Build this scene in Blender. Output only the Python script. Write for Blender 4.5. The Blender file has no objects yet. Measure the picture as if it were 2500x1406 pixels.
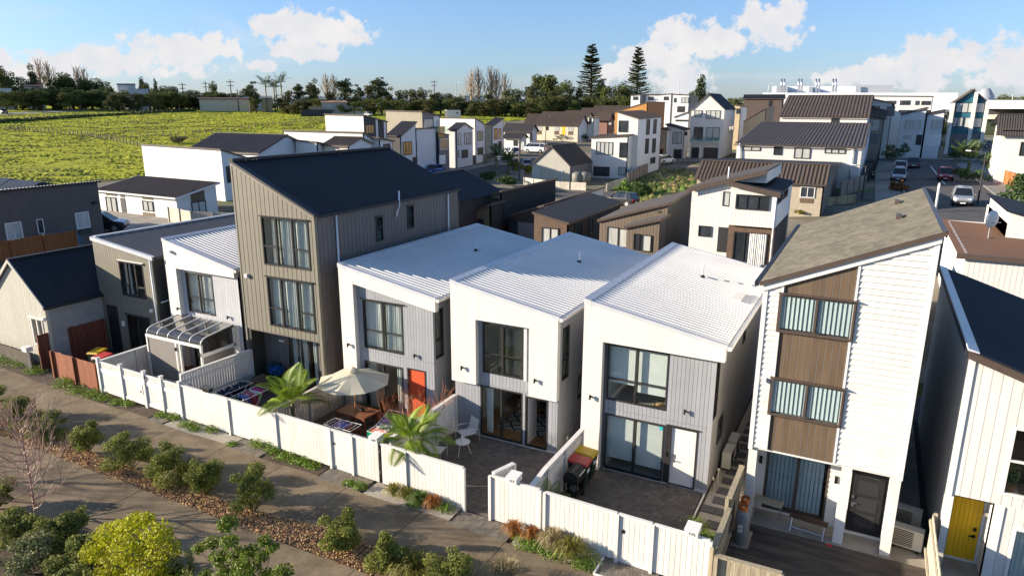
import bpy,math,random
import numpy as np
from mathutils import Vector,Matrix
R_=random.Random(7)
sc=bpy.context.scene
COL=sc.collection
RAD=math.radians
CAM_H=12.2
FPX,PITCH,YAW,ROLL=1703.7,RAD(14.589),RAD(27.3056),RAD(-0.2436)
_fw=np.array([-math.sin(YAW)*math.cos(PITCH),math.cos(YAW)*math.cos(PITCH),-math.sin(PITCH)])
_r=np.array([math.cos(YAW),math.sin(YAW),0.0]);_d=np.cross(_fw,_r)
_c,_s=math.cos(ROLL),math.sin(ROLL)
CM=np.array([_c*_r+_s*_d,-_s*_r+_c*_d,_fw])
cam=bpy.data.cameras.new('camera');cam.sensor_width=36;cam.lens=36*FPX/2500
cam.clip_start=0.1;cam.clip_end=20000
co=bpy.data.objects.new('camera',cam);COL.objects.link(co)
co.matrix_world=Matrix(((CM[0][0],-CM[1][0],-CM[2][0],0),(CM[0][1],-CM[1][1],-CM[2][1],0),(CM[0][2],-CM[1][2],-CM[2][2],CAM_H),(0,0,0,1)))
sc.camera=co
SUN=Vector((1.0,0.47,-0.305)).normalized()
sun=bpy.data.lights.new('sun','SUN');sun.energy=5.0;sun.angle=RAD(0.55);sun.color=(1.0,0.865,0.69)
so=bpy.data.objects.new('sun',sun);COL.objects.link(so);so.location=(-60,-30,60)
so.rotation_euler=SUN.to_track_quat('-Z','Y').to_euler()
sc.view_settings.view_transform='Standard';sc.view_settings.look='None'
sc.view_settings.exposure=1.25;sc.view_settings.gamma=1.0
def pdir(px,py):
 """world direction seen at a photograph pixel"""
 d=CM.T@np.array([(px-1250)/FPX,(py-703)/FPX,1.0]);return d/np.linalg.norm(d)
def build_world():
 w=bpy.data.worlds.new('World');sc.world=w;w.use_nodes=True
 nt=w.node_tree;nt.nodes.clear();N=nt.nodes.new;L=nt.links.new
 out=N('ShaderNodeOutputWorld');bg=N('ShaderNodeBackground');L(bg.outputs[0],out.inputs[0])
 sky=N('ShaderNodeTexSky');sky.sky_type='NISHITA';sky.sun_disc=False
 toward=-SUN
 sky.sun_elevation=math.asin(toward.z)
 sky.sun_rotation=math.atan2(toward.x,toward.y)
 sky.altitude=50;sky.air_density=1.0;sky.dust_density=0.35;sky.ozone_density=2.2
 bg.inputs[1].default_value=SKY_STRENGTH
 tc=N('ShaderNodeTexCoord')
 n1=N('ShaderNodeTexNoise');n1.inputs['Scale'].default_value=34;n1.inputs['Detail'].default_value=9;n1.inputs['Roughness'].default_value=0.62
 L(tc.outputs['Generated'],n1.inputs['Vector'])
 def math_(op,a,b=None,clamp=False):
  m=N('ShaderNodeMath');m.operation=op;m.use_clamp=clamp
  for i,v in enumerate((a,b)):
   if v is None:continue
   if isinstance(v,(int,float)):m.inputs[i].default_value=v
   else:L(v,m.inputs[i])
  return m.outputs[0]
 sx=N('ShaderNodeSeparateXYZ');L(tc.outputs['Generated'],sx.inputs[0])
 cb=N('ShaderNodeCombineXYZ');L(math_('ARCTAN2',sx.outputs[0],sx.outputs[1]),cb.inputs[0]);L(math_('ARCSINE',sx.outputs[2]),cb.inputs[1])
 clouds=None
 puffs=[(770,78,120,52),(690,55,70,24),(740,118,95,32),(430,130,135,46),(300,150,120,38),(530,118,60,34),(110,165,130,38),(640,160,40,14),(1690,95,100,48),(1600,140,105,38),(1880,60,90,56),(1800,105,95,40),(1650,190,105,36),(1520,178,70,32),(2300,150,130,54),(2190,185,120,44),(2450,150,115,60),(2050,185,70,24),(2720,160,180,55),(-220,165,220,50),(3050,190,150,50)]
 for(x,y,hw,hh)in puffs:
  c=pdir(x,y);az,el=math.atan2(c[0],c[1]),math.asin(c[2]);ax,ay=hw/FPX*0.98,hh/FPX*0.98
  q=N('ShaderNodeVectorMath');q.operation='MULTIPLY_ADD';L(cb.outputs[0],q.inputs[0]);q.inputs[1].default_value=(1/ax,1/ay,0);q.inputs[2].default_value=(-az/ax,-el/ay,0)
  l=N('ShaderNodeVectorMath');l.operation='LENGTH';L(q.outputs[0],l.inputs[0]);v=l.outputs['Value']
  clouds=v if clouds is None else math_('MINIMUM',clouds,v)
 clouds=math_('SUBTRACT',1.0,math_('MULTIPLY',math_('POWER',clouds,1.7),0.62),True)
 dens=math_('ADD',clouds,math_('MULTIPLY',math_('SUBTRACT',n1.outputs['Fac'],0.5),2.8))
 ramp=N('ShaderNodeMapRange');ramp.interpolation_type='SMOOTHSTEP';L(dens,ramp.inputs['Value'])
 ramp.inputs['From Min'].default_value=0.36;ramp.inputs['From Max'].default_value=0.74
 gate=N('ShaderNodeMapRange');gate.interpolation_type='SMOOTHSTEP';L(clouds,gate.inputs['Value']);gate.inputs['From Min'].default_value=0.0;gate.inputs['From Max'].default_value=0.3
 cum=math_('MULTIPLY',ramp.outputs[0],gate.outputs[0])
 mp=N('ShaderNodeMapping');mp.inputs['Scale'].default_value=(2.2,6.0,16.0);mp.inputs['Rotation'].default_value=(0.22,0.1,YAW)
 L(tc.outputs['Generated'],mp.inputs[0])
 n2=N('ShaderNodeTexNoise');n2.inputs['Scale'].default_value=1.3;n2.inputs['Detail'].default_value=7;n2.inputs['Roughness'].default_value=0.55;n2.inputs['Distortion'].default_value=0.6
 L(mp.outputs[0],n2.inputs['Vector'])
 ci=N('ShaderNodeMapRange');ci.interpolation_type='SMOOTHSTEP';L(n2.outputs['Fac'],ci.inputs['Value']);ci.inputs['From Min'].default_value=0.52;ci.inputs['From Max'].default_value=0.80;ci.inputs['To Max'].default_value=0.38
 allc=math_('MAXIMUM',cum,ci.outputs[0])
 n3=N('ShaderNodeTexNoise');n3.inputs['Scale'].default_value=22;n3.inputs['Detail'].default_value=6;L(tc.outputs['Generated'],n3.inputs['Vector'])
 cc=N('ShaderNodeMix');cc.data_type='RGBA';L(n3.outputs['Fac'],cc.inputs['Factor'])
 k=CLOUD_K
 cc.inputs[6].default_value=(0.66*k,0.73*k,0.86*k,1);cc.inputs[7].default_value=(1.12*k,1.05*k,0.98*k,1)
 er=N('ShaderNodeValToRGB');L(sx.outputs[2],er.inputs[0]);e=er.color_ramp.elements
 e[0].position=0.0;e[0].color=SKY_LOW;e[1].position=0.42;e[1].color=SKY_HIGH;em=e.new(0.07);em.color=SKY_MID
 tint=N('ShaderNodeMix');tint.data_type='RGBA';tint.blend_type='MULTIPLY';tint.inputs['Factor'].default_value=1.0
 L(sky.outputs[0],tint.inputs[6]);L(er.outputs[0],tint.inputs[7])
 mx=N('ShaderNodeMix');mx.data_type='RGBA';L(allc,mx.inputs['Factor']);L(tint.outputs[2],mx.inputs[6]);L(cc.outputs[2],mx.inputs[7])
 L(mx.outputs[2],bg.inputs[0])
SKY_STRENGTH=0.100;CLOUD_K=3.9;SKY_LOW=(0.44,0.52,0.86,1);SKY_MID=(0.50,0.60,0.86,1);SKY_HIGH=(0.80,0.88,1.0,1)
build_world()
TP=[(-20,10,0),(0,10,0),(20,12,0),(-45,12,0),(-20,25,0),(0,25,0),(18,28,0.2),(-38,24,0.0),(-20,40,0),(0,42,0.5),(-53,33,1.0),(-57,40,1.3),(-50,38,.8),(-75,20,0.8),(-40,45,0.2),(-60,48,0.8),(-72,50,1.2),(-28,66,0.1),(-28,84,0.3),(-8,54,0.9),(6,60,2.0),(8,76,3.1),(25,70,3.1),(8,98,3.5),(5,130,3.5),(25,140,3.6),(10,170,3.2),(30,175,3.2),(60,120,4),(-10,95,2.6),(-25,110,1.5),(-40,105,0.9),(-35,147,1.7),(-10,150,3.2),(-65,100,0.4),(-68,115,0.9),(-66,130,2.0),(-78,150,3.0),(-80,180,4.2),(-30,200,4.0),(0,260,5),(60,260,5.0),(-100,75,1.7),(-110,50,1.9),(-140,100,3.0),(-160,103,3.6),(-120,140,3.3),(-100,160,4.2),(-200,130,6.8),(-160,170,6.8),(-171,198,9.6),(-226,161,10.2),(-130,220,8.6),(-80,250,7.5),(-150,330,9.5),(-120,400,10),(-300,300,10.5),(-300,130,10.5),(-260,90,9.5),(-400,200,11.6),(-500,300,12.3),(-200,60,6.5),(-150,30,4),(0,420,8),(120,420,7.5),(120,250,5),(-40,320,7),(60,30,1.5),(60,-20,1),(-60,-20,.4),(0,-30,0),(-200,500,10.6),(-500,600,11),(200,700,9),(-900,900,11),(300,1500,10),(-800,2500,10),(-2500,1200,11),(1500,500,8),(700,300,7),(-1200,300,12),(-700,-300,5),(500,-300,2)]
_TP=np.array(TP,float)
_tr=np.hypot(_TP[:,0],_TP[:,1])
def terr(x,y):
 x=np.asarray(x,float);y=np.asarray(y,float)
 d2=(x[...,None]-_TP[:,0])**2+(y[...,None]-_TP[:,1])**2
 s2=(0.10*_tr+5.0)**2
 w=np.exp(-np.minimum(d2/(2*s2),60))+1e-9/(d2/s2+1)**2
 z=(w*_TP[:,2]).sum(-1)/w.sum(-1)
 k=np.clip((y-33)/10,0,1);k=np.maximum(k,np.clip((-x-46)/14,0,1));k=k*k*(3-2*k)
 return z*k
def tz(x,y):return float(terr(x,y))
def gp(px,py,dz=0.0):
 """ground point of the terrain seen at a photograph pixel"""
 d=pdir(px,py);t=np.arange(6,700,0.5)
 P=d[None,:]*t[:,None];h=P[:,2]+CAM_H-terr(P[:,0],P[:,1])-dz
 i=np.argmax(h<0)
 if h[i]>=0:i=len(t)-1
 q=P[i];return Vector((q[0],q[1],q[2]+CAM_H))
def gz(px,py,z=0.0):
 d=pdir(px,py);s=(z-CAM_H)/d[2];return Vector((d[0]*s,d[1]*s,z))
def pY(px,py,Y):
 d=pdir(px,py);s=Y/d[1];return Vector((d[0]*s,Y,CAM_H+d[2]*s))
def pX(px,py,X):
 d=pdir(px,py);s=X/d[0];return Vector((X,d[1]*s,CAM_H+d[2]*s))
def pr(px,py,r):
 """point at horizontal distance r along a pixel's direction"""
 d=pdir(px,py);s=r/math.hypot(d[0],d[1]);return Vector((d[0]*s,d[1]*s,CAM_H+d[2]*s))
MATS={}
def newmat(name):
 m=bpy.data.materials.new(name);m.use_nodes=True;nt=m.node_tree
 return m,nt,nt.nodes.new,nt.links.new,nt.nodes['Principled BSDF'],nt.nodes['Material Output']
def mat(name,col,rough=0.6,var=0.10,scale=2.5,bump=0.0,bscale=60.0,metal=0.0,spec=0.4,orand=0.05,col2=None,detail=6,coat=0.0,stretch=None,lo=0.35,hi=0.65,island=0.0,trans=0.0):
 if name in MATS:return MATS[name]
 m,nt,N,L,b,out=newmat(name)
 b.inputs['Roughness'].default_value=rough;b.inputs['Metallic'].default_value=metal;b.inputs['Specular IOR Level'].default_value=spec
 if coat:b.inputs['Coat Weight'].default_value=coat;b.inputs['Coat Roughness'].default_value=0.08
 tc=N('ShaderNodeTexCoord');vec=tc.outputs['Object']
 if stretch:
  mp=N('ShaderNodeMapping');mp.inputs['Scale'].default_value=stretch;L(vec,mp.inputs[0]);vec=mp.outputs[0]
 n=N('ShaderNodeTexNoise');n.inputs['Scale'].default_value=scale;n.inputs['Detail'].default_value=detail;n.inputs['Roughness'].default_value=0.6;L(vec,n.inputs['Vector'])
 mr=N('ShaderNodeMapRange');L(n.outputs['Fac'],mr.inputs['Value']);mr.inputs['From Min'].default_value=lo;mr.inputs['From Max'].default_value=hi
 mx=N('ShaderNodeMix');mx.data_type='RGBA';L(mr.outputs[0],mx.inputs['Factor'])
 c=np.array(col)
 a=tuple(np.clip(c*(1-var),0,1))+(1,);z=tuple(np.clip(np.array(col2)if col2 else c*(1+var),0,1))+(1,)
 mx.inputs[6].default_value=a;mx.inputs[7].default_value=z
 colout=mx.outputs[2]
 if orand or island:
  hv=N('ShaderNodeHueSaturation');L(colout,hv.inputs['Color'])
  if island:
   g=N('ShaderNodeNewGeometry');src=g.outputs['Random Per Island'];amt=island
  else:
   oi=N('ShaderNodeObjectInfo');src=oi.outputs['Random'];amt=orand
  r=N('ShaderNodeMapRange');L(src,r.inputs['Value']);r.inputs['To Min'].default_value=1-amt;r.inputs['To Max'].default_value=1+amt
  L(r.outputs[0],hv.inputs['Value'])
  if island:
   r2=N('ShaderNodeMapRange');L(src,r2.inputs['Value']);r2.inputs['To Min'].default_value=0.5-0.03*island*2;r2.inputs['To Max'].default_value=0.5+0.03*island*2;L(r2.outputs[0],hv.inputs['Hue'])
  colout=hv.outputs[0]
 L(colout,b.inputs['Base Color'])
 if bump:
  n2=N('ShaderNodeTexNoise');n2.inputs['Scale'].default_value=bscale;n2.inputs['Detail'].default_value=4;L(vec,n2.inputs['Vector'])
  bp=N('ShaderNodeBump');bp.inputs['Strength'].default_value=bump;bp.inputs['Distance'].default_value=0.02;L(n2.outputs['Fac'],bp.inputs['Height']);L(bp.outputs[0],b.inputs['Normal'])
 if trans:
  t=N('ShaderNodeBsdfTranslucent');L(colout,t.inputs['Color']);ms=N('ShaderNodeMixShader');ms.inputs[0].default_value=trans
  L(b.outputs[0],ms.inputs[1]);L(t.outputs[0],ms.inputs[2]);L(ms.outputs[0],out.inputs[0])
 MATS[name]=m;return m
def glassmat(name,tint=(0.86,0.9,0.9),refl=1.0,rough=0.01,body=None,bodyf=0.0):
 if name in MATS:return MATS[name]
 m,nt,N,L,b,out=newmat(name);nt.nodes.remove(b)
 t=N('ShaderNodeBsdfTransparent');t.inputs[0].default_value=tint+(1,)
 base=t.outputs[0]
 if body:
  d=N('ShaderNodeBsdfDiffuse');d.inputs[0].default_value=body+(1,);m0=N('ShaderNodeMixShader');m0.inputs[0].default_value=bodyf;L(base,m0.inputs[1]);L(d.outputs[0],m0.inputs[2]);base=m0.outputs[0]
 g=N('ShaderNodeBsdfGlossy');g.inputs['Roughness'].default_value=rough
 f=N('ShaderNodeLayerWeight');pw=N('ShaderNodeMath');pw.operation='POWER';L(f.outputs['Facing'],pw.inputs[0]);pw.inputs[1].default_value=4.0
 mu=N('ShaderNodeMath');mu.operation='MULTIPLY_ADD';L(pw.outputs[0],mu.inputs[0]);mu.inputs[1].default_value=0.9*refl;mu.inputs[2].default_value=0.045*refl;mu.use_clamp=True
 ms=N('ShaderNodeMixShader');L(mu.outputs[0],ms.inputs[0]);L(base,ms.inputs[1]);L(g.outputs[0],ms.inputs[2]);L(ms.outputs[0],out.inputs[0])
 MATS[name]=m;return m
def brickmat(name,c1,c2,mortar,size=(0.23,0.076),axis='xz',rough=0.8):
 if name in MATS:return MATS[name]
 m,nt,N,L,b,out=newmat(name);b.inputs['Roughness'].default_value=rough;b.inputs['Specular IOR Level'].default_value=0.25
 tc=N('ShaderNodeTexCoord');sx=N('ShaderNodeSeparateXYZ');L(tc.outputs['Object'],sx.inputs[0])
 ad=N('ShaderNodeMath');ad.operation='ADD';L(sx.outputs[0],ad.inputs[0]);L(sx.outputs[1],ad.inputs[1])
 cb=N('ShaderNodeCombineXYZ');L(ad.outputs[0],cb.inputs[0]);L(sx.outputs[2],cb.inputs[1])
 t=N('ShaderNodeTexBrick');L(cb.outputs[0],t.inputs['Vector']);t.inputs['Scale'].default_value=1
 t.inputs['Brick Width'].default_value=size[0];t.inputs['Row Height'].default_value=size[1];t.inputs['Mortar Size'].default_value=0.008;t.inputs['Mortar Smooth'].default_value=0.1
 t.inputs['Color1'].default_value=c1+(1,);t.inputs['Color2'].default_value=c2+(1,);t.inputs['Mortar'].default_value=mortar+(1,);t.inputs['Bias'].default_value=-0.1
 n=N('ShaderNodeTexNoise');n.inputs['Scale'].default_value=6;L(tc.outputs['Object'],n.inputs['Vector'])
 hv=N('ShaderNodeHueSaturation');L(t.outputs['Color'],hv.inputs['Color'])
 r=N('ShaderNodeMapRange');L(n.outputs['Fac'],r.inputs['Value']);r.inputs['To Min'].default_value=0.75;r.inputs['To Max'].default_value=1.25;L(r.outputs[0],hv.inputs['Value'])
 L(hv.outputs[0],b.inputs['Base Color'])
 bp=N('ShaderNodeBump');bp.inputs['Strength'].default_value=0.7;bp.inputs['Distance'].default_value=0.012;iv=N('ShaderNodeMath');iv.operation='SUBTRACT';iv.inputs[0].default_value=1;L(t.outputs['Fac'],iv.inputs[1]);L(iv.outputs[0],bp.inputs['Height']);L(bp.outputs[0],b.inputs['Normal'])
 MATS[name]=m;return m
OFF={}
def _finish(o,parent,smooth):
 COL.objects.link(o)
 if parent is not None:o.parent=parent
 return o
def fast_mesh(name,V,F,smooth=False,mats=()):
 V=np.asarray(V,np.float32);F=np.asarray(F,np.int32);n,k=F.shape
 me=bpy.data.meshes.new(name);me.vertices.add(len(V));me.vertices.foreach_set('co',V.ravel())
 me.loops.add(n*k);me.loops.foreach_set('vertex_index',F.ravel());me.polygons.add(n)
 me.polygons.foreach_set('loop_start',np.arange(0,n*k,k,dtype=np.int32))
 me.polygons.foreach_set('use_smooth',np.full(n,smooth));me.update(calc_edges=True)
 for m in mats:me.materials.append(m)
 return me
def put(name,me,parent=None,loc=None,rz=0.0):
 o=bpy.data.objects.new(name,me);COL.objects.link(o)
 if parent is not None:o.parent=parent;OFF[o]=OFF.get(parent,Vector((0,0,0)))
 if loc is not None:o.location=loc
 if rz:o.rotation_euler=(0,0,rz)
 return o
def tag(o,label=None,cat=None,group=None,kind=None):
 if label:o['label']=label
 if cat:o['category']=cat
 if group:o['group']=group
 if kind:o['kind']=kind
 return o
def thing(name,label,cat,loc=(0,0,0),rz=0.0,group=None,world=True,sc_=1.0):
 """an Empty at the thing's base that parents its parts; world=True: parts are given in world coordinates"""
 o=bpy.data.objects.new(name,None);COL.objects.link(o);o.location=loc;o.rotation_euler=(0,0,rz);o.empty_display_size=0.2
 if sc_!=1.0:o.scale=(sc_,sc_,sc_)
 OFF[o]=Vector(loc)if world else Vector((0,0,0))
 return tag(o,label,cat,group)
def copy_tree(o,loc,rz=0.0,label=None,parent=None,sc_=None):
 c=o.copy();COL.objects.link(c);c.parent=parent
 if parent is None:
  c.location=loc;c.rotation_euler=(0,0,rz)
  if sc_:c.scale=(sc_,sc_,sc_)
  if label:c['label']=label
 for ch in o.children:copy_tree(ch,None,parent=c)
 return c
class MB:
 def __init__(s):s.v=[];s.f=[];s.sm=False
 def poly(s,pts):n=len(s.v);s.v+=[tuple(p)for p in pts];s.f.append(tuple(range(n,n+len(pts))));return s
 def loft(s,A,B,caps=True):
  """two matching closed outlines -> solid"""
  n=len(s.v);k=len(A);s.v+=[tuple(p)for p in A]+[tuple(p)for p in B]
  for i in range(k):j=(i+1)%k;s.f.append((n+i,n+j,n+k+j,n+k+i))
  if caps:s.f.append(tuple(range(n+k-1,n-1,-1)));s.f.append(tuple(range(n+k,n+2*k)))
  return s
 def box(s,x0,x1,y0,y1,z0,z1):
  return s.loft([(x0,y0,z0),(x1,y0,z0),(x1,y1,z0),(x0,y1,z0)],[(x0,y0,z1),(x1,y0,z1),(x1,y1,z1),(x0,y1,z1)])
 def obox(s,c,sx,sy,sz,rz=0.0,ry=0.0,rx=0.0):
  M=Matrix.Translation(c)@Matrix.Rotation(rz,4,'Z')@Matrix.Rotation(ry,4,'Y')@Matrix.Rotation(rx,4,'X')
  q=[M@Vector((a*sx/2,b*sy/2,-sz/2))for a,b in((-1,-1),(1,-1),(1,1),(-1,1))]
  t=[M@Vector((a*sx/2,b*sy/2,sz/2))for a,b in((-1,-1),(1,-1),(1,1),(-1,1))]
  return s.loft(q,t)
 def bar(s,a,b,w,h=None,up=(0,0,1)):
  a=Vector(a);b=Vector(b);h=h or w;d=(b-a).normalized();u=Vector(up)
  if abs(d.dot(u))>0.98:u=Vector((0,1,0))
  x=d.cross(u).normalized()*w/2;y=x.cross(d).normalized()*h/2
  return s.loft([a-x-y,a+x-y,a+x+y,a-x+y],[b-x-y,b+x-y,b+x+y,b-x+y])
 def tube(s,pts,r,n=8,caps=True):
  pts=[Vector(p)for p in pts];rs=r if isinstance(r,(list,tuple))else[r]*len(pts);rings=[]
  for i,p in enumerate(pts):
   d=(pts[min(i+1,len(pts)-1)]-pts[max(i-1,0)]).normalized();u=Vector((0,0,1))if abs(d.z)<0.95 else Vector((1,0,0))
   x=d.cross(u).normalized();y=x.cross(d).normalized();k0=len(s.v)
   for k in range(n):a=2*math.pi*k/n;s.v.append(tuple(p+(x*math.cos(a)+y*math.sin(a))*rs[i]))
   rings.append(k0)
  for i in range(len(pts)-1):
   for k in range(n):j=(k+1)%n;s.f.append((rings[i]+k,rings[i]+j,rings[i+1]+j,rings[i+1]+k))
  if caps:s.f.append(tuple(rings[0]+k for k in range(n-1,-1,-1)));s.f.append(tuple(rings[-1]+k for k in range(n)))
  return s
 def lathe(s,prof,c=(0,0,0),n=16,caps=True):
  rings=[]
  for(r,z)in prof:
   rings.append(len(s.v))
   for k in range(n):a=2*math.pi*k/n;s.v.append((c[0]+r*math.cos(a),c[1]+r*math.sin(a),c[2]+z))
  for i in range(len(prof)-1):
   for k in range(n):j=(k+1)%n;s.f.append((rings[i]+k,rings[i]+j,rings[i+1]+j,rings[i+1]+k))
  if caps:s.f.append(tuple(rings[0]+k for k in range(n-1,-1,-1)));s.f.append(tuple(rings[-1]+k for k in range(n)))
  return s
 def ball(s,c,rx,ry=None,rz=None,n=10,m=6):
  ry=ry or rx;rz=rz or rx;pr_=[(math.sin(math.pi*i/m),-math.cos(math.pi*i/m))for i in range(m+1)]
  rings=[]
  for(r,z)in pr_:
   rings.append(len(s.v))
   for k in range(n):a=2*math.pi*k/n;s.v.append((c[0]+rx*r*math.cos(a),c[1]+ry*r*math.sin(a),c[2]+rz*z))
  for i in range(m):
   for k in range(n):j=(k+1)%n;s.f.append((rings[i]+k,rings[i]+j,rings[i+1]+j,rings[i+1]+k))
  return s
 def build(s,name,m,parent=None,smooth=False,label=None):
  off=OFF.get(parent,Vector((0,0,0)))if parent is not None else Vector((0,0,0))
  v=[(p[0]-off[0],p[1]-off[1],p[2]-off[2])for p in s.v]if off.length_squared else s.v
  me=bpy.data.meshes.new(name);me.from_pydata(v,[],s.f)
  if smooth:me.polygons.foreach_set('use_smooth',[True]*len(me.polygons))
  me.materials.append(m);o=put(name,me,parent)
  if label:o['label']=label
  return o
def clip(poly,a,b,c):
 """keep a*u+b*z<=c"""
 out=[];n=len(poly)
 for i in range(n):
  p,q=poly[i],poly[(i+1)%n];dp=a*p[0]+b*p[1]-c;dq=a*q[0]+b*q[1]-c
  if dp<=1e-7:out.append(p)
  if(dp<-1e-7 and dq>1e-7)or(dp>1e-7 and dq<-1e-7):t=dp/(dp-dq);out.append((p[0]+(q[0]-p[0])*t,p[1]+(q[1]-p[1])*t))
 return out if len(out)>2 else[]
def parea(p):return abs(sum(p[i][0]*p[(i+1)%len(p)][1]-p[(i+1)%len(p)][0]*p[i][1]for i in range(len(p))))/2
def cut(polys,r):
 """subtract rectangle (u0,u1,z0,z1) from convex pieces"""
 u0,u1,z0,z1=r;out=[]
 for p in polys:
  if max(q[0]for q in p)<=u0 or min(q[0]for q in p)>=u1 or max(q[1]for q in p)<=z0 or min(q[1]for q in p)>=z1:out.append(p);continue
  l=clip(p,1,0,u0);r_=clip(p,-1,0,-u1);m=clip(clip(p,-1,0,-u0)or[(0,0)],1,0,u1)if clip(p,-1,0,-u0)else[]
  for q in(l,r_):
   if q:out.append(q)
  if m:
   for q in(clip(m,0,1,z0),clip(m,0,-1,-z1)):
    if q:out.append(q)
 return[p for p in out if parea(p)>1e-5]
class Wall:
 def __init__(s,O,U,N):s.O=Vector(O);s.U=Vector(U);s.N=Vector(N)
 def P(s,u,z,d=0.0):return s.O+s.U*u+s.N*d+Vector((0,0,z))
def front(Y):return Wall((0,Y,0),(1,0,0),(0,-1,0))
def rightw(X):return Wall((X,0,0),(0,1,0),(1,0,0))
def leftw(X):return Wall((X,0,0),(0,1,0),(-1,0,0))
def panel(parent,w,polys,holes,m,d0,d1,name='wall'):
 if polys and not isinstance(polys[0][0],(tuple,list)):polys=[polys]
 for h in holes:polys=cut(polys,h)
 mb=MB()
 for p in polys:mb.loft([w.P(u,z,d0)for u,z in p],[w.P(u,z,d1)for u,z in p])
 return mb.build(name,m,parent)
def boards(parent,w,polys,holes,m,pitch,gap=0.012,d0=0.0,d1=0.02,mode='v',name='board',lap=0.0,start=None,join=False):
 if polys and not isinstance(polys[0][0],(tuple,list)):polys=[polys]
 for h in holes:polys=cut(polys,h)
 ax=0 if mode=='v' else 1
 lo=min(q[ax]for p in polys for q in p);hi=max(q[ax]for p in polys for q in p)
 a=lo if start is None else start
 out=[];big=MB()
 while a<hi-1e-4:
  b=a+pitch;comps=[]
  for p in polys:
   s0,s1=a+gap/2,b-gap/2
   q=clip(p,-1,0,-s0)if mode=='v' else clip(p,0,-1,-s0)
   if q:q=clip(q,1,0,s1)if mode=='v' else clip(q,0,1,s1)
   if not q or parea(q)<2e-4:continue
   bb=(min(i[0]for i in q)-1e-4,max(i[0]for i in q)+1e-4,min(i[1]for i in q)-1e-4,max(i[1]for i in q)+1e-4)
   hit=[c for c in comps if any(bb[0]<=o[0][1]and o[0][0]<=bb[1]and bb[2]<=o[0][3]and o[0][2]<=bb[3]for o in c)]
   new=[(bb,q)]
   for c in hit:new+=c;comps.remove(c)
   comps.append(new)
  for c in comps:
   mb=big if join else MB()
   for bb,q in c:
    if lap:dd=[d1+lap*(1-(z-a)/pitch)for u,z in q]
    else:dd=[d1]*len(q)
    mb.loft([w.P(u,z,d0)for u,z in q],[w.P(u,z,dd[i])for i,(u,z)in enumerate(q)])
   if not join:out.append(mb.build(name,m,parent))
  a=b
 if join and big.f:o=big.build(name+'s',m,parent);o['kind']='stuff';out.append(o)
 return out
def rect(u0,u1,z0,z1):return[(u0,z0),(u1,z0),(u1,z1),(u0,z1)]
def frame_box(mb,w,u0,u1,z0,z1,t,d0,d1):
 for(a,b,c,d)in((u0,u1,z0,z0+t),(u0,u1,z1-t,z1),(u0,u0+t,z0+t,z1-t),(u1-t,u1,z0+t,z1-t)):
  mb.loft([w.P(u,z,d0)for u,z in rect(a,b,c,d)],[w.P(u,z,d1)for u,z in rect(a,b,c,d)])
def slab(mb,w,u0,u1,z0,z1,d0,d1):
 mb.loft([w.P(u,z,d0)for u,z in rect(u0,u1,z0,z1)],[w.P(u,z,d1)for u,z in rect(u0,u1,z0,z1)]);return mb
def window(parent,w,u0,u1,z0,z1,fm,gm,mull=(),trans=(),t=0.05,d=0.03,depth=0.08,name='window',head=None,gaps=None):
 """frame (part) with its panes as sub-parts; mull: u positions; trans: (column, z)"""
 mb=MB();frame_box(mb,w,u0,u1,z0,z1,t,d-depth,d)
 us=[u0]+list(mull)+[u1]
 for q in mull:slab(mb,w,q-t*0.6,q+t*0.6,z0+t,z1-t,d-depth,d+0.004)
 for(c,zz)in trans:slab(mb,w,us[c]+t,us[c+1]-t*0.6,zz-t*0.4,zz+t*0.4,d-depth,d-0.004)
 if head:slab(mb,w,u0-head,u1+head,z1,z1+0.03,d-depth,d+0.07)
 o=mb.build(name,fm,parent)
 for c in range(len(us)-1):
  zs=[z0]+[zz for(cc,zz)in trans if cc==c]+[z1]
  for k in range(len(zs)-1):
   slab(MB(),w,us[c]+t*0.6,us[c+1]-t*0.6,zs[k]+t*0.4,zs[k+1]-t*0.4,d-depth*0.6,d-depth*0.6+0.006).build('pane',gm,o)
 return o
def drape(parent,w,u0,u1,z0,z1,d,m,waves=8,amp=0.03,name='curtain',gather=0.0,seed=0):
 """hanging cloth with folds; gather pulls the hem together"""
 r=random.Random(seed);n=max(12,waves*6);V=[];F=[];rows=6
 ph=r.random()*6;w2=r.uniform(0.3,0.6)
 for j in range(rows+1):
  t=j/rows;z=z1+(z0-z1)*t;um=(u0+u1)/2;g=1-gather*t*t
  for i in range(n+1):
   s=i/n;u=um+(u0+(u1-u0)*s-um)*g
   a=amp*(0.6+0.5*t)*(math.sin(s*waves*2*math.pi+ph+0.3*math.sin(4*t))+w2*math.sin(s*waves*4.7+ph*2))
   V.append(w.P(u,z,d+a)-OFF.get(parent,Vector((0,0,0))))
 for j in range(rows):
  for i in range(n):k=j*(n+1)+i;F.append((k,k+1,k+n+2,k+n+1))
 me=fast_mesh(name,[tuple(v)for v in V],F,True,[m]);return put(name,me,parent)
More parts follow.
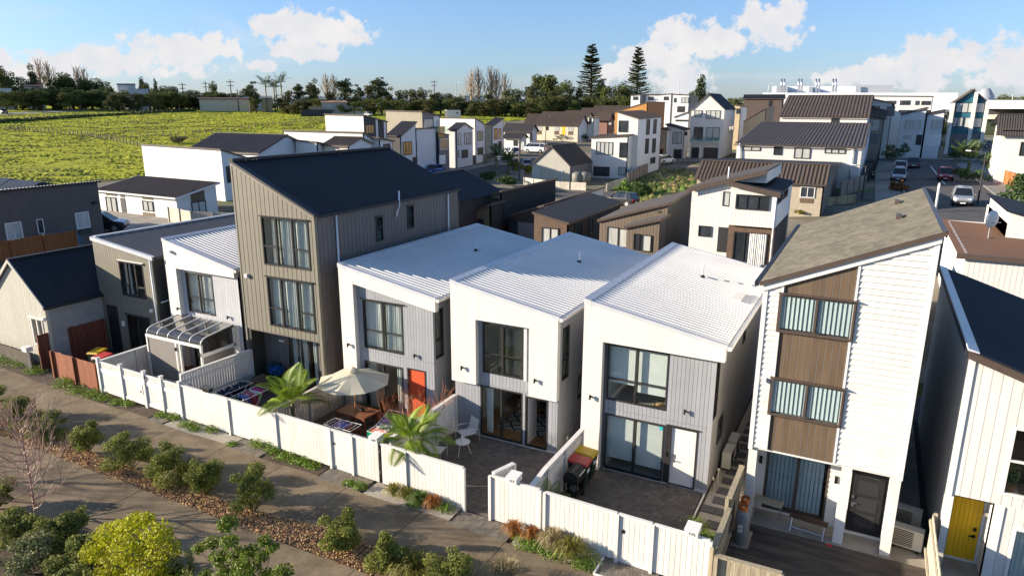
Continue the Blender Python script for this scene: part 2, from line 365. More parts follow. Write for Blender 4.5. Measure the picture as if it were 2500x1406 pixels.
def blinds(parent,w,u0,u1,z0,z1,d,m,pitch=0.05,name='blind',vertical=False):
 mb=MB()
 if vertical:
  u=u0
  while u<u1-0.02:mb.loft([w.P(u,z0,d),w.P(u+pitch*0.9,z0,d+0.035),w.P(u+pitch*0.9,z0,d+0.038),w.P(u,z0,d+0.003)],[w.P(u,z1,d),w.P(u+pitch*0.9,z1,d+0.035),w.P(u+pitch*0.9,z1,d+0.038),w.P(u,z1,d+0.003)]);u+=pitch
 else:
  z=z0
  while z<z1-0.02:mb.loft([w.P(u0,z,d),w.P(u1,z,d),w.P(u1,z+0.012,d+0.04),w.P(u0,z+0.012,d+0.04)],[w.P(u0,z+0.003,d),w.P(u1,z+0.003,d),w.P(u1,z+0.015,d+0.04),w.P(u0,z+0.015,d+0.04)]);z+=pitch
 return mb.build(name,m,parent)
def room(parent,w,u0,u1,z0,z1,deep,wm,fm,name='room'):
 """a real room behind an opening: back, side walls, ceiling; its floor as a sub-part"""
 mb=MB();d0,t=-0.16,0.05
 slab(mb,w,u0-t,u1+t,z0-t,z1+t,-deep-t,-deep)
 slab(mb,w,u0-t,u0,z0-t,z1+t,-deep,d0);slab(mb,w,u1,u1+t,z0-t,z1+t,-deep,d0)
 slab(mb,w,u0,u1,z1,z1+t,-deep,d0)
 o=mb.build(name,wm,parent)
 slab(MB(),w,u0,u1,z0-t,z0,-deep,d0).build('floor',fm,o)
 return o
def corr(parent,p00,p10,p01,pitch,h,m,name='roof',thick=0.04,trap=True,along=None):
 """ribbed metal sheet: p00->p10 runs along the ribs (slope), p00->p01 across them"""
 a=Vector(p00);du=Vector(p10)-a;dv=Vector(p01)-a;n=dv.cross(du).normalized()
 if n.z<0:n=-n
 L=dv.length;k=max(2,int(L/pitch));V=[];F=[]
 prof=[(0.0,0),(0.52,0),(0.62,1),(0.90,1)]if trap else[(0,0),(0.17,.25),(0.34,.85),(0.5,1),(0.66,.85),(0.83,.25)]
 pts=[(min((i+f)/k,1),hh)for i in range(k)for f,hh in prof]+[(1,0)]
 off=OFF.get(parent,Vector((0,0,0)))
 for f,hh in pts:
  q=a+dv*f+n*(hh*h)-off;V.append(tuple(q));V.append(tuple(q+du))
 for i in range(len(pts)-1):F.append((2*i,2*i+1,2*i+3,2*i+2))
 b=len(V)
 for q in(a,a+du,a+du+dv,a+dv):V.append(tuple(q-n*thick-off))
 e=len(pts)-1
 F+=[(b,b+1,b+2,b+3),(0,1,b+1,b),(2*e,2*e+1,b+2,b+3)]
 for i in range(e):F.append((2*i,2*i+2,b,b))if False else None
 F=[f for f in F if f]
 me=bpy.data.meshes.new(name);me.from_pydata(V,[],F+[tuple([2*i for i in range(e+1)]+[b+3,b]),tuple([2*i+1 for i in range(e+1)]+[b+2,b+1])]);me.materials.append(m)
 return put(name,me,parent)
def leaves(P,Nrm,size,rng,aspect=0.5,fold=0.25):
 """rhombic leaves: (n,3) points, normals -> V,F"""
 n=len(P);t=rng.normal(size=(n,3));t-=(t*Nrm).sum(1)[:,None]*Nrm;t/=np.linalg.norm(t,axis=1)[:,None]+1e-9
 b=np.cross(Nrm,t);s=(size*rng.uniform(0.7,1.3,n))[:,None]if np.isscalar(size)else(size*rng.uniform(0.7,1.3,n))[:,None]
 V=np.empty((n,4,3));V[:,0]=P-t*s;V[:,1]=P+b*s*aspect+Nrm*s*fold;V[:,2]=P+t*s;V[:,3]=P-b*s*aspect+Nrm*s*fold
 F=np.arange(n*4).reshape(n,4);return V.reshape(-1,3),F
def blob_points(rng,blobs,n,shell=0.55):
 """points in the outer part of ellipsoid blobs, with outward normals"""
 vol=np.array([b[1][0]*b[1][1]*b[1][2]for b in blobs])**(2/3);idx=rng.choice(len(blobs),n,p=vol/vol.sum())
 d=rng.normal(size=(n,3));d/=np.linalg.norm(d,axis=1)[:,None]
 r=shell+(1-shell)*rng.random(n)**0.6
 C=np.array([b[0]for b in blobs],float)[idx];S=np.array([b[1]for b in blobs],float)[idx]
 return C+d*S*r[:,None],d
def foliage(name,m,parent,blobs,n,size,seed=1,up=0.35,rnd=0.6,aspect=0.5,shell=0.55,fold=0.2,zmin=None):
 rng=np.random.default_rng(seed);P,d=blob_points(rng,blobs,n,shell)
 if zmin is not None:k=P[:,2]>zmin;P,d=P[k],d[k]
 Nn=d*0.7+rng.normal(size=P.shape)*rnd+np.array([0,0,up]);Nn/=np.linalg.norm(Nn,axis=1)[:,None]
 V,F=leaves(P,Nn,size,rng,aspect,fold)
 return put(name,fast_mesh(name,V,F,False,[m]),parent)
def twigs(mb,p,d,L,r,depth,rg,spread=0.6,n=3,up=0.15,sides=5,kink=0.15,shrink=0.66):
 p=Vector(p);d=Vector(d).normalized();pts=[p];rs=[r];seg=3
 for i in range(seg):
  d=(d+Vector((rg.uniform(-1,1),rg.uniform(-1,1),rg.uniform(-1,1)))*kink+Vector((0,0,up*0.3))).normalized()
  p=p+d*L/seg;pts.append(p);rs.append(r*(1-0.5*(i+1)/seg))
 mb.tube(pts,rs,sides,caps=False)
 if depth<=0:return
 for k in range(n):
  q=pts[rg.choice([1,2,3,3])]
  dd=(d+Vector((rg.uniform(-1,1),rg.uniform(-1,1),rg.uniform(-0.5,1)))*spread+Vector((0,0,up))).normalized()
  twigs(mb,q,dd,L*shrink*rg.uniform(0.75,1.2),r*0.5,depth-1,rg,spread,n,up,max(3,sides-1),kink,shrink)
#palette
M_plaster=mat('white_plaster',(0.655,0.625,0.575),0.75,0.045,1.6,0.05,30,orand=0,stretch=(1.5,1.5,.22))
M_white=mat('white_paint',(0.655,0.63,0.585),0.55,0.06,1.6,0.03,50,orand=0.05,stretch=(2,2,.4))
M_whitetrim=mat('white_trim',(0.69,0.675,0.64),0.45,0.03,3,orand=0.02)
M_roofw=mat('white_roof_metal',(0.62,0.61,0.59),0.38,0.06,0.5,spec=0.5,orand=0)
M_flash=mat('grey_flashing',(0.52,0.53,0.55),0.4,0.06,1.5,orand=0.02)
M_grey=mat('grey_cladding',(0.30,0.31,0.33),0.55,0.04,1.5,orand=0.05)
M_back=mat('cladding_backing',(0.12,0.12,0.12),0.8,0.05,orand=0)
M_alu=mat('dark_aluminium',(0.030,0.028,0.028),0.4,0.1,4,orand=0.05)
M_black=mat('black_plastic',(0.015,0.015,0.016),0.45,0.15,8,orand=0.05)
M_olive=mat('olive_cladding',(0.185,0.170,0.130),0.6,0.05,1.2,orand=0.05)
M_oliveback=mat('olive_backing',(0.05,0.045,0.035),0.8,0.05,orand=0)
M_taupe=mat('taupe_cladding',(0.145,0.125,0.115),0.6,0.05,1.2,orand=0.05)
M_navyroof=mat('charcoal_roof_metal',(0.018,0.021,0.028),0.5,0.12,0.6,spec=0.3,orand=0)
M_charroof=mat('dark_grey_roof_metal',(0.060,0.054,0.054),0.55,0.10,0.6,spec=0.25,orand=0)
M_brownroof=mat('brown_roof_metal',(0.092,0.070,0.056),0.6,0.10,0.5,spec=0.2,orand=0.05)
M_brownpanel=mat('brown_board',(0.125,0.085,0.052),0.65,0.10,2.2,stretch=(6,6,0.8),orand=0.10)
M_brownalu=mat('bronze_aluminium',(0.085,0.062,0.050),0.42,0.1,4,orand=0.04)
M_pale=mat('stone_cladding',(0.43,0.415,0.355),0.6,0.04,1.2,orand=0.05)
M_glass=glassmat('window_glass',(0.95,0.98,0.97))
M_glassd=glassmat('tinted_glass',(0.72,0.78,0.78))
M_curtain=mat('curtain_cloth',(0.80,0.80,0.77),0.9,0.05,3,orand=0.05,trans=0.22)
M_blind=mat('blind_slat',(0.62,0.62,0.58),0.6,0.04,3,orand=0.02)
M_vblind=mat('vertical_blind',(0.60,0.67,0.70),0.8,0.05,3,orand=0.02,trans=0.25)
M_roomw=mat('room_plaster',(0.60,0.58,0.54),0.8,0.04,1,orand=0)
M_carpet=mat('carpet',(0.30,0.27,0.23),0.95,0.1,12,orand=0)
M_wood=mat('timber_floor',(0.36,0.17,0.065),0.35,0.25,3,stretch=(8,0.7,1),orand=0)
M_steel=mat('stainless_steel',(0.55,0.55,0.56),0.28,0.05,4,metal=0.9)
M_orange=mat('orange_red_paint',(0.62,0.085,0.028),0.5,0.05,3)
M_yellow=mat('mustard_paint',(0.80,0.46,0.012),0.5,0.05,3)
M_doorblack=mat('black_door',(0.020,0.020,0.022),0.35,0.1,3)
M_pipe=mat('white_pvc',(0.72,0.74,0.76),0.4,0.04,3)
M_concrete=mat('concrete',(0.30,0.27,0.225),0.85,0.22,0.9,0.25,120,orand=0.0)
M_gravel=mat('pebble',(0.36,0.32,0.26),0.85,0.3,14,0.6,70,orand=0)
M_paver=mat('grey_paver',(0.125,0.105,0.088),0.85,0.12,3,0.2,90,orand=0,island=0.22)
M_paver2=mat('brown_paver',(0.17,0.148,0.115),0.85,0.15,3,0.2,90,orand=0,island=0.18)
M_slab=mat('dark_slab',(0.09,0.085,0.085),0.85,0.15,4,0.2,90,orand=0.1)
M_soil=mat('dark_soil',(0.075,0.052,0.034),0.95,0.4,5,0.6,40,orand=0)
#ground
def grid_mesh(xs,ys,mask=None,dz=0.0):
 X,Y=np.meshgrid(xs,ys);Z=terr(X,Y)+dz;V=np.stack([X,Y,Z],-1).reshape(-1,3);nx=len(xs);ny=len(ys)
 i,j=np.meshgrid(np.arange(nx-1),np.arange(ny-1));k=(j*nx+i).ravel();F=np.stack([k,k+1,k+nx+1,k+nx],1)
 if mask is not None:
  c=V[F].mean(1);F=F[mask(c[:,0],c[:,1])]
  u,inv=np.unique(F,return_inverse=True);V=V[u];F=inv.reshape(F.shape)
 return V,F
def inpoly(poly):
 P=np.array(poly,float)
 def f(x,y):
  r=np.zeros(x.shape,bool);n=len(P)
  for i in range(n):
   x0,y0=P[i];x1,y1=P[(i+1)%n]
   c=((y0>y)!=(y1>y))&(x<(x1-x0)*(y-y0)/(y1-y0+1e-12)+x0);r^=c
  return r
 return f
xs=np.concatenate([np.arange(-2600,-600,200),np.arange(-600,-300,12),np.arange(-300,90,2.5),np.arange(90,400,10),np.arange(400,2601,200)])
ys=np.concatenate([np.arange(-600,-40,60),np.arange(-40,300,2.5),np.arange(300,640,12),np.arange(640,4001,240)])
def groundmat():
 m,nt,N,L,b,out=newmat('rough_ground');b.inputs['Roughness'].default_value=0.95;b.inputs['Specular IOR Level'].default_value=0.1
 tc=N('ShaderNodeTexCoord')
 n=N('ShaderNodeTexNoise');n.inputs['Scale'].default_value=0.12;n.inputs['Detail'].default_value=8;L(tc.outputs['Object'],n.inputs['Vector'])
 r=N('ShaderNodeValToRGB');L(n.outputs['Fac'],r.inputs[0]);e=r.color_ramp.elements
 e[0].position=0.34;e[0].color=(0.045,0.060,0.016,1);e[1].position=0.66;e[1].color=(0.12,0.098,0.052,1);x=e.new(0.5);x.color=(0.070,0.085,0.022,1)
 L(r.outputs[0],b.inputs['Base Color'])
 n2=N('ShaderNodeTexNoise');n2.inputs['Scale'].default_value=3;n2.inputs['Detail'].default_value=6;L(tc.outputs['Object'],n2.inputs['Vector'])
 bp=N('ShaderNodeBump');bp.inputs['Strength'].default_value=0.6;bp.inputs['Distance'].default_value=0.2;L(n2.outputs['Fac'],bp.inputs['Height']);L(bp.outputs[0],b.inputs['Normal'])
 return m
V,F=grid_mesh(xs,ys,None,-0.03);tag(put('ground',fast_mesh('ground',V,F,True,[groundmat()])),'rough open ground of the whole neighbourhood',None,None,'structure')
def struct(name,o,label=None):o.name=name;return tag(o,label,None,None,'structure')
def sheet(name,poly,m,z=0.0,th=0.0,label=None,step=None):
 """flat or terrain-following sheet from a polygon (convex) in world xy"""
 mb=MB()
 if th:mb.loft([(x,y,z-th)for x,y in poly],[(x,y,z)for x,y in poly])
 else:mb.poly([(x,y,z)for x,y in poly])
 return struct(name,mb.build(name,m),label)
def fy(x):return 16.14-0.0315*x
def pathmat():
 m,nt,N,L,b,out=newmat('exposed_aggregate');b.inputs['Roughness'].default_value=0.9;b.inputs['Specular IOR Level'].default_value=0.2
 tc=N('ShaderNodeTexCoord')
 n=N('ShaderNodeTexNoise');n.inputs['Scale'].default_value=0.9;n.inputs['Detail'].default_value=7;n.inputs['Roughness'].default_value=0.65;L(tc.outputs['Object'],n.inputs['Vector'])
 n2=N('ShaderNodeTexNoise');n2.inputs['Scale'].default_value=55;n2.inputs['Detail'].default_value=3;L(tc.outputs['Object'],n2.inputs['Vector'])
 r=N('ShaderNodeValToRGB');L(n.outputs['Fac'],r.inputs[0]);e=r.color_ramp.elements
 e[0].position=0.32;e[0].color=(0.125,0.095,0.060,1);e[1].position=0.70;e[1].color=(0.275,0.21,0.135,1)
 r2=N('ShaderNodeMapRange');L(n2.outputs['Fac'],r2.inputs['Value']);r2.inputs['From Min'].default_value=0.3;r2.inputs['From Max'].default_value=0.7;r2.inputs['To Min'].default_value=0.55;r2.inputs['To Max'].default_value=1.45
 mx=N('ShaderNodeMix');mx.data_type='RGBA';mx.blend_type='MULTIPLY';mx.inputs['Factor'].default_value=1;L(r.outputs[0],mx.inputs[6]);L(r2.outputs[0],mx.inputs[7])
 oi=N('ShaderNodeObjectInfo');hv=N('ShaderNodeHueSaturation');L(mx.outputs[2],hv.inputs['Color']);mr=N('ShaderNodeMapRange');L(oi.outputs['Random'],mr.inputs['Value']);mr.inputs['To Min'].default_value=0.9;mr.inputs['To Max'].default_value=1.1;L(mr.outputs[0],hv.inputs['Value'])
 L(hv.outputs[0],b.inputs['Base Color'])
 bp=N('ShaderNodeBump');bp.inputs['Strength'].default_value=0.5;bp.inputs['Distance'].default_value=0.006;L(n2.outputs['Fac'],bp.inputs['Height']);L(bp.outputs[0],b.inputs['Normal'])
 return m
M_path=pathmat()
def mulch_top(x):
 return 13.42+0.42*math.exp(-((x+12.6)/2.3)**2)
joints=[-62,-50,-44,-41,-38,-35,-32,-29.1,-26.2,-23.2,-20.13,-17.25,-14.3,-11.3,-8.27,-5.2,-2.2,0.9,4,7,10,20]
upper=tag(bpy.data.objects.new('footpath',None),'brown aggregate concrete footpath beside the white fences',None,None,'structure');COL.objects.link(upper);OFF[upper]=Vector((0,0,0))
lower=tag(bpy.data.objects.new('lower_footpath',None),'lower aggregate concrete footpath beyond the planted strip',None,None,'structure');COL.objects.link(lower);OFF[lower]=Vector((0,0,0))
for a,b in zip(joints[:-1],joints[1:]):
 mb=MB();n=max(2,int((b-a)/0.75));g=0.012
 top=[(a+g+(b-a-2*g)*i/n)for i in range(n+1)]
 pts=[(x,fy(x)-0.70-0.06*math.sin(x*1.3),0.006)for x in top]+[(x,mulch_top(x),0.006)for x in reversed(top)]
 mb.loft([(p[0],p[1],-0.05)for p in pts],pts).build('path_slab',M_path,upper)
 mb=MB();pts=[(x,12.66+0.03*math.sin(x*2),0.006)for x in top]+[(x,9.6-0.0*x,0.006)for x in reversed(top)]
 mb.loft([(p[0],p[1],-0.05)for p in pts],pts).build('path_slab',M_path,lower)
MB().box(-62,20,9.4,17.6,-0.06,-0.02).build('path_bed',M_soil,None);tag(bpy.data.objects['path_bed'],'dark base under the footpaths',None,None,'structure')
sheet('garden_bed',[(-62,-6),(20,-6),(20,9.6),(-62,9.6)],M_soil,0.0,0.05,'dark mulched garden bed at the bottom of the picture')
def mulch_strip():
 xs_=np.arange(-45,8,0.25);ys_=np.linspace(0,1,8);V=[];F=[]
 for i,x in enumerate(xs_):
  y0,y1=12.68,mulch_top(x)-0.02
  for t in ys_:V.append((x,y0+(y1-y0)*t,0.004+0.07*math.sin(math.pi*t)**0.7+0.015*math.sin(x*7+t*9)*math.sin(math.pi*t)))
 n=len(ys_)
 for i in range(len(xs_)-1):
  for j in range(n-1):k=i*n+j;F.append((k,k+n,k+n+1,k+1))
 o=put('mulch_strip',fast_mesh('mulch_strip',V,F,True,[M_soil]));tag(o,'strip of bark mulch between the two footpaths',None,None,'structure')
 rng=np.random.default_rng(3);m=42000;x=-42+rng.random(m)*46;t=rng.random(m);sp=rng.random(m)<0.05
 yt=13.42+0.42*np.exp(-((x+12.6)/2.3)**2);y=12.66+(yt-12.68)*t+np.where(sp,rng.normal(0,0.10,m),0)
 tt=np.clip((y-12.68)/(yt-12.68),0,1);z=0.016+0.07*np.sin(np.pi*tt)**0.7+rng.random(m)*0.02
 Nn=rng.normal(size=(m,3))*0.45+np.array([0,0,1]);Nn/=np.linalg.norm(Nn,axis=1)[:,None]
 V,F=leaves(np.stack([x,y,z],1),Nn,0.034,rng,0.42,0.1)
 o=put('bark_chips',fast_mesh('bark_chips',V,F,False,[mat('bark_chip',(0.50,0.285,0.14),0.85,0.35,3,orand=0,island=0.6)]));tag(o,'loose brown bark chips covering the planted strip','bark mulch',None,'stuff')
mulch_strip()
def strip(name,x0,x1,m,z=0.002,label=None,inset=0.0):
 mb=MB();n=max(2,int((x1-x0)/0.7));xsn=[x0+(x1-x0)*i/n for i in range(n+1)]
 pts=[(x,fy(x)+0.06,z)for x in xsn]+[(x,fy(x)-0.70+inset-0.06*math.sin(x*1.3),z)for x in reversed(xsn)]
 mb.loft([(p[0],p[1],z-0.04)for p in pts],pts);return struct(name,mb.build(name,m),label)
strip('verge_soil',-45,-24.9,M_soil,0.0,'soil verge along the brown and white fences')
strip('verge_pebbles',-23.8,-20.1,M_gravel,0.0,'pebble verge in front of the smooth white fence')
strip('verge_soil',-18.3,-15.7,M_soil,0.0,'soil verge below the boarded white fence')
strip('verge_pebbles',-13.6,-10.3,M_gravel,0.0,'pebble verge with tussocks in front of the open gate')
strip('verge_pebbles',-8.1,-5.5,M_gravel,0.0,'pebble verge with orange tussocks beside the letterbox')
def pavers(name,x0,x1,y0,y1,m,z,herring=True,label=None,L=0.20,W=0.10,clipf=None):
 """interlocking pavers, one joined mesh: hundreds too small to pick apart"""
 g=0.008;V=[];F=[]
 def add(ax,ay,bx,by):
  ax,bx=max(ax,x0),min(bx,x1);ay,by=max(ay,y0),min(by,y1)
  if bx-ax<0.02 or by-ay<0.02:return
  if clipf and not clipf((ax+bx)/2,(ay+by)/2):return
  dz=R_.uniform(-0.003,0.003);k=len(V)
  V.extend([(ax+g/2,ay+g/2,z-0.03),(bx-g/2,ay+g/2,z-0.03),(bx-g/2,by-g/2,z-0.03),(ax+g/2,by-g/2,z-0.03),(ax+g/2,ay+g/2,z+dz),(bx-g/2,ay+g/2,z+dz),(bx-g/2,by-g/2,z+dz),(ax+g/2,by-g/2,z+dz)])
  F.extend([(k+4,k+5,k+6,k+7),(k,k+1,k+5,k+4),(k+1,k+2,k+6,k+5),(k+2,k+3,k+7,k+6),(k+3,k,k+4,k+7)])
 if herring:
  nx=int((x1-x0)/W)+8;ny=int((y1-y0)/W)+8
  for j in range(-4,ny):
   for i in range(-4,nx):
    if(i-j)%4==0:add(x0+i*W,y0+j*W,x0+i*W+2*W,y0+j*W+W)
    if(i-j)%4==2:add(x0+i*W,y0+j*W,x0+i*W+W,y0+j*W+2*W)if False else None
    if(i-j)%4==3:add(x0+i*W,y0+(j)*W,x0+i*W+W,y0+(j)*W+2*W)
 else:
  r=0;y=y0
  while y<y1:
   x=x0-(L/2 if r%2 else 0)
   while x<x1:add(x,y,x+L,y+W);x+=L
   y+=W;r+=1
 o=put(name,fast_mesh(name,V,F,False,[m]));tag(o,label,'paving',None,'stuff');return o
def court(x0,x1,y0,y1,m,label,herring=True,L=0.2,W=0.1):
 c=pavers('courtyard_pavers',x0,x1,y0,y1,m,0.012,herring,label,L,W)
 return c
sheet('courtyard_base',[(-46,16.2),(4.5,16.2),(4.5,34),(-46,34)],mat('shaded_soil',(0.06,0.052,0.042),0.95,0.3,3,orand=0),-0.012,0.04,'compacted base under the courtyards')
court(-23.4,-19.0,17.0,21.4,M_paver,'dark paving in the courtyard with clothes racks and sofa')
court(-18.9,-13.5,16.8,21.0,M_paver,'dark paving in the courtyard under the parasol')
court(-13.3,-8.0,16.55,21.15,M_paver,'dark herringbone paving in the courtyard with white chairs')
court(-7.8,-3.8,16.4,21.0,M_paver,'dark herringbone paving in front of the white door')
for x0,x1,l in((-24.75,-23.9,'small brick apron outside the picket gate'),(-20.0,-18.45,'row of square pavers at the foot of the smooth fence'),(-15.6,-13.75,'brick apron outside the closed board gate'),(-10.2,-8.25,'brick apron outside the open gateway'),(-5.45,-3.9,'white edged brick apron outside the boarded gate')):
 pavers('gate_apron',x0,x1,fy(x0)-0.80,fy(x1)-0.0,M_paver2,0.016,False,l,0.2,0.1)if False else None
 o=pavers('gate_apron',x0,x1,fy((x0+x1)/2)-0.78,fy((x0+x1)/2)+0.02,M_paver2,0.018,False,l,0.1,0.2)
mb=MB();mb.bar((-5.48,fy(-5.5)-0.82,0.02),(-5.48,fy(-5.5)-0.05,0.02),0.05,0.06).bar((-5.48,fy(-5)-0.82,0.02),(-3.5,fy(-5)-0.86,0.02),0.05,0.06)
tag(mb.build('paver_edging',M_whitetrim),'white timber edging round the brick apron by the boarded gate','edging')
sheet('side_path_pebbles',[(-3.62,16.3),(-2.6,16.3),(-2.6,32),(-3.62,32)],M_gravel,0.004,0.02,'pebble side passage between two houses')
for k,(x,y)in enumerate([(-3.17,27.0),(-3.17,26.3),(-3.17,25.6),(-3.17,24.9),(-3.17,24.2),(-3.17,23.5),(-3.17,22.8),(-3.18,22.1),(-3.18,21.4),(-3.18,20.75),(-3.42,20.1),(-2.98,20.1),(-3.1,19.3),(-3.1,18.5)]):
 tag(MB().obox((x,y,0.014),0.42,0.40,0.05,0.02*math.sin(k*3)).build('stepping_stone',M_slab),('square dark stepping stone in the pebble passage, number %s from the path end'%['fourteen','thirteen','twelve','eleven','ten','nine','eight','seven','six','five','four','three','two','one'][k]),'stepping stone','stepping stones in the side passage')
tag(MB().bar((-3.72,16.5,0.03),(-3.72,20.9,0.03),0.04,0.07).build('timber_edging',M_whitetrim),'thin timber edge between dark paving and pebbles','edging')
#near houses
def lamp(parent,w,u,z,d=0.0):
 """small black up/down wall light on a bracket"""
 mb=MB();c=w.P(u,z,d+0.10);mb.lathe([(0.034,-0.08),(0.034,0.08)],c,10);slab(mb,w,u-0.03,u+0.03,z-0.03,z+0.03,d,d+0.09)
 return mb.build('wall_lamp',M_black,parent)
def onroof(px,py,p0,n):
 d=pdir(px,py);o=np.array([0,0,CAM_H]);s=np.dot(np.array(p0)-o,n)/np.dot(d,n);return Vector(o+d*s)
def vent(parent,p,h=0.42,r=0.045):
 v=MB().lathe([(r,-0.05),(r,h),(r*0.8,h+0.02)],p,10).build('vent_pipe',M_pipe,parent)
 MB().lathe([(r*2.4,-0.02),(r*2.0,0.05),(r*1.2,0.09)],p,10).build('flashing_boot',M_black,v)
def white_roof(t,X0,X1,Y0,Y1,zl,zr,m=None,fl=None,pitch=0.235,fm=0.14):
 """mono-pitch ribbed roof falling to the right, capped by flashings on the high and front edges"""
 m=m or M_roofw;fl=fl or M_flash;s=(zr-zl)/(X1-X0);z=lambda x:zl+s*(x-X0)
 corr(t,(X0+0.1,Y0+0.06,z(X0+0.1)-0.035),(X1+0.03,Y0+0.06,z(X1+0.03)-0.035),(X0+0.1,Y1,z(X0+0.1)-0.035),pitch,0.06,m)
 mb=MB();mb.loft([(X0-0.02,Y0-0.02,z(X0)-0.12),(X0+0.24,Y0-0.02,z(X0+0.24)-0.12),(X0+0.24,Y0-0.02,z(X0+0.24)+0.035),(X0-0.02,Y0-0.02,z(X0)+0.045)],[(X0-0.02,Y1,z(X0)-0.12),(X0+0.24,Y1,z(X0+0.24)-0.12),(X0+0.24,Y1,z(X0+0.24)+0.035),(X0-0.02,Y1,z(X0)+0.045)]);mb.build('ridge_flashing',fl,t)
 mb=MB();mb.loft([(X0+0.245,Y0-0.025,z(X0+0.245)-0.10),(X1+0.05,Y0-0.025,z(X1+0.05)-0.10),(X1+0.05,Y0-0.025,z(X1+0.05)+0.02),(X0+0.245,Y0-0.025,z(X0+0.245)+0.02)],[(X0+0.245,Y0+fm,z(X0+0.245)-0.10),(X1+0.05,Y0+fm,z(X1+0.05)-0.10),(X1+0.05,Y0+fm,z(X1+0.05)+0.026),(X0+0.245,Y0+fm,z(X0+0.245)+0.026)]);mb.build('front_flashing',fl,t)
 MB().box(X1+0.055,X1+0.17,Y0-0.02,Y1,zr-0.15,zr-0.035).build('gutter',M_whitetrim,t)
 MB().loft([(X0,Y1,z(X0)-0.2),(X1,Y1,z(X1)-0.2),(X1,Y1,z(X1)+0.02),(X0,Y1,z(X0)+0.02)],[(X0,Y1+0.06,z(X0)-0.2),(X1,Y1+0.06,z(X1)-0.2),(X1,Y1+0.06,z(X1)+0.02),(X0,Y1+0.06,z(X0)+0.02)]).build('back_flashing',fl,t)
def mass(t,X0,X1,Y0,Y1,zl,zr,m,holes_r=(),name='wall',left=True,back=True,right=True,d=0.12,zb=0.0):
 """left, right and back outer walls (the front is built by hand)"""
 if left:panel(t,leftw(X0),rect(Y0,Y1,zb,zl),[],m,-d,0,'side_wall')
 if right:panel(t,rightw(X1),rect(Y0,Y1,zb,zr),list(holes_r),m,-d,0,'side_wall')
 if back:panel(t,front(Y1),[(X0,zb),(X1,zb),(X1,zr),(X0,zl)],[],m,-d,0,'back_wall')
def house_c():
 X0,X1,XR,Fy,Ry,Yb,zl,zr=-8.04,-3.42,-3.70,20.79,21.03,31.9,6.06,5.20
 t=thing('white_townhouse','two storey white townhouse with ribbed white roof and white front door','house',(-5.6,26,0),group='white townhouses in the row')
 z=lambda x:zl+(zr-zl)*(x-X0)/(X1-X0)
 f=front(Fy);r=front(Ry)
 panel(t,f,[[(X0,0),(-7.35,0),(-7.35,z(-7.35)-.03),(X0,zl-.03)],[(-7.35,4.69),(X1,4.65),(X1,zr-.03),(-7.35,z(-7.35)-.03)]],[],M_plaster,-(Ry-Fy),0,'white_surround')
 W1=(-7.25,-5.17,2.60,4.585);SL=(-7.25,-5.17,0.04,2.10);DR=(-4.98,-4.10,0.03,2.10);CW=None
 holes=[W1,SL,DR]
 wall=panel(t,r,[(-7.36,0.0),(XR,0),(XR,4.9),(-7.36,4.9)],holes,M_back,-0.10,0,'front_wall')
 boards(wall,r,[(-7.27,2.30),(XR,2.30),(XR,4.9),(-7.27,4.9)],holes,M_grey,0.132,0.010,0,0.018)
 boards(wall,r,[(-7.27,0.10),(XR,0.10),(XR,2.29),(-7.27,2.29)],[(h[0],h[1],h[2]-.06,h[3])for h in holes],M_grey,0.132,0.010,0,0.018)
 slab(MB(),r,-7.27,XR+.02,0.0,0.095,0,0.03).build('base_plinth',M_flash,t)
 slab(MB(),r,XR-0.05,XR+0.025,0.1,4.75,0.0185,0.025).build('corner_trim',M_grey,t)
 w=window(t,r,*W1,M_alu,M_glass,mull=[-6.24],trans=[(0,3.38),(1,3.38)],t=0.055)
 room(t,r,-7.2,-4.4,2.55,4.85,3.2,M_roomw,M_carpet)
 slab(MB(),r,-7.2,-6.27,3.20,4.56,-0.14,-0.135).build('roller_blind',M_curtain,w);slab(MB(),r,-6.2,-5.2,3.0,4.56,-0.14,-0.135).build('roller_blind',M_curtain,w)
 s=window(t,r,*SL,M_alu,M_glass,mull=[-6.20],t=0.06,name='sliding_door')
 room(t,r,-7.2,-3.8,0.03,2.35,3.5,M_roomw,M_carpet)
 slab(MB(),r,-7.19,-6.25,0.42,2.06,-0.14,-0.135).build('roller_blind',M_curtain,s);slab(MB(),r,-6.16,-5.22,0.36,2.06,-0.15,-0.145).build('roller_blind',M_curtain,s)
 slab(MB(),r,-5.36,-5.24,1.88,2.0,-0.01,-0.008).build('round_sticker',mat('teal_sticker',(0.02,0.35,0.40),0.5),s)
 fr=MB();frame_box(fr,r,DR[0]-0.02,DR[1]+0.02,DR[2]-0.0,DR[3]+0.03,0.055,-0.08,0.035);fr=fr.build('door_frame',M_alu,t)
 d=slab(MB(),r,DR[0]+0.04,DR[1]-0.04,DR[2]+0.05,DR[3]-0.03,-0.06,-0.02).build('door',M_whitetrim,t)
 mb=MB();slab(mb,r,-4.90,-4.83,0.98,1.13,-0.02,0.02);slab(mb,r,-4.88,-4.70,0.90,0.925,0.02,0.045);slab(mb,r,-4.895,-4.835,0.84,0.96,-0.02,0.01);mb.build('handle',M_steel,d)
 slab(MB(),r,-5.14,-5.0,0.05,2.12,0.0,0.03).build('door_side_trim',M_alu,t);slab(MB(),r,-5.10,-5.045,1.02,1.17,0.03,0.06).build('meter_box',M_black,t)
 slab(MB(),r,-5.12,XR+0.0-0.33,2.125,2.16,0.0185,0.06).build('door_flashing',M_alu,t)
 rw=rightw(XR);hs=[(21.12,21.62,2.55,4.55),(22.2,23.0,1.2,2.1),(26.0,26.5,3.6,5.0)]
 mass(t,X0,XR,Ry,Yb,zl-0.06,zr-0.06-0.06,mat('grey_side_cladding',(0.30,0.29,0.28),0.6,0.05,1),hs)
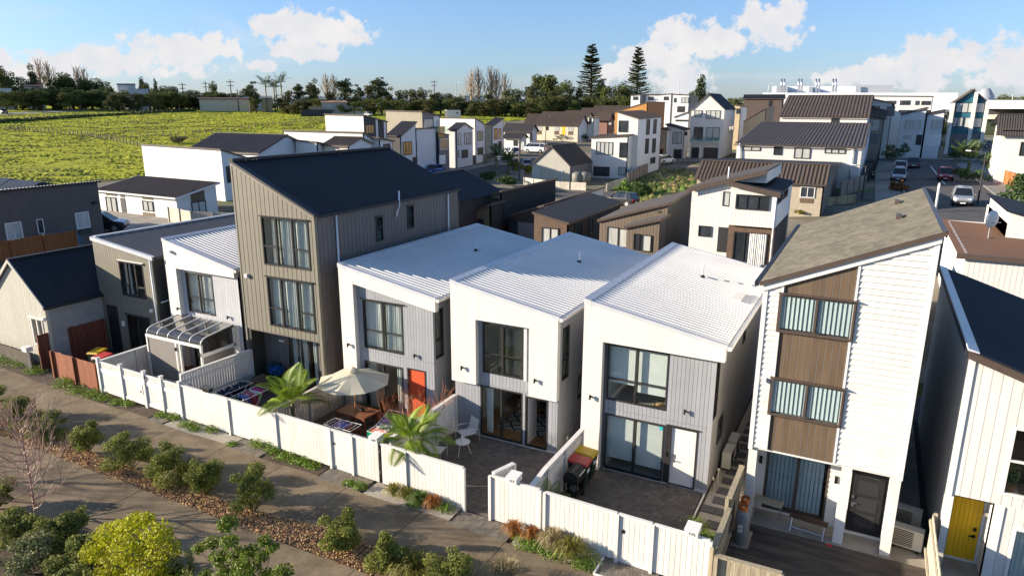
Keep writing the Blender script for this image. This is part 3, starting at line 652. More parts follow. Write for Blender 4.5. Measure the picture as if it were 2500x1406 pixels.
 for h in hs:window(t,rw,*h,M_alu,M_glassd,trans=[(0,h[2]+0.75)]if h[3]-h[2]>1.2 else[],t=0.045)
 for h in hs:room(t,rw,h[0]-.2,h[1]+.4,h[2]-.3,h[3]+.3,1.2,M_roomw,M_carpet)if h[0]>21.5 else None
 for u,zz in((-7.7,2.69),):lamp(t,f,u,zz)
 lamp(t,r,-4.55,2.74,0.018);slab(MB(),f,X0+.002,-7.352,2.296,2.306,0,.002).build('sheet_joint',M_flash,t)
 white_roof(t,X0,X1,Fy,Yb,zl,zr)
 n=np.array([0.185,0,1.0]);vent(t,onroof(1715,676,(X0,Fy,zl),n),0.5)
 return t
def house_b():
 X0,X1,XR,Fy,Ry,Yb,zl,zr=-13.37,-9.04,-9.08,20.95,21.19,32.2,6.05,5.25
 t=thing('white_townhouse','two storey white townhouse with overhanging upper box and open glass door','house',(-11.1,26,0),group='white townhouses in the row')
 z=lambda x:zl+(zr-zl)*(x-X0)/(X1-X0);f=front(Fy);r=front(Ry)
 a,b,zb,zt=-12.31,-10.13,2.15,4.69
 panel(t,f,[[(X0,zb),(a,zb),(a,z(a)-.03),(X0,zl-.03)],[(a,zt),(b,zt),(b,z(b)-.03),(a,z(a)-.03)],[(b,zb),(X1,zb-0.02),(X1,zr-.03),(b,z(b)-.03)]],[],M_plaster,-(Ry-Fy),0,'white_surround')
 W1=(-12.14,-10.47,2.62,4.57);SL=(-12.25,-10.47,0.05,2.10);S2=(-10.36,-9.47,0.05,2.02);holes=[W1,SL,S2]
 wall=panel(t,r,rect(-13.35,XR,0,4.95),holes,M_back,-0.10,0,'front_wall')
 boards(wall,r,rect(-13.35,XR,0.10,2.155),[(h[0],h[1],h[2]-.06,h[3])for h in holes],M_grey,0.145,0.010,0,0.018)
 boards(wall,r,rect(a,b,2.165,4.9),holes,M_grey,0.145,0.010,0,0.018)
 slab(MB(),r,-13.35,XR+.02,0.0,0.095,0,0.03).build('base_plinth',M_flash,t)
 w=window(t,r,*W1,M_alu,M_glass,mull=[-11.30],trans=[(0,3.40),(1,3.40)],t=0.055)
 room(t,r,-12.9,-9.4,2.5,4.9,3.2,M_roomw,M_carpet)
 blinds(w,r,-12.1,-11.33,2.9,4.5,-0.17,M_blind,0.055);blinds(w,r,-11.26,-10.5,2.72,4.5,-0.17,M_blind,0.055)
 slab(MB(),r,-10.43,-10.32,2.6,4.75,0.018,0.05).build('window_trim',M_flash,t)
 s=window(t,r,*SL,M_alu,M_glass,mull=[-11.36],t=0.06,name='sliding_door')
 s2=window(t,r,*S2,M_alu,M_glass,t=0.05,name='door_frame')
 for p in list(s2.children):bpy.data.objects.remove(p)
 slab(MB(),r,-10.46,-10.37,0.05,2.12,-0.05,0.03).build('door_post',M_grey,t)
 mb=MB();slab(mb,r,-10.30,-10.275,0.10,1.98,-0.80,-0.07);mb.build('open_door_leaf',M_whitetrim,t)
 room(t,r,-12.9,-9.2,0.04,2.25,5.0,M_roomw,M_wood,'living_room')
 drape(s,r,-12.15,-11.85,0.1,2.05,-0.25,M_curtain,3,0.03,gather=0.1)
 rw=rightw(XR+0.0);hs=[(21.45,22.05,2.72,4.70),(23.0,23.9,1.45,2.35)]
 mass(t,X0,XR,Ry,Yb,zl-0.06,zr-0.10,M_back,hs)
 sw=[o for o in t.children if o.name.startswith('side_wall')][-1]
 boards(sw,rw,rect(Ry,27.5,0.1,2.60),hs,M_grey,0.20,0.010,0,0.016);boards(sw,rw,rect(Ry,27.5,2.61,zr-0.16),hs,M_grey,0.20,0.010,0,0.016)
 for h in hs:q=window(t,rw,*h,M_alu,M_glass,trans=[(0,h[2]+0.75)]if h[3]-h[2]>1.2 else[],t=0.05);blinds(q,rw,h[0]+.05,h[1]-.05,h[2]+.05,h[3]-.05,-0.12,M_blind,0.06)
 for h in hs:room(t,rw,h[0]-.15,h[1]+.3,h[2]-.1,h[3]+.1,1.0,M_roomw,M_carpet)
 lamp(t,f,-12.88,2.75);lamp(t,f,-9.86,2.81)
 white_roof(t,X0,X1,Fy,Yb,zl,zr)
 vent(t,onroof(1414,640,(X0,Fy,zl),np.array([0.187,0,1.0])),0.45)
 def pat():
  m,nt,N,L,b_,out=newmat('patterned_rug');tc=N('ShaderNodeTexCoord');mp=N('ShaderNodeMapping');mp.inputs['Rotation'].default_value=(0,0,0.785);mp.inputs['Scale'].default_value=(3.2,3.2,3.2);L(tc.outputs['Object'],mp.inputs[0])
  v=N('ShaderNodeTexVoronoi');v.feature='DISTANCE_TO_EDGE';v.inputs['Scale'].default_value=0.8;v.inputs['Randomness'].default_value=0.25;L(mp.outputs[0],v.inputs['Vector'])
  c=N('ShaderNodeValToRGB');L(v.outputs['Distance'],c.inputs[0]);e=c.color_ramp.elements;c.color_ramp.interpolation='CONSTANT';e[0].color=(0.03,0.028,0.025,1);e[1].position=0.10;e[1].color=(0.5,0.47,0.42,1);x=e.new(0.26);x.color=(0.05,0.045,0.04,1);x=e.new(0.31);x.color=(0.42,0.4,0.36,1);L(c.outputs[0],b_.inputs['Base Color']);b_.inputs['Roughness'].default_value=0.95;return m
 tag(MB().obox((-10.9,23.5,0.052),2.3,2.8,0.018).build('rug',pat()),'black and white diamond patterned rug on the timber floor','rug')
 k=thing('coffee_table','small round coffee table with a plant inside the open house','table',(-11.0,23.3,0.062),world=False)
 MB().lathe([(0.32,0.40),(0.32,0.43)],(0,0,0),18).build('table_top',M_wood,k)
 for a_ in range(3):MB().bar((0.2*math.cos(a_*2.1),0.2*math.sin(a_*2.1),0.40),(0.3*math.cos(a_*2.1),0.3*math.sin(a_*2.1),0),0.035).build('leg',M_wood,k)
 pm=mat('patterned_armchair',(0.035,0.033,0.03),0.9,0.0,9,col2=(0.55,0.52,0.46),lo=0.52,hi=0.54)
 k=thing('armchair','black and white patterned armchair inside the open house','armchair',(-11.55,23.9,0.062),0.5,world=False)
 MB().obox((0,0,0.25),0.7,0.7,0.34).build('seat',pm,k);MB().obox((0,0.33,0.62),0.7,0.14,0.85,0,0,-0.12).build('backrest',pm,k)
 for sx in(-1,1):MB().obox((sx*0.38,0,0.36),0.10,0.7,0.5).build('armrest',pm,k)
 MB().box(-.3,.3,-.3,.3,0,.08).build('base',M_wood,k)
 k=thing('potted_plant','small leafy plant in a white pot on the coffee table','plant',(-11.0,23.3,0.492),world=False)
 MB().lathe([(0.06,0),(0.09,0.12)],(0,0,0),12).build('pot',M_whitetrim,k);foliage('leaves',mat('house_plant_leaf',(0.06,0.13,0.03),0.5,0.2,5),k,[((0,0,0.2),(0.16,0.16,0.12))],120,0.05,4)
 return t
def house_a():
 X0,X1,XR,Fy,Ry,Yb,zl,zr=-18.50,-13.94,-14.20,20.79,21.03,31.8,6.14,5.32
 t=thing('white_townhouse','two storey white townhouse behind the parasol with sloping white header and orange door','house',(-16,26,0),group='white townhouses in the row')
 z=lambda x:zl+(zr-zl)*(x-X0)/(X1-X0);f=front(Fy);r=front(Ry);a=-17.81
 panel(t,f,[[(X0,0),(a,0),(a,z(a)-.03),(X0,zl-.03)],[(a,5.41),(X1,4.77),(X1,zr-.03),(a,z(a)-.03)]],[],M_plaster,-(Ry-Fy),0,'white_surround')
 W1=(-17.55,-15.60,2.74,4.78);SL=(-17.6,-15.68,0.05,2.2);DR=(-15.45,-14.62,0.03,2.22);holes=[W1,SL,DR]
 top=[(a,0),(XR,0),(XR,4.98),(a,5.55)]
 wall=panel(t,r,top,holes,M_back,-0.10,0,'front_wall')
 boards(wall,r,[(a,2.64),(XR,2.64),(XR,4.96),(a,5.5)],holes,M_grey,0.135,0.010,0,0.018)
 boards(wall,r,rect(a,XR,0.1,2.63),[(h[0],h[1],h[2]-.06,h[3])for h in holes],M_grey,0.135,0.010,0,0.018)
 slab(MB(),r,a,XR+.02,0.0,0.095,0,0.03).build('base_plinth',M_flash,t)
 w=window(t,r,*W1,M_alu,M_glass,mull=[-16.58],trans=[(0,3.52),(1,3.52)],t=0.055,head=0.08)
 room(t,r,-17.5,-14.8,2.65,4.85,3.0,M_roomw,M_carpet)
 drape(w,r,-17.5,-16.62,2.80,4.72,-0.16,M_curtain,9,0.025,seed=1);drape(w,r,-16.54,-15.65,2.80,4.72,-0.16,M_curtain,9,0.03,seed=2,gather=0.05)
 s=window(t,r,*SL,M_alu,M_glass,mull=[-16.65],t=0.06,name='sliding_door')
 room(t,r,-17.5,-14.5,0.04,2.45,3.5,M_roomw,M_wood)
 drape(s,r,-17.5,-17.15,0.1,2.15,-0.2,M_curtain,4,0.03);drape(s,r,-16.15,-15.8,0.1,2.15,-0.2,M_curtain,3,0.03)
 fr=MB();frame_box(fr,r,DR[0]-0.02,DR[1]+0.02,DR[2],DR[3]+0.03,0.05,-0.08,0.035);fr.build('door_frame',M_alu,t)
 d=slab(MB(),r,DR[0]+0.03,DR[1]-0.03,DR[2]+0.05,DR[3]-0.02,-0.06,-0.02).build('door',M_orange,t,label='orange red front door')
 slab(MB(),r,-15.38,-15.32,0.95,1.1,-0.02,0.03).build('handle',M_steel,d)
 rw=rightw(XR);hs=[(21.12,21.68,2.76,4.72)]
 mass(t,X0,XR,Ry,Yb,zl-0.06,zr-0.10,M_back,hs)
 sw=[o for o in t.children if o.name.startswith('side_wall')][-1]
 boards(sw,rw,rect(Ry,25,0.1,2.62),hs,M_grey,0.18,0.010,0,0.016);boards(sw,rw,rect(Ry,25,2.63,zr-0.16),hs,M_grey,0.18,0.010,0,0.016)
 q=window(t,rw,*hs[0],M_alu,M_glass,trans=[(0,3.5)],t=0.05);blinds(q,rw,21.17,21.63,2.85,4.65,-0.12,M_blind,0.055);room(t,rw,21.18,21.9,2.7,4.8,0.25,M_roomw,M_carpet)
 lamp(t,f,-18.15,2.84);lamp(t,r,-15.05,2.83,0.018);[slab(MB(),f,X0+.002,a-.002,zz,zz+.010,0,.002).build('sheet_joint',M_flash,t)for zz in(2.52,4.62)]
 white_roof(t,X0,X1,Fy,Yb,zl,zr)
 vent(t,onroof(1162,612,(X0,Fy,zl),np.array([0.18,0,1.0])),0.35)
 return t
def house_tower():
 X0,X1,Fy,Yb,zl,zr,zo=-23.75,-19.38,20.6,31.2,9.98,8.05,2.77
 t=thing('tower_house','tall three storey olive board clad house with dark monopitch roof and curtained windows','house',(-21.5,26,0))
 z=lambda x:zl+(zr-zl)*(x-X0)/(X1-X0);f=front(Fy);g=front(21.45)
 W2=(-22.28,-19.72,5.76,7.80);W1=(-22.24,-19.68,3.10,5.26);holes=[W1,W2]
 wall=panel(t,f,[(X0,zo),(X1,zo),(X1,zr-.05),(X0,zl-.05)],holes,M_oliveback,-0.12,0,'front_wall')
 boards(wall,f,[(X0+0.08,zo),(X1-0.13,zo),(X1-0.13,z(X1-0.13)-.17),(X0+0.08,z(X0+0.08)-.17)],holes,M_olive,0.243,0.026,0,0.025)
 mb=MB();slab(mb,f,X0-.01,X0+0.075,2.2,z(X0+.07)-.1,0.0,0.04);mb.build('corner_trim',M_olive,t)
 mb=MB();slab(mb,f,X1-0.125,X1+0.02,0.0,zr-.1,-0.12,0.045);mb.build('corner_trim',M_olive,t)
 MB().loft([f.P(X0,zl-.18,0),f.P(X1,zr-.18,0),f.P(X1,zr-.03,0),f.P(X0,zl-.03,0)],[f.P(X0,zl-.18,.05),f.P(X1,zr-.18,.05),f.P(X1,zr-.03,.05),f.P(X0,zl-.03,.05)]).build('barge_board',M_olive,t)
 for i,W in enumerate(holes):
  w=window(t,f,*W,M_alu,M_glass,mull=[W[0]+0.80,W[0]+1.68],trans=[(0,W[2]+0.80),(2,W[2]+0.80)],t=0.06,d=0.05,depth=0.1,head=0.07)
  room(t,f,W[0],W[1],W[2]-0.2,W[3]+0.15,3.0,M_roomw,M_carpet)
  a=W[0]+0.42 if i else W[0]+0.1
  drape(w,f,a,W[0]+0.8,W[2]+0.05,W[3]-0.05,-0.16,M_curtain,4,0.03,seed=i);drape(w,f,W[0]+0.86,W[0]+1.64,W[2]+0.05,W[3]-0.05,-0.16,M_curtain,6,0.035,seed=i+5,gather=0.08);drape(w,f,W[0]+1.72,W[1]-0.05,W[2]+0.05,W[3]-0.05,-0.16,M_curtain,7,0.03,seed=i+9)
 MB().box(X0+0.02,X1-0.13,Fy+0.01,21.45,zo-0.06,zo-0.001).build('soffit',M_taupe,t)
 SL=(-22.2,-20.45,0.05,2.45);DR=(-20.35,-19.62,0.05,2.4)
 gw=panel(t,g,rect(X0,X1-0.02,0,zo-0.06),[SL,DR],M_oliveback,-0.1,0,'ground_floor_wall');boards(gw,g,rect(X0,X1-0.14,0.05,zo-0.08),[SL,DR],M_taupe,0.243,0.02,0,0.02)
 s=window(t,g,*SL,M_alu,M_glass,mull=[-21.62,-21.02],trans=[(0,1.05)],t=0.06,name='sliding_door')
 drape(s,g,-22.15,-21.7,0.1,2.4,-0.2,M_curtain,3,0.03);drape(s,g,-21.55,-21.2,0.1,2.4,-0.2,M_curtain,3,0.03);drape(s,g,-20.95,-20.6,0.1,2.4,-0.2,M_curtain,3,0.03)
 room(t,g,-23.3,-19.6,0.04,2.5,3.5,M_roomw,M_wood)
 d=slab(MB(),g,DR[0]+.03,DR[1]-.03,.06,2.38,-0.06,-0.01).build('door',M_doorblack,t);mb=MB();slab(mb,g,-19.78,-19.71,1.0,1.2,-0.01,0.04);slab(mb,g,-19.78,-19.66,.9,.93,0.0,0.05);mb.build('handle',M_steel,d)
 rw=rightw(X1);hs=[(24.35,24.85,6.35,7.45),(26.7,27.25,6.55,7.65)]
 mass(t,X0,X1,Fy+.13,Yb,zl-0.1,zr-0.06,M_oliveback,hs)
 sw=[o for o in t.children if o.name.startswith('side_wall')][-1]
 for a,b in((0.05,2.70),(2.72,5.55),(5.57,zr-0.12)):boards(sw,rw,rect(Fy+0.14,Yb,a,b),hs,M_taupe,0.25,0.016,0,0.018)
 for h in hs:window(t,rw,*h,M_alu,M_glassd,t=0.05,d=0.05,head=0.04);room(t,rw,h[0]-.1,h[1]+.1,h[2]-.1,h[3]+.1,0.8,M_roomw,M_carpet)
 for y,z0 in((21.75,0.2),(30.2,4.5)):
  MB().tube([rw.P(y,z0,0.09),rw.P(y,zr-0.1,0.09)],0.042,10).build('downpipe',M_pipe,t,True)
 MB().tube([rw.P(25.75,7.30,0.03),rw.P(25.75,7.32,0.14),rw.P(25.80,7.55,0.15),rw.P(25.95,7.75,0.16),rw.P(25.95,8.45,0.16)],0.035,8).build('vent_pipe',M_pipe,t,True)
 lampm=MB();slab(lampm,f,-23.42,-23.28,5.08,5.24,0.025,0.14);lampm.build('sensor_light',M_whitetrim,t)
 slab(MB(),g,-22.7,-22.4,2.06,2.14,0.02,0.08).build('bulkhead_light',M_whitetrim,t)
 s=(zr-zl)/(X1-X0)
 corr(t,(X0+0.08,Fy+0.10,z(X0+.08)),(X1+0.06,Fy+0.10,z(X1+.06)),(X0+0.08,Yb+.03,z(X0+.08)),0.19,0.04,M_navyroof)
 MB().loft([(X0-.04,Fy-.07,zl-.05),(X1+.08,Fy-.07,z(X1+.08)-.05),(X1+.08,Fy-.07,z(X1+.08)+.04),(X0-.04,Fy-.07,zl+.06)],[(X0-.04,Fy+.22,zl-.05),(X1+.08,Fy+.22,z(X1+.08)-.05),(X1+.08,Fy+.22,z(X1+.08)+.05),(X0-.04,Fy+.22,zl+.07)]).build('front_flashing',M_navyroof,t)
 MB().box(X0-.06,X0+.2,Fy-.06,Yb+.05,zl-.02,zl+.085).build('ridge_flashing',M_navyroof,t)
 MB().box(X1+.07,X1+.18,Fy-.03,Yb+.03,zr-.14,zr-.03).build('gutter',M_navyroof,t)
 return t
for fn in(house_c,house_b,house_a,house_tower):fn()
M_shingle=mat('asphalt_shingle',(0.172,0.157,0.118),0.9,0.16,1.2,0.3,90,orand=0,island=0.16,spec=0.15)
def house_d():
 X0,X1,Fy,Yb,ze,zp=-2.38,1.60,19.95,30.7,7.50,9.28
 t=thing('shingled_house','narrow three storey white weatherboard house with brown panels and shingle roof','house',(-0.4,25,0))
 z=lambda x:ze+(zp-ze)*(x+2.5)/(1.69+2.5);f=front(Fy);zb=2.53
 a,b=-1.87,-0.12
 W2=(-1.95,-0.05,6.16,7.25);W1=(-1.95,-0.05,3.66,4.78)
 wall=panel(t,f,[(X0,zb),(X1,zb),(X1,z(X1)-.1),(X0,z(X0)-.1)],[(a,b,6.2,7.2),(a,b,3.7,4.74)],mat('pale_backing',(.36,.35,.33),.8),-0.12,0,'front_wall')
 boards(wall,f,[(X0,zb),(a,zb),(a,z(a)-.2),(X0,z(X0)-.2)],[],M_white,0.165,0.011,0,0.012,'h','weatherboard',lap=0.03)
 boards(wall,f,[(b,zb),(X1,zb),(X1,z(X1)-.2),(b,z(b)-.2)],[],M_white,0.165,0.011,0,0.012,'h','weatherboard',lap=0.03)
 boards(wall,f,[(a+.005,zb),(b-.005,zb),(b-.005,z(b)-.2),(a+.005,z(a)-.2)],[(a,b,W2[2],W2[3]),(a,b,W1[2],W1[3])],M_brownpanel,0.172,0.012,-0.05,0.004,'v','board')
 for u in(X0-0.02,X1-0.10):MB().loft([f.P(u,2.45,0),f.P(u+.12,2.45,0),f.P(u+.12,z(u+.12)-.18,0),f.P(u,z(u)-.18,0)],[f.P(u,2.45,.055),f.P(u+.12,2.45,.055),f.P(u+.12,z(u+.12)-.18,.055),f.P(u,z(u)-.18,.055)]).build('corner_board',M_whitetrim,t)
 for u in(a-.06,b):MB().loft([f.P(u,zb,0),f.P(u+.06,zb,0),f.P(u+.06,z(u+.06)-.18,0),f.P(u,z(u)-.18,0)],[f.P(u,zb,.052),f.P(u+.06,zb,.052),f.P(u+.06,z(u+.06)-.18,.052),f.P(u,z(u)-.18,.052)]).build('trim_board',M_whitetrim,t)
 MB().loft([f.P(X0-.03,z(X0-.03)-.28,0),f.P(X1+.04,z(X1+.04)-.28,0),f.P(X1+.04,z(X1+.04)-.04,0),f.P(X0-.03,z(X0-.03)-.04,0)],[f.P(X0-.03,z(X0-.03)-.28,.08),f.P(X1+.04,z(X1+.04)-.28,.08),f.P(X1+.04,z(X1+.04)-.04,.08),f.P(X0-.03,z(X0-.03)-.04,.08)]).build('fascia',M_whitetrim,t)
 for i,W in enumerate((W2,W1)):
  mb=MB();frame_box(mb,f,W[0]-.02,W[1]+.02,W[2]-.02,W[3]+.02,0.03,-.05,0.075);mb.build('window_box',M_brownalu,t)
  w=window(t,f,*W,M_brownalu,M_glass,mull=[-1.0],t=0.055,d=0.085,depth=0.06,head=0.03)
  blinds(w,f,W[0]+.06,-1.04,W[2]+.10,W[3]-.06,0.0,M_vblind,0.115,'vertical_blind',True);blinds(w,f,-0.95,W[1]-.06,W[2]+.10,W[3]-.06,0.0,M_vblind,0.115,'vertical_blind',True)
  room(t,f,a-.02,b+.02,W[2]-.1,W[3]+.1,1.6,M_roomw,M_carpet)
 g=front(20.88);h=front(20.74)
 MB().box(X0,X1,Fy+.02,20.9,2.46,2.525).build('soffit',M_whitetrim,t)
 SL=(-1.95,-0.16,0.12,2.35)
 gw=panel(t,g,rect(X0,0.25,0,2.46),[SL],M_back,-0.1,0,'ground_floor_wall');boards(gw,g,rect(X0,0.25,0.02,2.45),[SL],M_white,0.165,0.011,0,0.012,'h','weatherboard',lap=0.026)
 s=window(t,g,*SL,M_brownalu,M_glass,mull=[-1.05],t=0.06,name='sliding_door')
 blinds(s,g,-1.88,-1.1,.2,2.28,-0.16,M_vblind,0.115,'vertical_blind',True);blinds(s,g,-1.0,-0.32,.2,2.28,-0.16,M_vblind,0.115,'vertical_blind',True)
 room(t,g,-2.2,0.1,.1,2.4,2.5,M_roomw,M_wood)
 dw=slab(MB(),h,0.42,1.36,0.10,2.42,-0.08,-0.03).build('door',M_doorblack,t,label='black front door with dark glass panels')
 for k in range(4):slab(MB(),h,0.62,1.16,0.30+k*0.53,0.72+k*0.53,-0.03,-0.024).build('door_panel',mat('smoked_glass',(0.035,0.036,0.038),0.12,0.05,3,spec=0.6),dw)
 mb=MB();slab(mb,h,0.49,0.56,1.20,1.27,-0.03,0.01);slab(mb,h,0.50,0.64,1.02,1.05,-0.02,0.02);slab(mb,h,0.50,0.57,0.92,1.0,-0.03,0.0);mb.build('handle',M_steel,dw)
 slab(MB(),h,0.40,1.38,0.05,0.10,-0.08,0.05).build('door_sill',M_whitetrim,t)
 panel(t,h,rect(0.25,X1,0,2.46),[(0.42,1.36,0.0,2.43)],M_doorblack,-0.1,-0.09,'porch_wall');panel(t,h,rect(0.25,0.42,0,2.46),[],M_white,-0.1,0,'porch_cheek');panel(t,h,rect(1.36,X1,0,2.46),[],M_white,-0.1,0,'porch_cheek')
 for(x0,x1,y0)in((-2.38,-2.14,19.97),(0.13,0.39,19.97),(1.34,1.60,19.97)):MB().box(x0,x1,y0,y0+0.26,0.06,2.46).build('porch_post',M_white,t)
 for u,zz in((-2.1,1.72),(0.03,1.60)):slab(MB(),g,u-.045,u+.045,zz-.11,zz+.11,0.03,0.10).build('porch_light',M_black,t)
 mb=MB();slab(mb,f,-2.20,-2.08,4.62,4.74,0.02,0.14);mb.build('sensor_light',M_whitetrim,t)
 mass(t,X0,X1,Fy+.13,Yb,ze-.05,zp-.2,M_white)
 sl=(zp-ze)/(1.69+2.5);A=Vector((-2.52,Fy-.1,ze));B=Vector((1.70,Fy-.1,zp));n=Vector((-sl,0,1)).normalized();u=(B-A).normalized();Lr=(B-A).length;Wd=Yb+.1-(Fy-.1)
 MB().loft([A-n*.08,B-n*.08,B-n*.005,A-n*.005],[p+Vector((0,Wd,0))for p in(A-n*.08,B-n*.08,B-n*.005,A-n*.005)]).build('roof_deck',M_brownalu,t)
 V=[];F=[];rc=0.145;cw=0.21;rg=random.Random(5);i=0;s_=0.0
 while s_<Lr-0.02:
  y=-(cw/2 if i%2 else 0)+rg.uniform(-.05,.05)
  while y<Wd:
   y0,y1=max(y,0),min(y+cw-0.01,Wd);e=rg.uniform(0,.004)
   if y1-y0>.03:
    p=A+u*s_+Vector((0,y0,0))-OFF[t];q=A+u*min(s_+rc+.03,Lr)+Vector((0,y0,0))-OFF[t];w_=Vector((0,y1-y0,0));k=len(V)
    V+=[tuple(p+n*(.012+e)),tuple(p+w_+n*(.012+e)),tuple(q+w_+n*.001),tuple(q+n*.001),tuple(p-n*.004),tuple(p+w_-n*.004)]
    F+=[(k,k+1,k+2,k+3),(k+4,k+5,k+1,k)]
   y+=cw
  s_+=rc;i+=1
 o=put('shingles',fast_mesh('shingles',V,F,False,[M_shingle]),t);o['kind']='stuff'
 MB().loft([A-n*.10-Vector((0,.03,0)),B-n*.10-Vector((0,.03,0)),B+n*.015-Vector((0,.03,0)),A+n*.015-Vector((0,.03,0))],[A-n*.10,B-n*.10,B+n*.015,A+n*.015]).build('barge_flashing',M_brownalu,t)
 MB().box(-2.64,-2.53,Fy-.12,Yb+.1,ze-.10,ze+.03).build('gutter',M_navyroof,t)
 MB().loft([B+n*.02+Vector((-.1,0,0)),B+n*.03+Vector((.04,0,-.03)),B+Vector((.04,0,-.15)),B+Vector((.0,0,-.15))],[q+Vector((0,Wd,0))for q in(B+n*.02+Vector((-.1,0,0)),B+n*.03+Vector((.04,0,-.03)),B+Vector((.04,0,-.15)),B+Vector((.0,0,-.15)))]).build('ridge_flashing',M_brownalu,t)
 nn=np.array([-sl,0,1.0])
 for px,py in((2194,533),(2190,497)):
  p=onroof(px,py,tuple(A),nn);p.z+=0.06;MB().obox(p,0.16,0.50,0.13,0,-math.atan(sl)*0+0.0).build('roof_vent',M_brownalu,t)
 return t
def house_e():
 X0,Fy,Yb,XR=2.68,20.0,30.4,8.0;zl=6.36;s=-0.345;z=lambda x:zl+s*(x-X0)
 t=thing('batten_house','white board and batten house with mustard yellow door at the right edge','house',(4.5,25,0))
 f=front(Fy);g=front(20.72)
 W1=(3.80,4.55,2.64,4.52);W2=(4.22,5.6,0.12,1.80);P=(2.86,3.72,0,2.31)
 wall=panel(t,f,[(X0,0),(XR,0),(XR,z(XR)-.1),(X0,zl-.1)],[W1,W2,P],M_white,-0.12,0,'front_wall')
 boards(wall,f,[(X0+.05,2.34),(XR,2.34),(XR,z(XR)-.2),(X0+.05,z(X0)-.25)],[W1,W2,P],M_white,0.225,0.014,0,0.016);boards(wall,f,[(3.74,0.1),(XR,0.1),(XR,2.32),(3.74,2.32)],[W1,W2,P],M_white,0.225,0.014,0,0.016)
 MB().loft([f.P(X0-.02,2.3,0),f.P(X0+.10,2.3,0),f.P(X0+.10,z(X0)-.2,0),f.P(X0-.02,z(X0)-.2,0)],[f.P(X0-.02,2.3,.05),f.P(X0+.10,2.3,.05),f.P(X0+.10,z(X0)-.2,.05),f.P(X0-.02,z(X0)-.2,.05)]).build('corner_board',M_whitetrim,t)
 for u0,u1 in((X0-.01,2.84),(3.74,3.96)):slab(MB(),f,u0,u1,0,2.30,0.001,0.045).build('porch_pier',M_whitetrim,t)
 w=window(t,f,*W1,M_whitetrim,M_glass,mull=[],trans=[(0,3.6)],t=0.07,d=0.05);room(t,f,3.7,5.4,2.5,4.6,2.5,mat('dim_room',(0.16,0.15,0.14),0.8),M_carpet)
 w2=window(t,f,*W2,M_whitetrim,M_glass,mull=[4.9],t=0.07,d=0.05,name='sliding_door');drape(w2,f,4.3,5.5,.18,1.75,-.15,M_vblind,10,.03);room(t,f,4.1,5.7,.1,2,2.5,M_roomw,M_wood)
 d=MB();boards(t,g,rect(2.92,3.64,0.12,2.2),[],M_yellow,0.104,0.006,0.0,0.03,name='door_board');slab(MB(),g,2.86,3.70,0.10,2.30,-0.06,0.0).build('door',M_yellow,t,label='mustard yellow boarded front door')
 mb=MB();slab(mb,g,3.50,3.58,1.05,1.15,0.03,0.05);slab(mb,g,3.42,3.58,0.88,0.91,0.05,0.08);slab(mb,g,3.50,3.58,0.85,0.94,0.03,0.05);mb.build('handle',M_black,t)
 mb=MB();frame_box(mb,g,2.84,3.72,.08,2.3,.07,-.05,.04);mb.build('door_frame',M_whitetrim,t)
 MB().box(2.84,2.86,Fy,20.75,0,2.31).box(3.72,3.74,Fy,20.75,0,2.31).box(2.84,3.74,Fy,20.75,2.31,2.34).build('porch_lining',M_white,t)
 MB().box(2.82,3.76,19.5,20.72,0.0,0.08).build('door_step',M_concrete,t)
 slab(MB(),rightw(3.718),20.38,20.5,1.72,1.82,-0.10,0).build('porch_light',M_steel,t)
 slab(MB(),f,4.03,4.2,4.75,4.9,0.02,.14).build('junction_box',mat('cream_plastic',(.6,.55,.4),.5),t)
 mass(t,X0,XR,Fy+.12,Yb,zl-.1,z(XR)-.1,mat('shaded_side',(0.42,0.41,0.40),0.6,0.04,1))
 MB().loft([f.P(X0-.10,z(X0-.1)-.24,.12),f.P(XR,z(XR)-.24,.12),f.P(XR,z(XR)-.04,.12),f.P(X0-.10,z(X0-.1)-.04,.12)],[f.P(X0-.10,z(X0-.1)-.24,.17),f.P(XR,z(XR)-.24,.17),f.P(XR,z(XR)-.04,.17),f.P(X0-.10,z(X0-.1)-.04,.17)]).build('fascia',M_brownalu,t)
 corr(t,(X0,Fy-.15,z(X0)),(XR+.1,Fy-.15,z(XR+.1)),(X0,Yb+.1,z(X0)),0.08,0.018,M_navyroof,trap=False)
 MB().loft([(X0-.12,Fy-.18,zl+.0),(X0+.13,Fy-.18,z(X0+.13)+.0),(X0+.13,Fy-.18,z(X0+.13)+.035),(X0-.12,Fy-.18,zl+.06)],[(X0-.12,Yb+.1,zl+.0),(X0+.13,Yb+.1,z(X0+.13)+.0),(X0+.13,Yb+.1,z(X0+.13)+.035),(X0-.12,Yb+.1,zl+.06)]).build('ridge_flashing',M_flash,t)
 MB().box(X0-.12,X0-.09,Fy-.15,Yb+.1,zl-.2,zl+.0).build('barge_board',M_navyroof,t)
 k=thing('potted_plant','leafy plant in a terracotta pot on the sill of the right hand house','plant',(4.05,20.3,2.60),world=False)
 MB().box(-.2,.2,-.18,.4,-.14,0).build('sill_shelf',M_whitetrim,k);MB().lathe([(.07,0),(.11,.16)],(0,0,0),12).build('pot',mat('terracotta',(.4,.13,.05),.7),k);foliage('leaves',mat('house_plant_leaf',(0.06,0.13,0.03),0.5),k,[((0,0,.5),(.16,.13,.3))],160,.05,8)
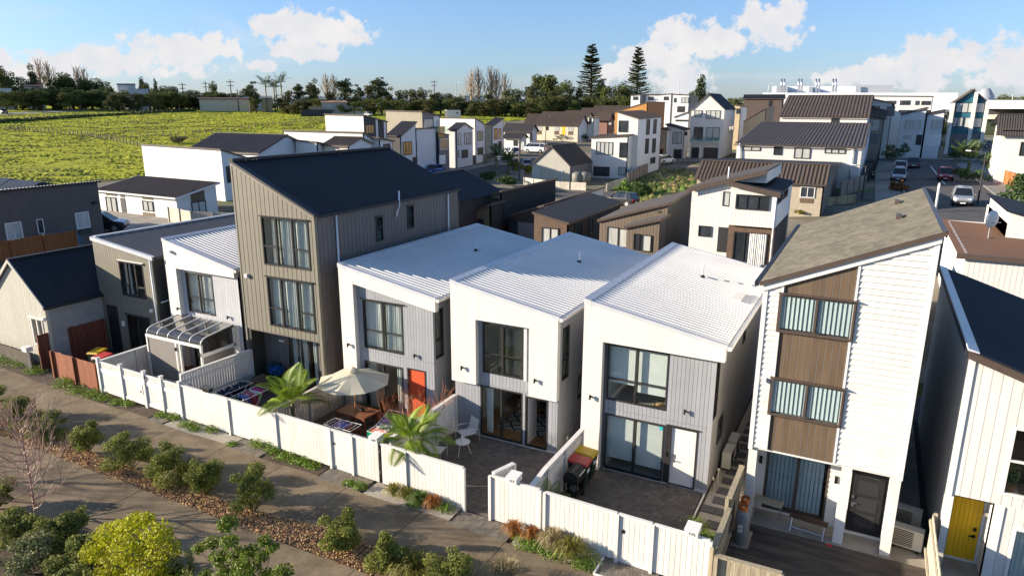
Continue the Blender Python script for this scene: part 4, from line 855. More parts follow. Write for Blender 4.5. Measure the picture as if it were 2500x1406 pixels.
def house_f():
 X0,X1,XR,Fy,Ry,Yb,zl,zr=-28.98,-24.45,-24.52,20.8,21.05,31,6.21,5.26
 t=thing('white_townhouse','two storey white townhouse behind the curved glass porch, left of the tall house','house',(-26.5,26,0),group='white townhouses in the row')
 z=lambda x:zl+(zr-zl)*(x-X0)/(X1-X0);f=front(Fy);r=front(Ry);a=-28.25
 panel(t,f,[[(X0,0),(a,0),(a,z(a)-.03),(X0,zl-.03)],[(a,4.88),(X1,4.86),(X1,zr-.03),(a,z(a)-.03)]],[],M_plaster,-(Ry-Fy),0,'white_surround')
 W1=(-27.95,-26.15,2.80,4.72);SL=(-27.9,-26.0,0.05,2.15);holes=[W1,SL]
 wall=panel(t,r,rect(a,XR,0,5.0),holes,M_back,-.1,0,'front_wall');boards(wall,r,rect(a,XR,.05,4.95),holes,mat('pale_grey_cladding',(.44,.45,.47),.55,.04),0.15,.010,0,.018)
 w=window(t,r,*W1,M_alu,M_glass,mull=[-27.1],trans=[(0,3.55),(1,3.55)],t=.055);drape(w,r,-27.9,-27.15,2.85,4.68,-.16,M_curtain,9,.02);drape(w,r,-27.05,-26.2,2.85,4.68,-.16,M_curtain,9,.02);room(t,r,-27.9,-25,2.7,4.85,3,M_roomw,M_carpet)
 window(t,r,*SL,M_alu,M_glass,mull=[-26.95],t=.06,name='sliding_door');room(t,r,-27.9,-25,.05,2.3,3,M_roomw,M_wood)
 mass(t,X0,XR,Ry,Yb,zl-.06,zr-.12,M_grey,[(21.2,21.7,2.8,4.75)]);window(t,rightw(XR),21.2,21.7,2.8,4.75,M_alu,M_glassd,trans=[(0,3.5)],t=.05)
 lamp(t,f,-28.35,2.95);lamp(t,r,-25.3,2.9,.018);slab(MB(),f,-28.5,-28.36,5.6,5.72,0,.14).build('sensor_light',M_whitetrim,t)
 white_roof(t,X0,X1,Fy,Yb,zl,zr,pitch=0.22,fm=0.3)
 p=thing('glazed_porch','white framed porch with curved smoky glass roof and grey drop screens','porch',(-26.6,19.6,0))
 px0,px1,py0,py1,zt,zw=-28.48,-24.95,19.12,20.92,2.64,2.12
 def arc(k,n=12):
  s=k/n
  if s<0.55:q=s/0.55;return(py1-(py1-(py0+.45))*q,zt-.16*q)
  a_=(s-.55)/.45*math.pi/2;return(py0+.45-.45*math.sin(a_),zw+.06+(zt-.16-zw-.06)*math.cos(a_))
 M_smoke=glassmat('smoky_glazing',(0.34,0.33,0.31),1.6,0.06,(0.10,0.09,0.08),0.35)
 xs_=[px0+(px1-px0)*i/5 for i in range(6)]
 for i in range(5):
  mb=MB()
  for k in range(12):(ya,za),(yb_,zb_)=arc(k),arc(k+1);mb.poly([(xs_[i]+.03,ya,za),(xs_[i+1]-.03,ya,za),(xs_[i+1]-.03,yb_,zb_),(xs_[i]+.03,yb_,zb_)])
  mb.build('roof_pane',M_smoke,p,True)
 for x in xs_:MB().tube([(x,arc(k)[0],arc(k)[1]+.01)for k in range(13)],.028,6).build('roof_rib',M_whitetrim,p)
 MB().box(px0-.05,px1+.05,py0-.05,py0+.06,zw-.07,zw+.06).build('front_beam',M_whitetrim,p)
 for x in(px0,-26.55,-26.30,px1):MB().box(x-.045,x+.045,py0-.04,py0+.05,0.05,zw-.07).build('post',M_whitetrim,p)
 M_screen=mat('grey_screen',(0.205,0.19,0.17),0.8,.04,2)
 MB().box(px0+.06,-26.62,py0-.01,py0+.02,.18,zw-.09).build('drop_screen',M_screen,p);MB().box(px0+.05,-26.6,py0-.015,py0+.03,.10,.17).build('sill',M_whitetrim,p)
 MB().box(px1-.02,px1+.02,py0+.07,py1-.1,.15,1.62).build('drop_screen',M_screen,p);MB().box(px1-.04,px1+.04,py0+.06,py1,1.62,1.76).build('side_beam',M_whitetrim,p)
 mb=MB();mb.loft([(px1-.006,py0+.05,1.77)]+[(px1-.006,arc(k)[0],arc(k)[1]-.03)for k in range(12,-1,-1)]+[(px1-.006,py1,1.77)],[(px1+.006,py0+.05,1.77)]+[(px1+.006,arc(k)[0],arc(k)[1]-.03)for k in range(12,-1,-1)]+[(px1+.006,py1,1.77)]);mb.build('side_pane',M_smoke,p)
 MB().box(px1-.04,px1+.04,py1-.09,py1,.05,2.5).build('post',M_whitetrim,p)
 MB().box(px0-.3,px1+.1,py0-.5,21.0,0.012,.06).build('deck',mat('red_deck',(.20,.06,.035),.6,.2,4),p)
 for x in(-26.52,-25.02):MB().obox((x,py0-.07,zw-.35),.06,.08,.16).build('speaker',M_black,p)
 k=thing('plant_shelf','small shelf with red and green pot plants inside the porch doorway','shelf',(-25.75,19.6,.06),world=False)
 MB().box(-.3,.3,-.12,.12,.55,.6).box(-.3,-.26,-.12,.12,0,.55).box(.26,.3,-.12,.12,0,.55).build('shelf',M_wood,k)
 foliage('red_flowers',mat('red_flower',(.5,.03,.03),.6),k,[((-.15,0,.72),(.14,.1,.1))],90,.04,2);foliage('leaves',mat('lime_leaf',(.2,.42,.05),.5),k,[((.12,0,.92),(.12,.1,.14)),((.1,0,.68),(.1,.1,.1))],120,.05,3)
 return t
def house_g():
 X0,X1,Fy,Yb,zl,zr=-33.94,-29.52,20.6,33.5,5.88,5.32
 t=thing('olive_house','two storey olive board house with low dark sheet roof beside the gabled cottage','house',(-31.7,27,0))
 z=lambda x:zl+(zr-zl)*(x-X0)/(X1-X0);f=front(Fy)
 W1=(-32.1,-30.3,3.16,4.88);SL=(-32.05,-30.3,.05,2.22);DR=(-33.6,-32.7,.03,2.5);H=[W1,SL,DR]
 wall=panel(t,f,[(X0,0),(X1,0),(X1,zr-.05),(X0,zl-.05)],H,M_oliveback,-.12,0,'front_wall')
 boards(wall,f,[(X0,.05),(X1,.05),(X1,zr-.2),(X0,zl-.2)],H,M_olive,.152,.014,0,.02)
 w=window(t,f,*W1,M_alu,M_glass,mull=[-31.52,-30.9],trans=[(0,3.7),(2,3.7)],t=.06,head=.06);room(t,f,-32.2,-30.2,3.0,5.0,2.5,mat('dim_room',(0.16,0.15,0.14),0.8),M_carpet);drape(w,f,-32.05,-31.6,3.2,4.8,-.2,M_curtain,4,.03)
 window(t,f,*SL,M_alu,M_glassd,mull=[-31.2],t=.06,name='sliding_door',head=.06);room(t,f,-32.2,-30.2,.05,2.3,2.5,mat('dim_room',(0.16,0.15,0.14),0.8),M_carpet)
 slab(MB(),f,*DR,-.06,-.01).build('door',M_doorblack,t);slab(MB(),f,-32.45,-32.28,1.55,1.8,.02,.06).build('meter_box',M_whitetrim,t)
 slab(MB(),f,-30.05,-29.9,2.6,2.75,.02,.14).build('sensor_light',M_whitetrim,t);slab(MB(),f,-32.1,-30.2,4.92,4.96,.02,.09).build('window_flashing',M_whitetrim,t)
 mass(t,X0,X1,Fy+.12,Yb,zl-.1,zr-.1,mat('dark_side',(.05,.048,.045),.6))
 MB().tube([(X1-.12,Fy-.08,.1),(X1-.12,Fy-.08,zr-.15)],.042,8).build('downpipe',M_pipe,t,True)
 MB().tube([(X1+.06,Fy+.1,3.1),(X1+.06,Fy+4,3.3)],.03,6).build('waste_pipe',M_pipe,t,True)
 corr(t,(X0,Fy-.02,z(X0)),(X1+.06,Fy-.02,z(X1+.06)),(X0,Yb,z(X0)),.52,.010,M_charroof)
 MB().loft([(X0-.05,Fy-.08,zl-.15),(X1+.05,Fy-.08,zr-.15),(X1+.05,Fy-.08,zr+.03),(X0-.05,Fy-.08,zl+.03)],[(X0-.05,Fy+.08,zl-.15),(X1+.05,Fy+.08,zr-.15),(X1+.05,Fy+.08,zr+.035),(X0-.05,Fy+.08,zl+.035)]).build('front_flashing',M_flash,t)
 MB().box(X0-.06,X0+.15,Fy+.085,Yb,zl-.1,zl+.05).build('ridge_flashing',M_flash,t);MB().box(X1+.07,X1+.17,Fy,Yb,zr-.14,zr-.03).build('gutter',M_alu,t)
def house_h():
 X0,X1,XA,Fy,Yb,ze,za=-38.3,-33.85,-36.05,17.85,27,3.04,5.0
 t=thing('gabled_cottage','stone coloured gabled cottage with dark roof and white window at the left edge','house',(-36,22,0))
 f=front(Fy);W=(-35.15,-34.2,1.0,2.35)
 wall=panel(t,f,[(X0,0),(X1,0),(X1,ze),(XA,za),(X0,ze)],[W],M_pale,-.12,0,'front_wall')
 boards(wall,f,[(X0,.1),(X1,.1),(X1,ze-.05),(XA,za-.05),(X0,ze-.05)],[W,(-35.0,-34.25,0,1.0)],M_pale,.20,.012,0,.018)
 slab(MB(),f,-35.0,-34.25,.3,.96,.0,.02).build('yellow_panel',M_yellow,t)
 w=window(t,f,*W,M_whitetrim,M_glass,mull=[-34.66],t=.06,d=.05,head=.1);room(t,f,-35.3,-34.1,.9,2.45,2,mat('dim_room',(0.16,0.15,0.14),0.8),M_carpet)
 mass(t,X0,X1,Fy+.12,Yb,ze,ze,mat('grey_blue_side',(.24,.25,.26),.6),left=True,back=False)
 panel(t,front(Yb),[(X0,0),(X1,0),(X1,ze),(XA,za),(X0,ze)],[],M_pale,-.12,0,'back_wall')
 corr(t,(XA,Fy-.12,za+.05),(X1+.12,Fy-.12,ze-.03),(XA,Yb,za+.05),.19,.035,M_navyroof);corr(t,(XA,Fy-.12,za+.05),(X0-.12,Fy-.12,ze-.03),(XA,Yb,za+.05),.19,.035,M_navyroof)
 for s,x in((1,X1+.12),(-1,X0-.12)):MB().loft([(XA,Fy-.16,za-.08),(x,Fy-.16,ze-.16),(x,Fy-.16,ze+.03),(XA,Fy-.16,za+.10)],[(XA,Fy-.10,za-.08),(x,Fy-.10,ze-.16),(x,Fy-.10,ze+.03),(XA,Fy-.10,za+.10)]).build('barge_board',M_pale,t)
 MB().box(XA-.1,XA+.1,Fy-.12,Yb,za+.04,za+.12).build('ridge_cap',M_navyroof,t);MB().box(X1+.12,X1+.22,Fy-.1,Yb,ze-.14,ze-.03).build('gutter',M_navyroof,t)
 slab(MB(),f,-33.98,-33.86,2.38,2.5,.02,.16).build('camera',M_whitetrim,t)
for fn in(house_d,house_e,house_f,house_g,house_h):fn()
#fences
def fence(name,label,cat,x0,x1,posts,h=1.48,plank=0.146,smooth=False,m=None,gate=None,z0=0.06,proud=0.05,group='white boarded front fences'):
 """front fence along the path: posts, planks each their own, capping rail; gate=(x0,x1) hung between posts"""
 m=m or M_white;xm=(x0+x1)/2;t=thing(name,label,cat,(xm,fy(xm),0),group=group)
 for x in posts:MB().obox((x,fy(x)-proud*.5,h/2),.09,.09,h+.0,-0.0315).build('post',m,t)
 edges=sorted(set([x0]+list(posts)+[x1]))
 for a,b in zip(edges[:-1],edges[1:]):
  if b-a<.2:continue
  A=Vector((a+.045,fy(a+.045),0));B=Vector((b-.045,fy(b-.045),0));U=(B-A).normalized();w=Wall(A,U,Vector((U.y,-U.x,0)));Ln=(B-A).length
  g=gate and abs((a+b)/2-(gate[0]+gate[1])/2)<.3
  lo=z0+(.10 if g else 0)
  if smooth:slab(MB(),w,0,Ln,lo,h-.03,-.02,.012).build('panel',m,t)
  else:boards(t,w,rect(0,Ln,lo,h-.03),[],m,plank,.010,-.012,.012,name='plank')
  mb=MB();slab(mb,w,-.02,Ln+.02,h-.03,h+.02,-.05,.045);mb.build('cap_rail',m,t)
  mb=MB();slab(mb,w,0,Ln,.35,.43,-.06,-.022);slab(mb,w,0,Ln,1.1,1.18,-.06,-.022);mb2=mb
  slab(MB(),w,0,Ln,.35,.43,-.06,-.022).build('rail',m,t);slab(MB(),w,0,Ln,1.1,1.18,-.06,-.022).build('rail',m,t)
  if g:
   slab(MB(),w,0,Ln,.02,lo-.01,-.04,-.01).build('gravel_board',M_whitetrim,t)
   slab(MB(),w,.08,.13,.95,1.02,.012,.04).build('latch',M_black,t)
 return t
fence('white_fence','smooth white panel fence before the courtyard with clothes racks','fence',-23.45,-18.3,[-20.72,-18.3],smooth=True)
fence('white_fence','white boarded fence with closed gate before the parasol courtyard','fence',-18.2,-13.45,[-18.2,-15.58,-14.59],gate=(-15.58,-14.59))
fence('white_fence','white boarded fence with the palm hanging over it, left of the open gateway','fence',-13.4,-10.12,[-12.35,-10.12],h=1.5)
fence('white_fence','short white boarded fence between open gateway and courtyard corner','fence',-9.18,-7.5,[-9.18,-7.5],h=1.52)
fence('white_fence','white boarded fence with round gate hole before the white front door','fence',-7.42,-2.62,[-7.35,-5.13,-4.14,-2.62],h=1.50,gate=(-5.13,-4.14))
t=[o for o in COL.objects if o.get('label','').startswith('white boarded fence with round')][0]
MB().obox((-4.95,fy(-4.95)-.016,1.02),.085,.012,.085,0,math.pi/4).build('gate_hole',M_black,t)
def side_fence(label,xa,ya,xb,yb,ha,hb,m,posts=2,plank=.15,name='side_fence',cat='fence',group='side fences between the courtyards',both=True,cap=True):
 A=Vector((xa,ya,0));B=Vector((xb,yb,0));U=(B-A).normalized();w=Wall(A,U,Vector((U.y,-U.x,0)));Ln=(B-A).length
 t=thing(name,label,cat,tuple((A+B)/2),group=group)
 boards(t,w,[(0,.04),(Ln,.04),(Ln,hb-.03),(0,ha-.03)],[],m,plank,.010,-.012,.012,name='plank')
 for k in range(posts):u=Ln*k/(posts-1);h=ha+(hb-ha)*k/(posts-1);mb=MB();slab(mb,w,u-.045,u+.045,0,h+.0,.014,.10);mb.build('post',m,t)
 if cap:MB().loft([w.P(0,ha-.03,-.04),w.P(0,ha-.03,.11),w.P(0,ha+.02,.11),w.P(0,ha+.02,-.04)],[w.P(Ln,hb-.03,-.04),w.P(Ln,hb-.03,.11),w.P(Ln,hb+.02,.11),w.P(Ln,hb+.02,-.04)]).build('cap_rail',m,t)
 for zz in(.35,.8):MB().loft([w.P(.05,ha*zz/1.0,.014),w.P(.05,ha*zz,.06),w.P(.05,ha*zz+.08,.06),w.P(.05,ha*zz+.08,.014)],[w.P(Ln-.05,hb*zz,.014),w.P(Ln-.05,hb*zz,.06),w.P(Ln-.05,hb*zz+.08,.06),w.P(Ln-.05,hb*zz+.08,.014)]).build('rail',m,t)
 return t
side_fence('white side fence behind the wheelie bins and barbecue',-7.9,17.55,-7.9,20.5,1.56,1.56,M_white,3)
side_fence('white fence end sloping down beside the potted palm',-7.9,16.5,-7.9,17.52,1.46,1.56,M_white,2)
side_fence('white side fence left of the white garden chairs',-13.35,17.0,-13.35,21.1,1.5,1.5,M_white,4)
side_fence('tall white side fence behind the brown garden sofa',-23.6,17.0,-23.6,20.55,1.86,1.78,M_white,2,.13)
side_fence('low beige side fence between parasol and tall house',-18.75,17.0,-18.75,20.9,1.35,1.4,mat('beige_fence',(.5,.46,.40),.7),3)
side_fence('white wing of the open gate beside the letterbox',-9.17,16.55,-8.9,17.35,1.55,1.55,M_white,2,.13,'open_gate','gate')
def letterbox(x,num,label,h=1.5):
 t=thing('letterbox',label,'letterbox',(x,fy(x),h),-0.0315,'white letterboxes on the fences',world=False)
 MB().loft([(-.17,-.10,.02),(.17,-.10,.02),(.17,.26,.02),(-.17,.26,.02)],[(-.17,-.10,.17),(.17,-.10,.17),(.17,.26,.22),(-.17,.26,.22)]).build('box',M_whitetrim,t)
 MB().loft([(-.185,-.13,.172),(.185,-.13,.172),(.185,.28,.224),(-.185,.28,.224)],[(-.185,-.13,.185),(.185,-.13,.185),(.185,.28,.237),(-.185,.28,.237)]).build('lid',M_whitetrim,t)
 c=bpy.data.curves.new('number','FONT');c.body=num;c.size=.12;c.extrude=.004;c.align_x='CENTER'
 tmp=bpy.data.objects.new('tmp',c);me=bpy.data.meshes.new_from_object(tmp);bpy.data.objects.remove(tmp);me.materials.append(M_black)
 for v in me.vertices:v.co=Vector((v.co.x+.02,-.106-v.co.z,v.co.y+.055))
 put('house_number',me,t)
letterbox(-8.42,'117','white letterbox numbered 117 beside the open gateway');letterbox(-3.12,'115','white letterbox numbered 115 at the right end of the fence');letterbox(-13.62,'119','white letterbox numbered 119 partly under the palm fronds')
def picket():
 t=thing('picket_fence','white picket topped fence with gate before the glass porch','fence',(-26.2,fy(-26.2),0));xs_=[-28.95,-27.35,-25.78,-24.66,-23.52]
 for i,x in enumerate(xs_):
  p=MB().obox((x,fy(x)-.02,.80),.12,.12,1.60,-.03).build('post',M_whitetrim,t);MB().obox((x,fy(x)-.02,1.615),.16,.16,.03,-.03).build('post_cap',M_whitetrim,p)
 for a,b in zip(xs_[:-1],xs_[1:]):
  A=Vector((a+.06,fy(a+.06),0));B=Vector((b-.06,fy(b-.06),0));U=(B-A).normalized();w=Wall(A,U,Vector((U.y,-U.x,0)));Ln=(B-A).length
  for z0,z1 in((.08,.22),(1.0,1.16),(1.42,1.47)):slab(MB(),w,0,Ln,z0,z1,-.03,.035).build('rail',M_whitetrim,t)
  boards(t,w,rect(0,Ln,.22,1.0),[],mat('off_white_plank',(.62,.61,.59),.55,.03),.095,.008,-.01,.012,name='plank');boards(t,w,rect(.02,Ln-.02,1.16,1.42),[],M_whitetrim,.095,.035,-.01,.01,name='picket')
 w=front(fy(-26.1));slab(MB(),w,-26.18,-25.98,.55,.95,.02,.05).build('letter_plate',M_whitetrim,t);slab(MB(),w,-26.12,-26.04,.62,.70,.05,.054).build('letter_slot',M_black,t);slab(MB(),w,-25.72,-25.68,1.3,1.42,.06,.1).build('latch',M_black,t)
picket()
M_redfence=mat('stained_timber',(.235,.075,.03),.7,.25,2,stretch=(9,9,.8),orand=.12)
M_olddark=mat('old_dark_timber',(.09,.075,.055),.9,.3,2,stretch=(9,9,.8),orand=.15)
M_weather=mat('weathered_timber',(.34,.29,.20),.9,.25,2,stretch=(9,9,.8),orand=.18)
def tfence(label,pts,h,m,plank=.10,name='timber_fence',posts=True,group='timber fences',gap=.006,cap=None,base=None,cat='fence',jit=.02,postgap=1.9,flip=False):
 """timber paling fence along a polyline following the ground"""
 c=sum((Vector((p[0],p[1],0))for p in pts),Vector())/len(pts);zc=tz(c.x,c.y)if base is None else base;c.z=zc
 t=thing(name,label,cat,tuple(c),group=group);rg=random.Random(int(abs(c.x*10)))
 for(xa,ya),(xb,yb)in zip(pts[:-1],pts[1:]):
  A=Vector((xa,ya,0));B=Vector((xb,yb,0));U=(B-A).normalized();w=Wall(A,U,Vector((U.y,-U.x,0))*(-1 if flip else 1));Ln=(B-A).length;u=0
  g=lambda u:(tz(*(A+U*u).xy)if base is None else base)
  while u<Ln-.02:
   b=min(u+plank,Ln);z=g(u);slab(MB(),w,u+gap/2,b-gap/2,z+.03,z+h+rg.uniform(-jit,jit),-.01+rg.uniform(-.003,.003),.012).build('plank',m,t);u=b
  if posts:
   n=max(1,round(Ln/postgap))
   for k in range(n+1):uu=Ln*k/n;z=g(uu);slab(MB(),w,uu-.05,uu+.05,z,z+h+.02,.014,.11).build('post',m,t)
  for zz in(.3,h-.25):z0,z1=g(0),g(Ln);MB().loft([w.P(0,z0+zz,-.07),w.P(0,z0+zz,-.022),w.P(0,z0+zz+.08,-.022),w.P(0,z0+zz+.08,-.07)],[w.P(Ln,z1+zz,-.07),w.P(Ln,z1+zz,-.022),w.P(Ln,z1+zz+.08,-.022),w.P(Ln,z1+zz+.08,-.07)]).build('rail',m,t)
  if cap:z0,z1=g(0)+h,g(Ln)+h;MB().loft([w.P(0,z0,-.06),w.P(0,z0,.09),w.P(0,z0+.04,.09),w.P(0,z0+.04,-.06)],[w.P(Ln,z1,-.06),w.P(Ln,z1,.09),w.P(Ln,z1+.04,.09),w.P(Ln,z1+.04,-.06)]).build('cap_rail',cap,t)
 return t
tfence('red brown stained timber fence left of the white picket fence',[(-32.55,fy(-32.5)),(-29.15,fy(-29.1))],1.28,M_redfence,.15,postgap=1.7,base=0)
tfence('dark weathered low paling fence in front of the cottage',[(-46,17.62),(-34.6,17.24)],.78,M_olddark,.14,posts=False,base=0)
tfence('tall red brown slatted fence beside the cottage wall',[(-33.95,17.35),(-33.75,20.4)],1.75,mat('deep_red_timber',(.12,.035,.022),.7,.2,2,stretch=(9,9,.8),orand=.1),.16,base=0)
tfence('white timber side fence left of the glass porch',[(-29.0,17.1),(-29.0,20.5)],1.42,mat('weathered_white',(.55,.53,.49),.8,.12,2),.15,base=0,cap=M_whitetrim)
tfence('weathered grey timber fence left of the deck',[(-2.52,16.2),(-2.52,18.2)],1.35,M_weather,.12,base=0,cap=M_weather,flip=True)
tfence('taller weathered timber fence behind the gas bottles',[(-2.55,18.25),(-2.55,20.3)],1.62,M_weather,.12,base=0,cap=M_weather,flip=True)
tfence('low weathered timber fence at the front of the deck',[(-2.45,16.17),(-.88,16.2)],1.15,M_weather,.12,base=0,cap=M_weather)
tfence('leaning pale timber fence right of the deck',[(2.5,16.4),(2.5,20.4)],1.45,mat('pale_timber',(.42,.38,.29),.9,.2,2,stretch=(9,9,.8),orand=.15),.13,base=0)
M_deck=mat('weathered_deck',(.19,.155,.12),.9,.5,1.4,.3,40,col2=(.05,.04,.034),stretch=(.55,2.2,1),orand=.2,lo=.42,hi=.62)
dk=thing('timber_deck','weathered stained timber deck in front of the black door','deck',(0,18.3,0))
y=16.1
while y<19.85:MB().box(-2.5,2.46,y,y+.137,.01,.05).build('deck_board',M_deck,dk);y+=.145
sheet('porch_slab',[(-2.42,19.86),(1.66,19.86),(1.66,20.9),(-2.42,20.9)],M_concrete,.05,.05,'concrete porch slab below the brown panelled house')
sheet('side_slab',[(1.66,19.6),(2.5,19.6),(2.5,31),(1.66,31)],M_concrete,.012,.03,'narrow concrete strip between the two right hand houses')
sheet('front_slab',[(2.52,16),(9,16),(9,20.02),(2.52,20.02)],mat('grey_step_concrete',(.2,.18,.16),.9,.15,1.5),.015,.04,'grey concrete in front of the mustard door')
#courtyard furniture
M_tablewood=mat('oiled_hardwood',(.20,.075,.035),.5,.2,3,stretch=(1,8,1),orand=.06)
M_wire=mat('white_wire',(.66,.66,.66),.4,.03)
M_brownweave=mat('brown_weave',(.10,.078,.066),.85,.15,30,.3,60)
CLOTH={k:mat('cloth_'+k,c,.95,.12,5,.3,25,orand=.04)for k,c in dict(black=(.016,.018,.03),navy=(.022,.03,.075),white=(.66,.64,.62),pink=(.58,.11,.16),magenta=(.55,.015,.22),blue=(.10,.18,.48),green=(.05,.42,.06),teal=(.0,.25,.15),lilac=(.40,.27,.45),grey=(.32,.31,.35),orange=(.60,.15,.04),rose=(.55,.22,.22),brown=(.16,.05,.025)).items()}
def cloth_item(t,x,y0,y1,z,drop,col,name='garment',seed=0):
 """cloth hung over a rail running along x, falling on both sides"""
 rg=random.Random(seed);n=8;V=[];F=[];L=y1-y0
 prof=[(-.045,-drop),(-.05,-drop*.5),(-.035,-.03),(0,.008),(.035,-.03),(.05,-drop*.45),(.045,-drop*.85)]
 for i in range(n+1):
  s=i/n;wv=.012*math.sin(s*13+seed)
  for(a,b)in prof:V.append((x+a+wv*(1 if abs(a)>.04 else.3),y0+L*s+.01*math.sin(b*20+seed),z+b*(1+.07*math.sin(s*5+seed))))
 k=len(prof)
 for i in range(n):
  for j in range(k-1):q=i*k+j;F.append((q,q+1,q+k+1,q+k))
 return put(name,fast_mesh(name,V,F,True,[CLOTH[col]]),t)
def rack(label,x,y,rz,L,W,h,items,raise_=0.0):
 t=thing('clothes_rack',label,'clothes rack',(x,y,0.012),rz,'folding clothes racks',world=False);r=.011
 z=lambda u:h+raise_*max(0,(u/L)-.35)*1.0
 mb=MB()
 for s in(-1,1):mb.tube([(-L/2,s*W/2,z(0)),(-L/2+.36*L,s*W/2,z(.36*L)),(L/2,s*W/2,z(L))],r,6)
 for e in(-L/2,L/2):mb.tube([(e,-W/2,z(e+L/2)),(e,W/2,z(e+L/2))],r,6)
 mb.build('frame',M_wire,t)
 n=8
 for k in range(1,n):u=L*k/n;MB().tube([(-L/2+u,-W/2,z(u)),(-L/2+u,W/2,z(u))],.006,5).build('rail',M_wire,t)
 for s in(-1,1):
  MB().tube([(-L*.30,s*W/2,h-.01),(L*.22,s*W/2*.95,0)],r,6).build('leg',M_wire,t);MB().tube([(L*.30,s*W/2*.95,z(L*.8)-.01),(-L*.22,s*W/2*.95,0)],r,6).build('leg',M_wire,t)
 for i,(k,a,b,drop,col)in enumerate(items):u=L*k/n;cloth_item(t,-L/2+u,-W/2+W*a,-W/2+W*b,z(u),drop,col,'garment',i+int(abs(x)*7))
 for i in range(5):MB().obox((-L/2+L*(i+1)/7,-W/2+W*((i*37)%10)/10,z(L*(i+1)/7)+.03),.012,.03,.08,0,.2).build('clothes_peg',M_pipe,t)
rack('clothes rack of dark clothes beside the tall white fence',-22.5,18.55,math.pi/2,1.5,.62,.92,[(k,.05,.95,.42+.1*(k%3),['black','navy','black','black','navy','black','black'][k-1])for k in range(1,8)])
rack('clothes rack hung with pink, white and green clothes',-21.45,18.35,math.pi/2,1.55,.72,.92,[(0,.1,.9,.4,'white'),(1,.3,.8,.3,'green'),(2,.05,.6,.5,'black'),(3,.1,.9,.35,'blue'),(4,.3,.95,.6,'rose'),(5,.1,.95,.7,'pink'),(6,.1,.9,.5,'white'),(6,.0,.3,.3,'green'),(7,.2,.9,.35,'magenta')])
rack('clothes rack of lilac washing before the timber table',-16.25,18.0,0,1.25,.62,.90,[(2,.2,.9,.16,'lilac'),(3,.2,.9,.3,'lilac'),(4,.3,.8,.2,'blue'),(5,.1,.9,.32,'lilac'),(6,.1,.7,.2,'brown')])
rack('raised clothes rack of striped towels beside the second palm',-14.9,18.8,math.pi/2,1.35,.66,.82,[(0,.05,.95,.25,'teal'),(1,.05,.95,.3,'orange'),(2,.05,.95,.35,'rose'),(3,.05,.95,.35,'grey'),(4,.05,.95,.4,'grey'),(6,.05,.95,.42,'grey'),(7,.05,.95,.4,'navy'),(5,.05,.95,.4,'lilac')],.45)
rack('small clothes rack of blue and brown socks near the fence',-15.3,17.45,0,.8,.45,.85,[(2,.2,.9,.2,'blue'),(4,.2,.8,.2,'brown'),(6,.1,.9,.2,'black')])
t=thing('garden_sofa','brown woven garden sofa against the tall white fence','sofa',(-23.05,19.75,.012),-math.pi/2,world=False)
MB().box(-.65,.65,-.38,.36,.05,.36).build('seat',M_brownweave,t);MB().obox((0,.36,.55),1.3,.14,.60,0,0,-.1).build('backrest',M_brownweave,t);MB().box(-.6,.6,-.34,.28,.362,.45).build('cushion',mat('brown_cushion',(.16,.12,.10),.9),t)
for s in(-1,1):MB().box(s*.72-.08,s*.72+.08,-.38,.40,0,.58).build('armrest',M_brownweave,t)
t=thing('side_table','low dark grey slatted table beside the brown sofa','table',(-23.1,18.62,.012),math.pi/2,world=False);MB().box(-.5,.5,-.24,.24,.50,.54).build('table_top',M_brownweave,t)
for a in(-.45,-.15,.15,.45):
 for b in(-.2,.2):MB().box(a-.02,a+.02,b-.02,b+.02,0,.5).build('leg',M_black,t)
t=thing('red_canister','tall narrow red canister beside the sofa','canister',(-22.75,20.5,.012),world=False);MB().lathe([(.10,0),(.10,.62),(.085,.64)],(0,0,0),16).build('body',mat('red_gloss',(.42,.012,.015),.35),t);MB().lathe([(.104,.6),(.104,.66),(.02,.67)],(0,0,0),16).build('cap',mat('red_gloss',(.42,.012,.015),.35),t)
t=thing('flower_stand','stand of artificial blue and green flowers beside the tall house door','flowers',(-22.75,21.05,.012),world=False)
for k in range(7):a=k*.9;MB().tube([(.22*math.cos(a),.22*math.sin(a),0),(.2*math.cos(a+.3),.2*math.sin(a+.3),.7)],.014,5).build('stem',M_black,t)
foliage('leaves',mat('dark_green_leaf',(.012,.07,.035),.5,.2,4),t,[((0,0,.8),(.42,.36,.36))],700,.06,5);foliage('blooms',mat('blue_petal',(.01,.10,.42),.6,.3,4),t,[((.14,-.04,.85),(.34,.32,.28))],420,.06,6)
t=thing('letterbox','small dark letterbox standing on the smooth white fence','letterbox',(-21.9,fy(-21.9)+.05,1.5),world=False);MB().obox((0,0,.09),.34,.2,.16).build('box',M_black,t);MB().obox((-.0,0,.19),.38,.24,.03,0,.12).build('lid',mat('dark_grey_steel',(.09,.09,.09),.4),t)
t=thing('parasol','cream eight sided garden parasol over the timber table','parasol',(-16.92,19.52,0.012),.2,world=False)
MB().tube([(0,0,0),(0,0,2.4)],.024,8).build('pole',mat('varnished_pole',(.42,.20,.07),.5),t);MB().lathe([(.22,0),(.22,.06),(.05,.09)],(0,0,0),16).build('base',M_black,t)
mc=mat('cream_canvas',(.60,.565,.43),.85,.04,3,.15,60,trans=.25);R8=1.42
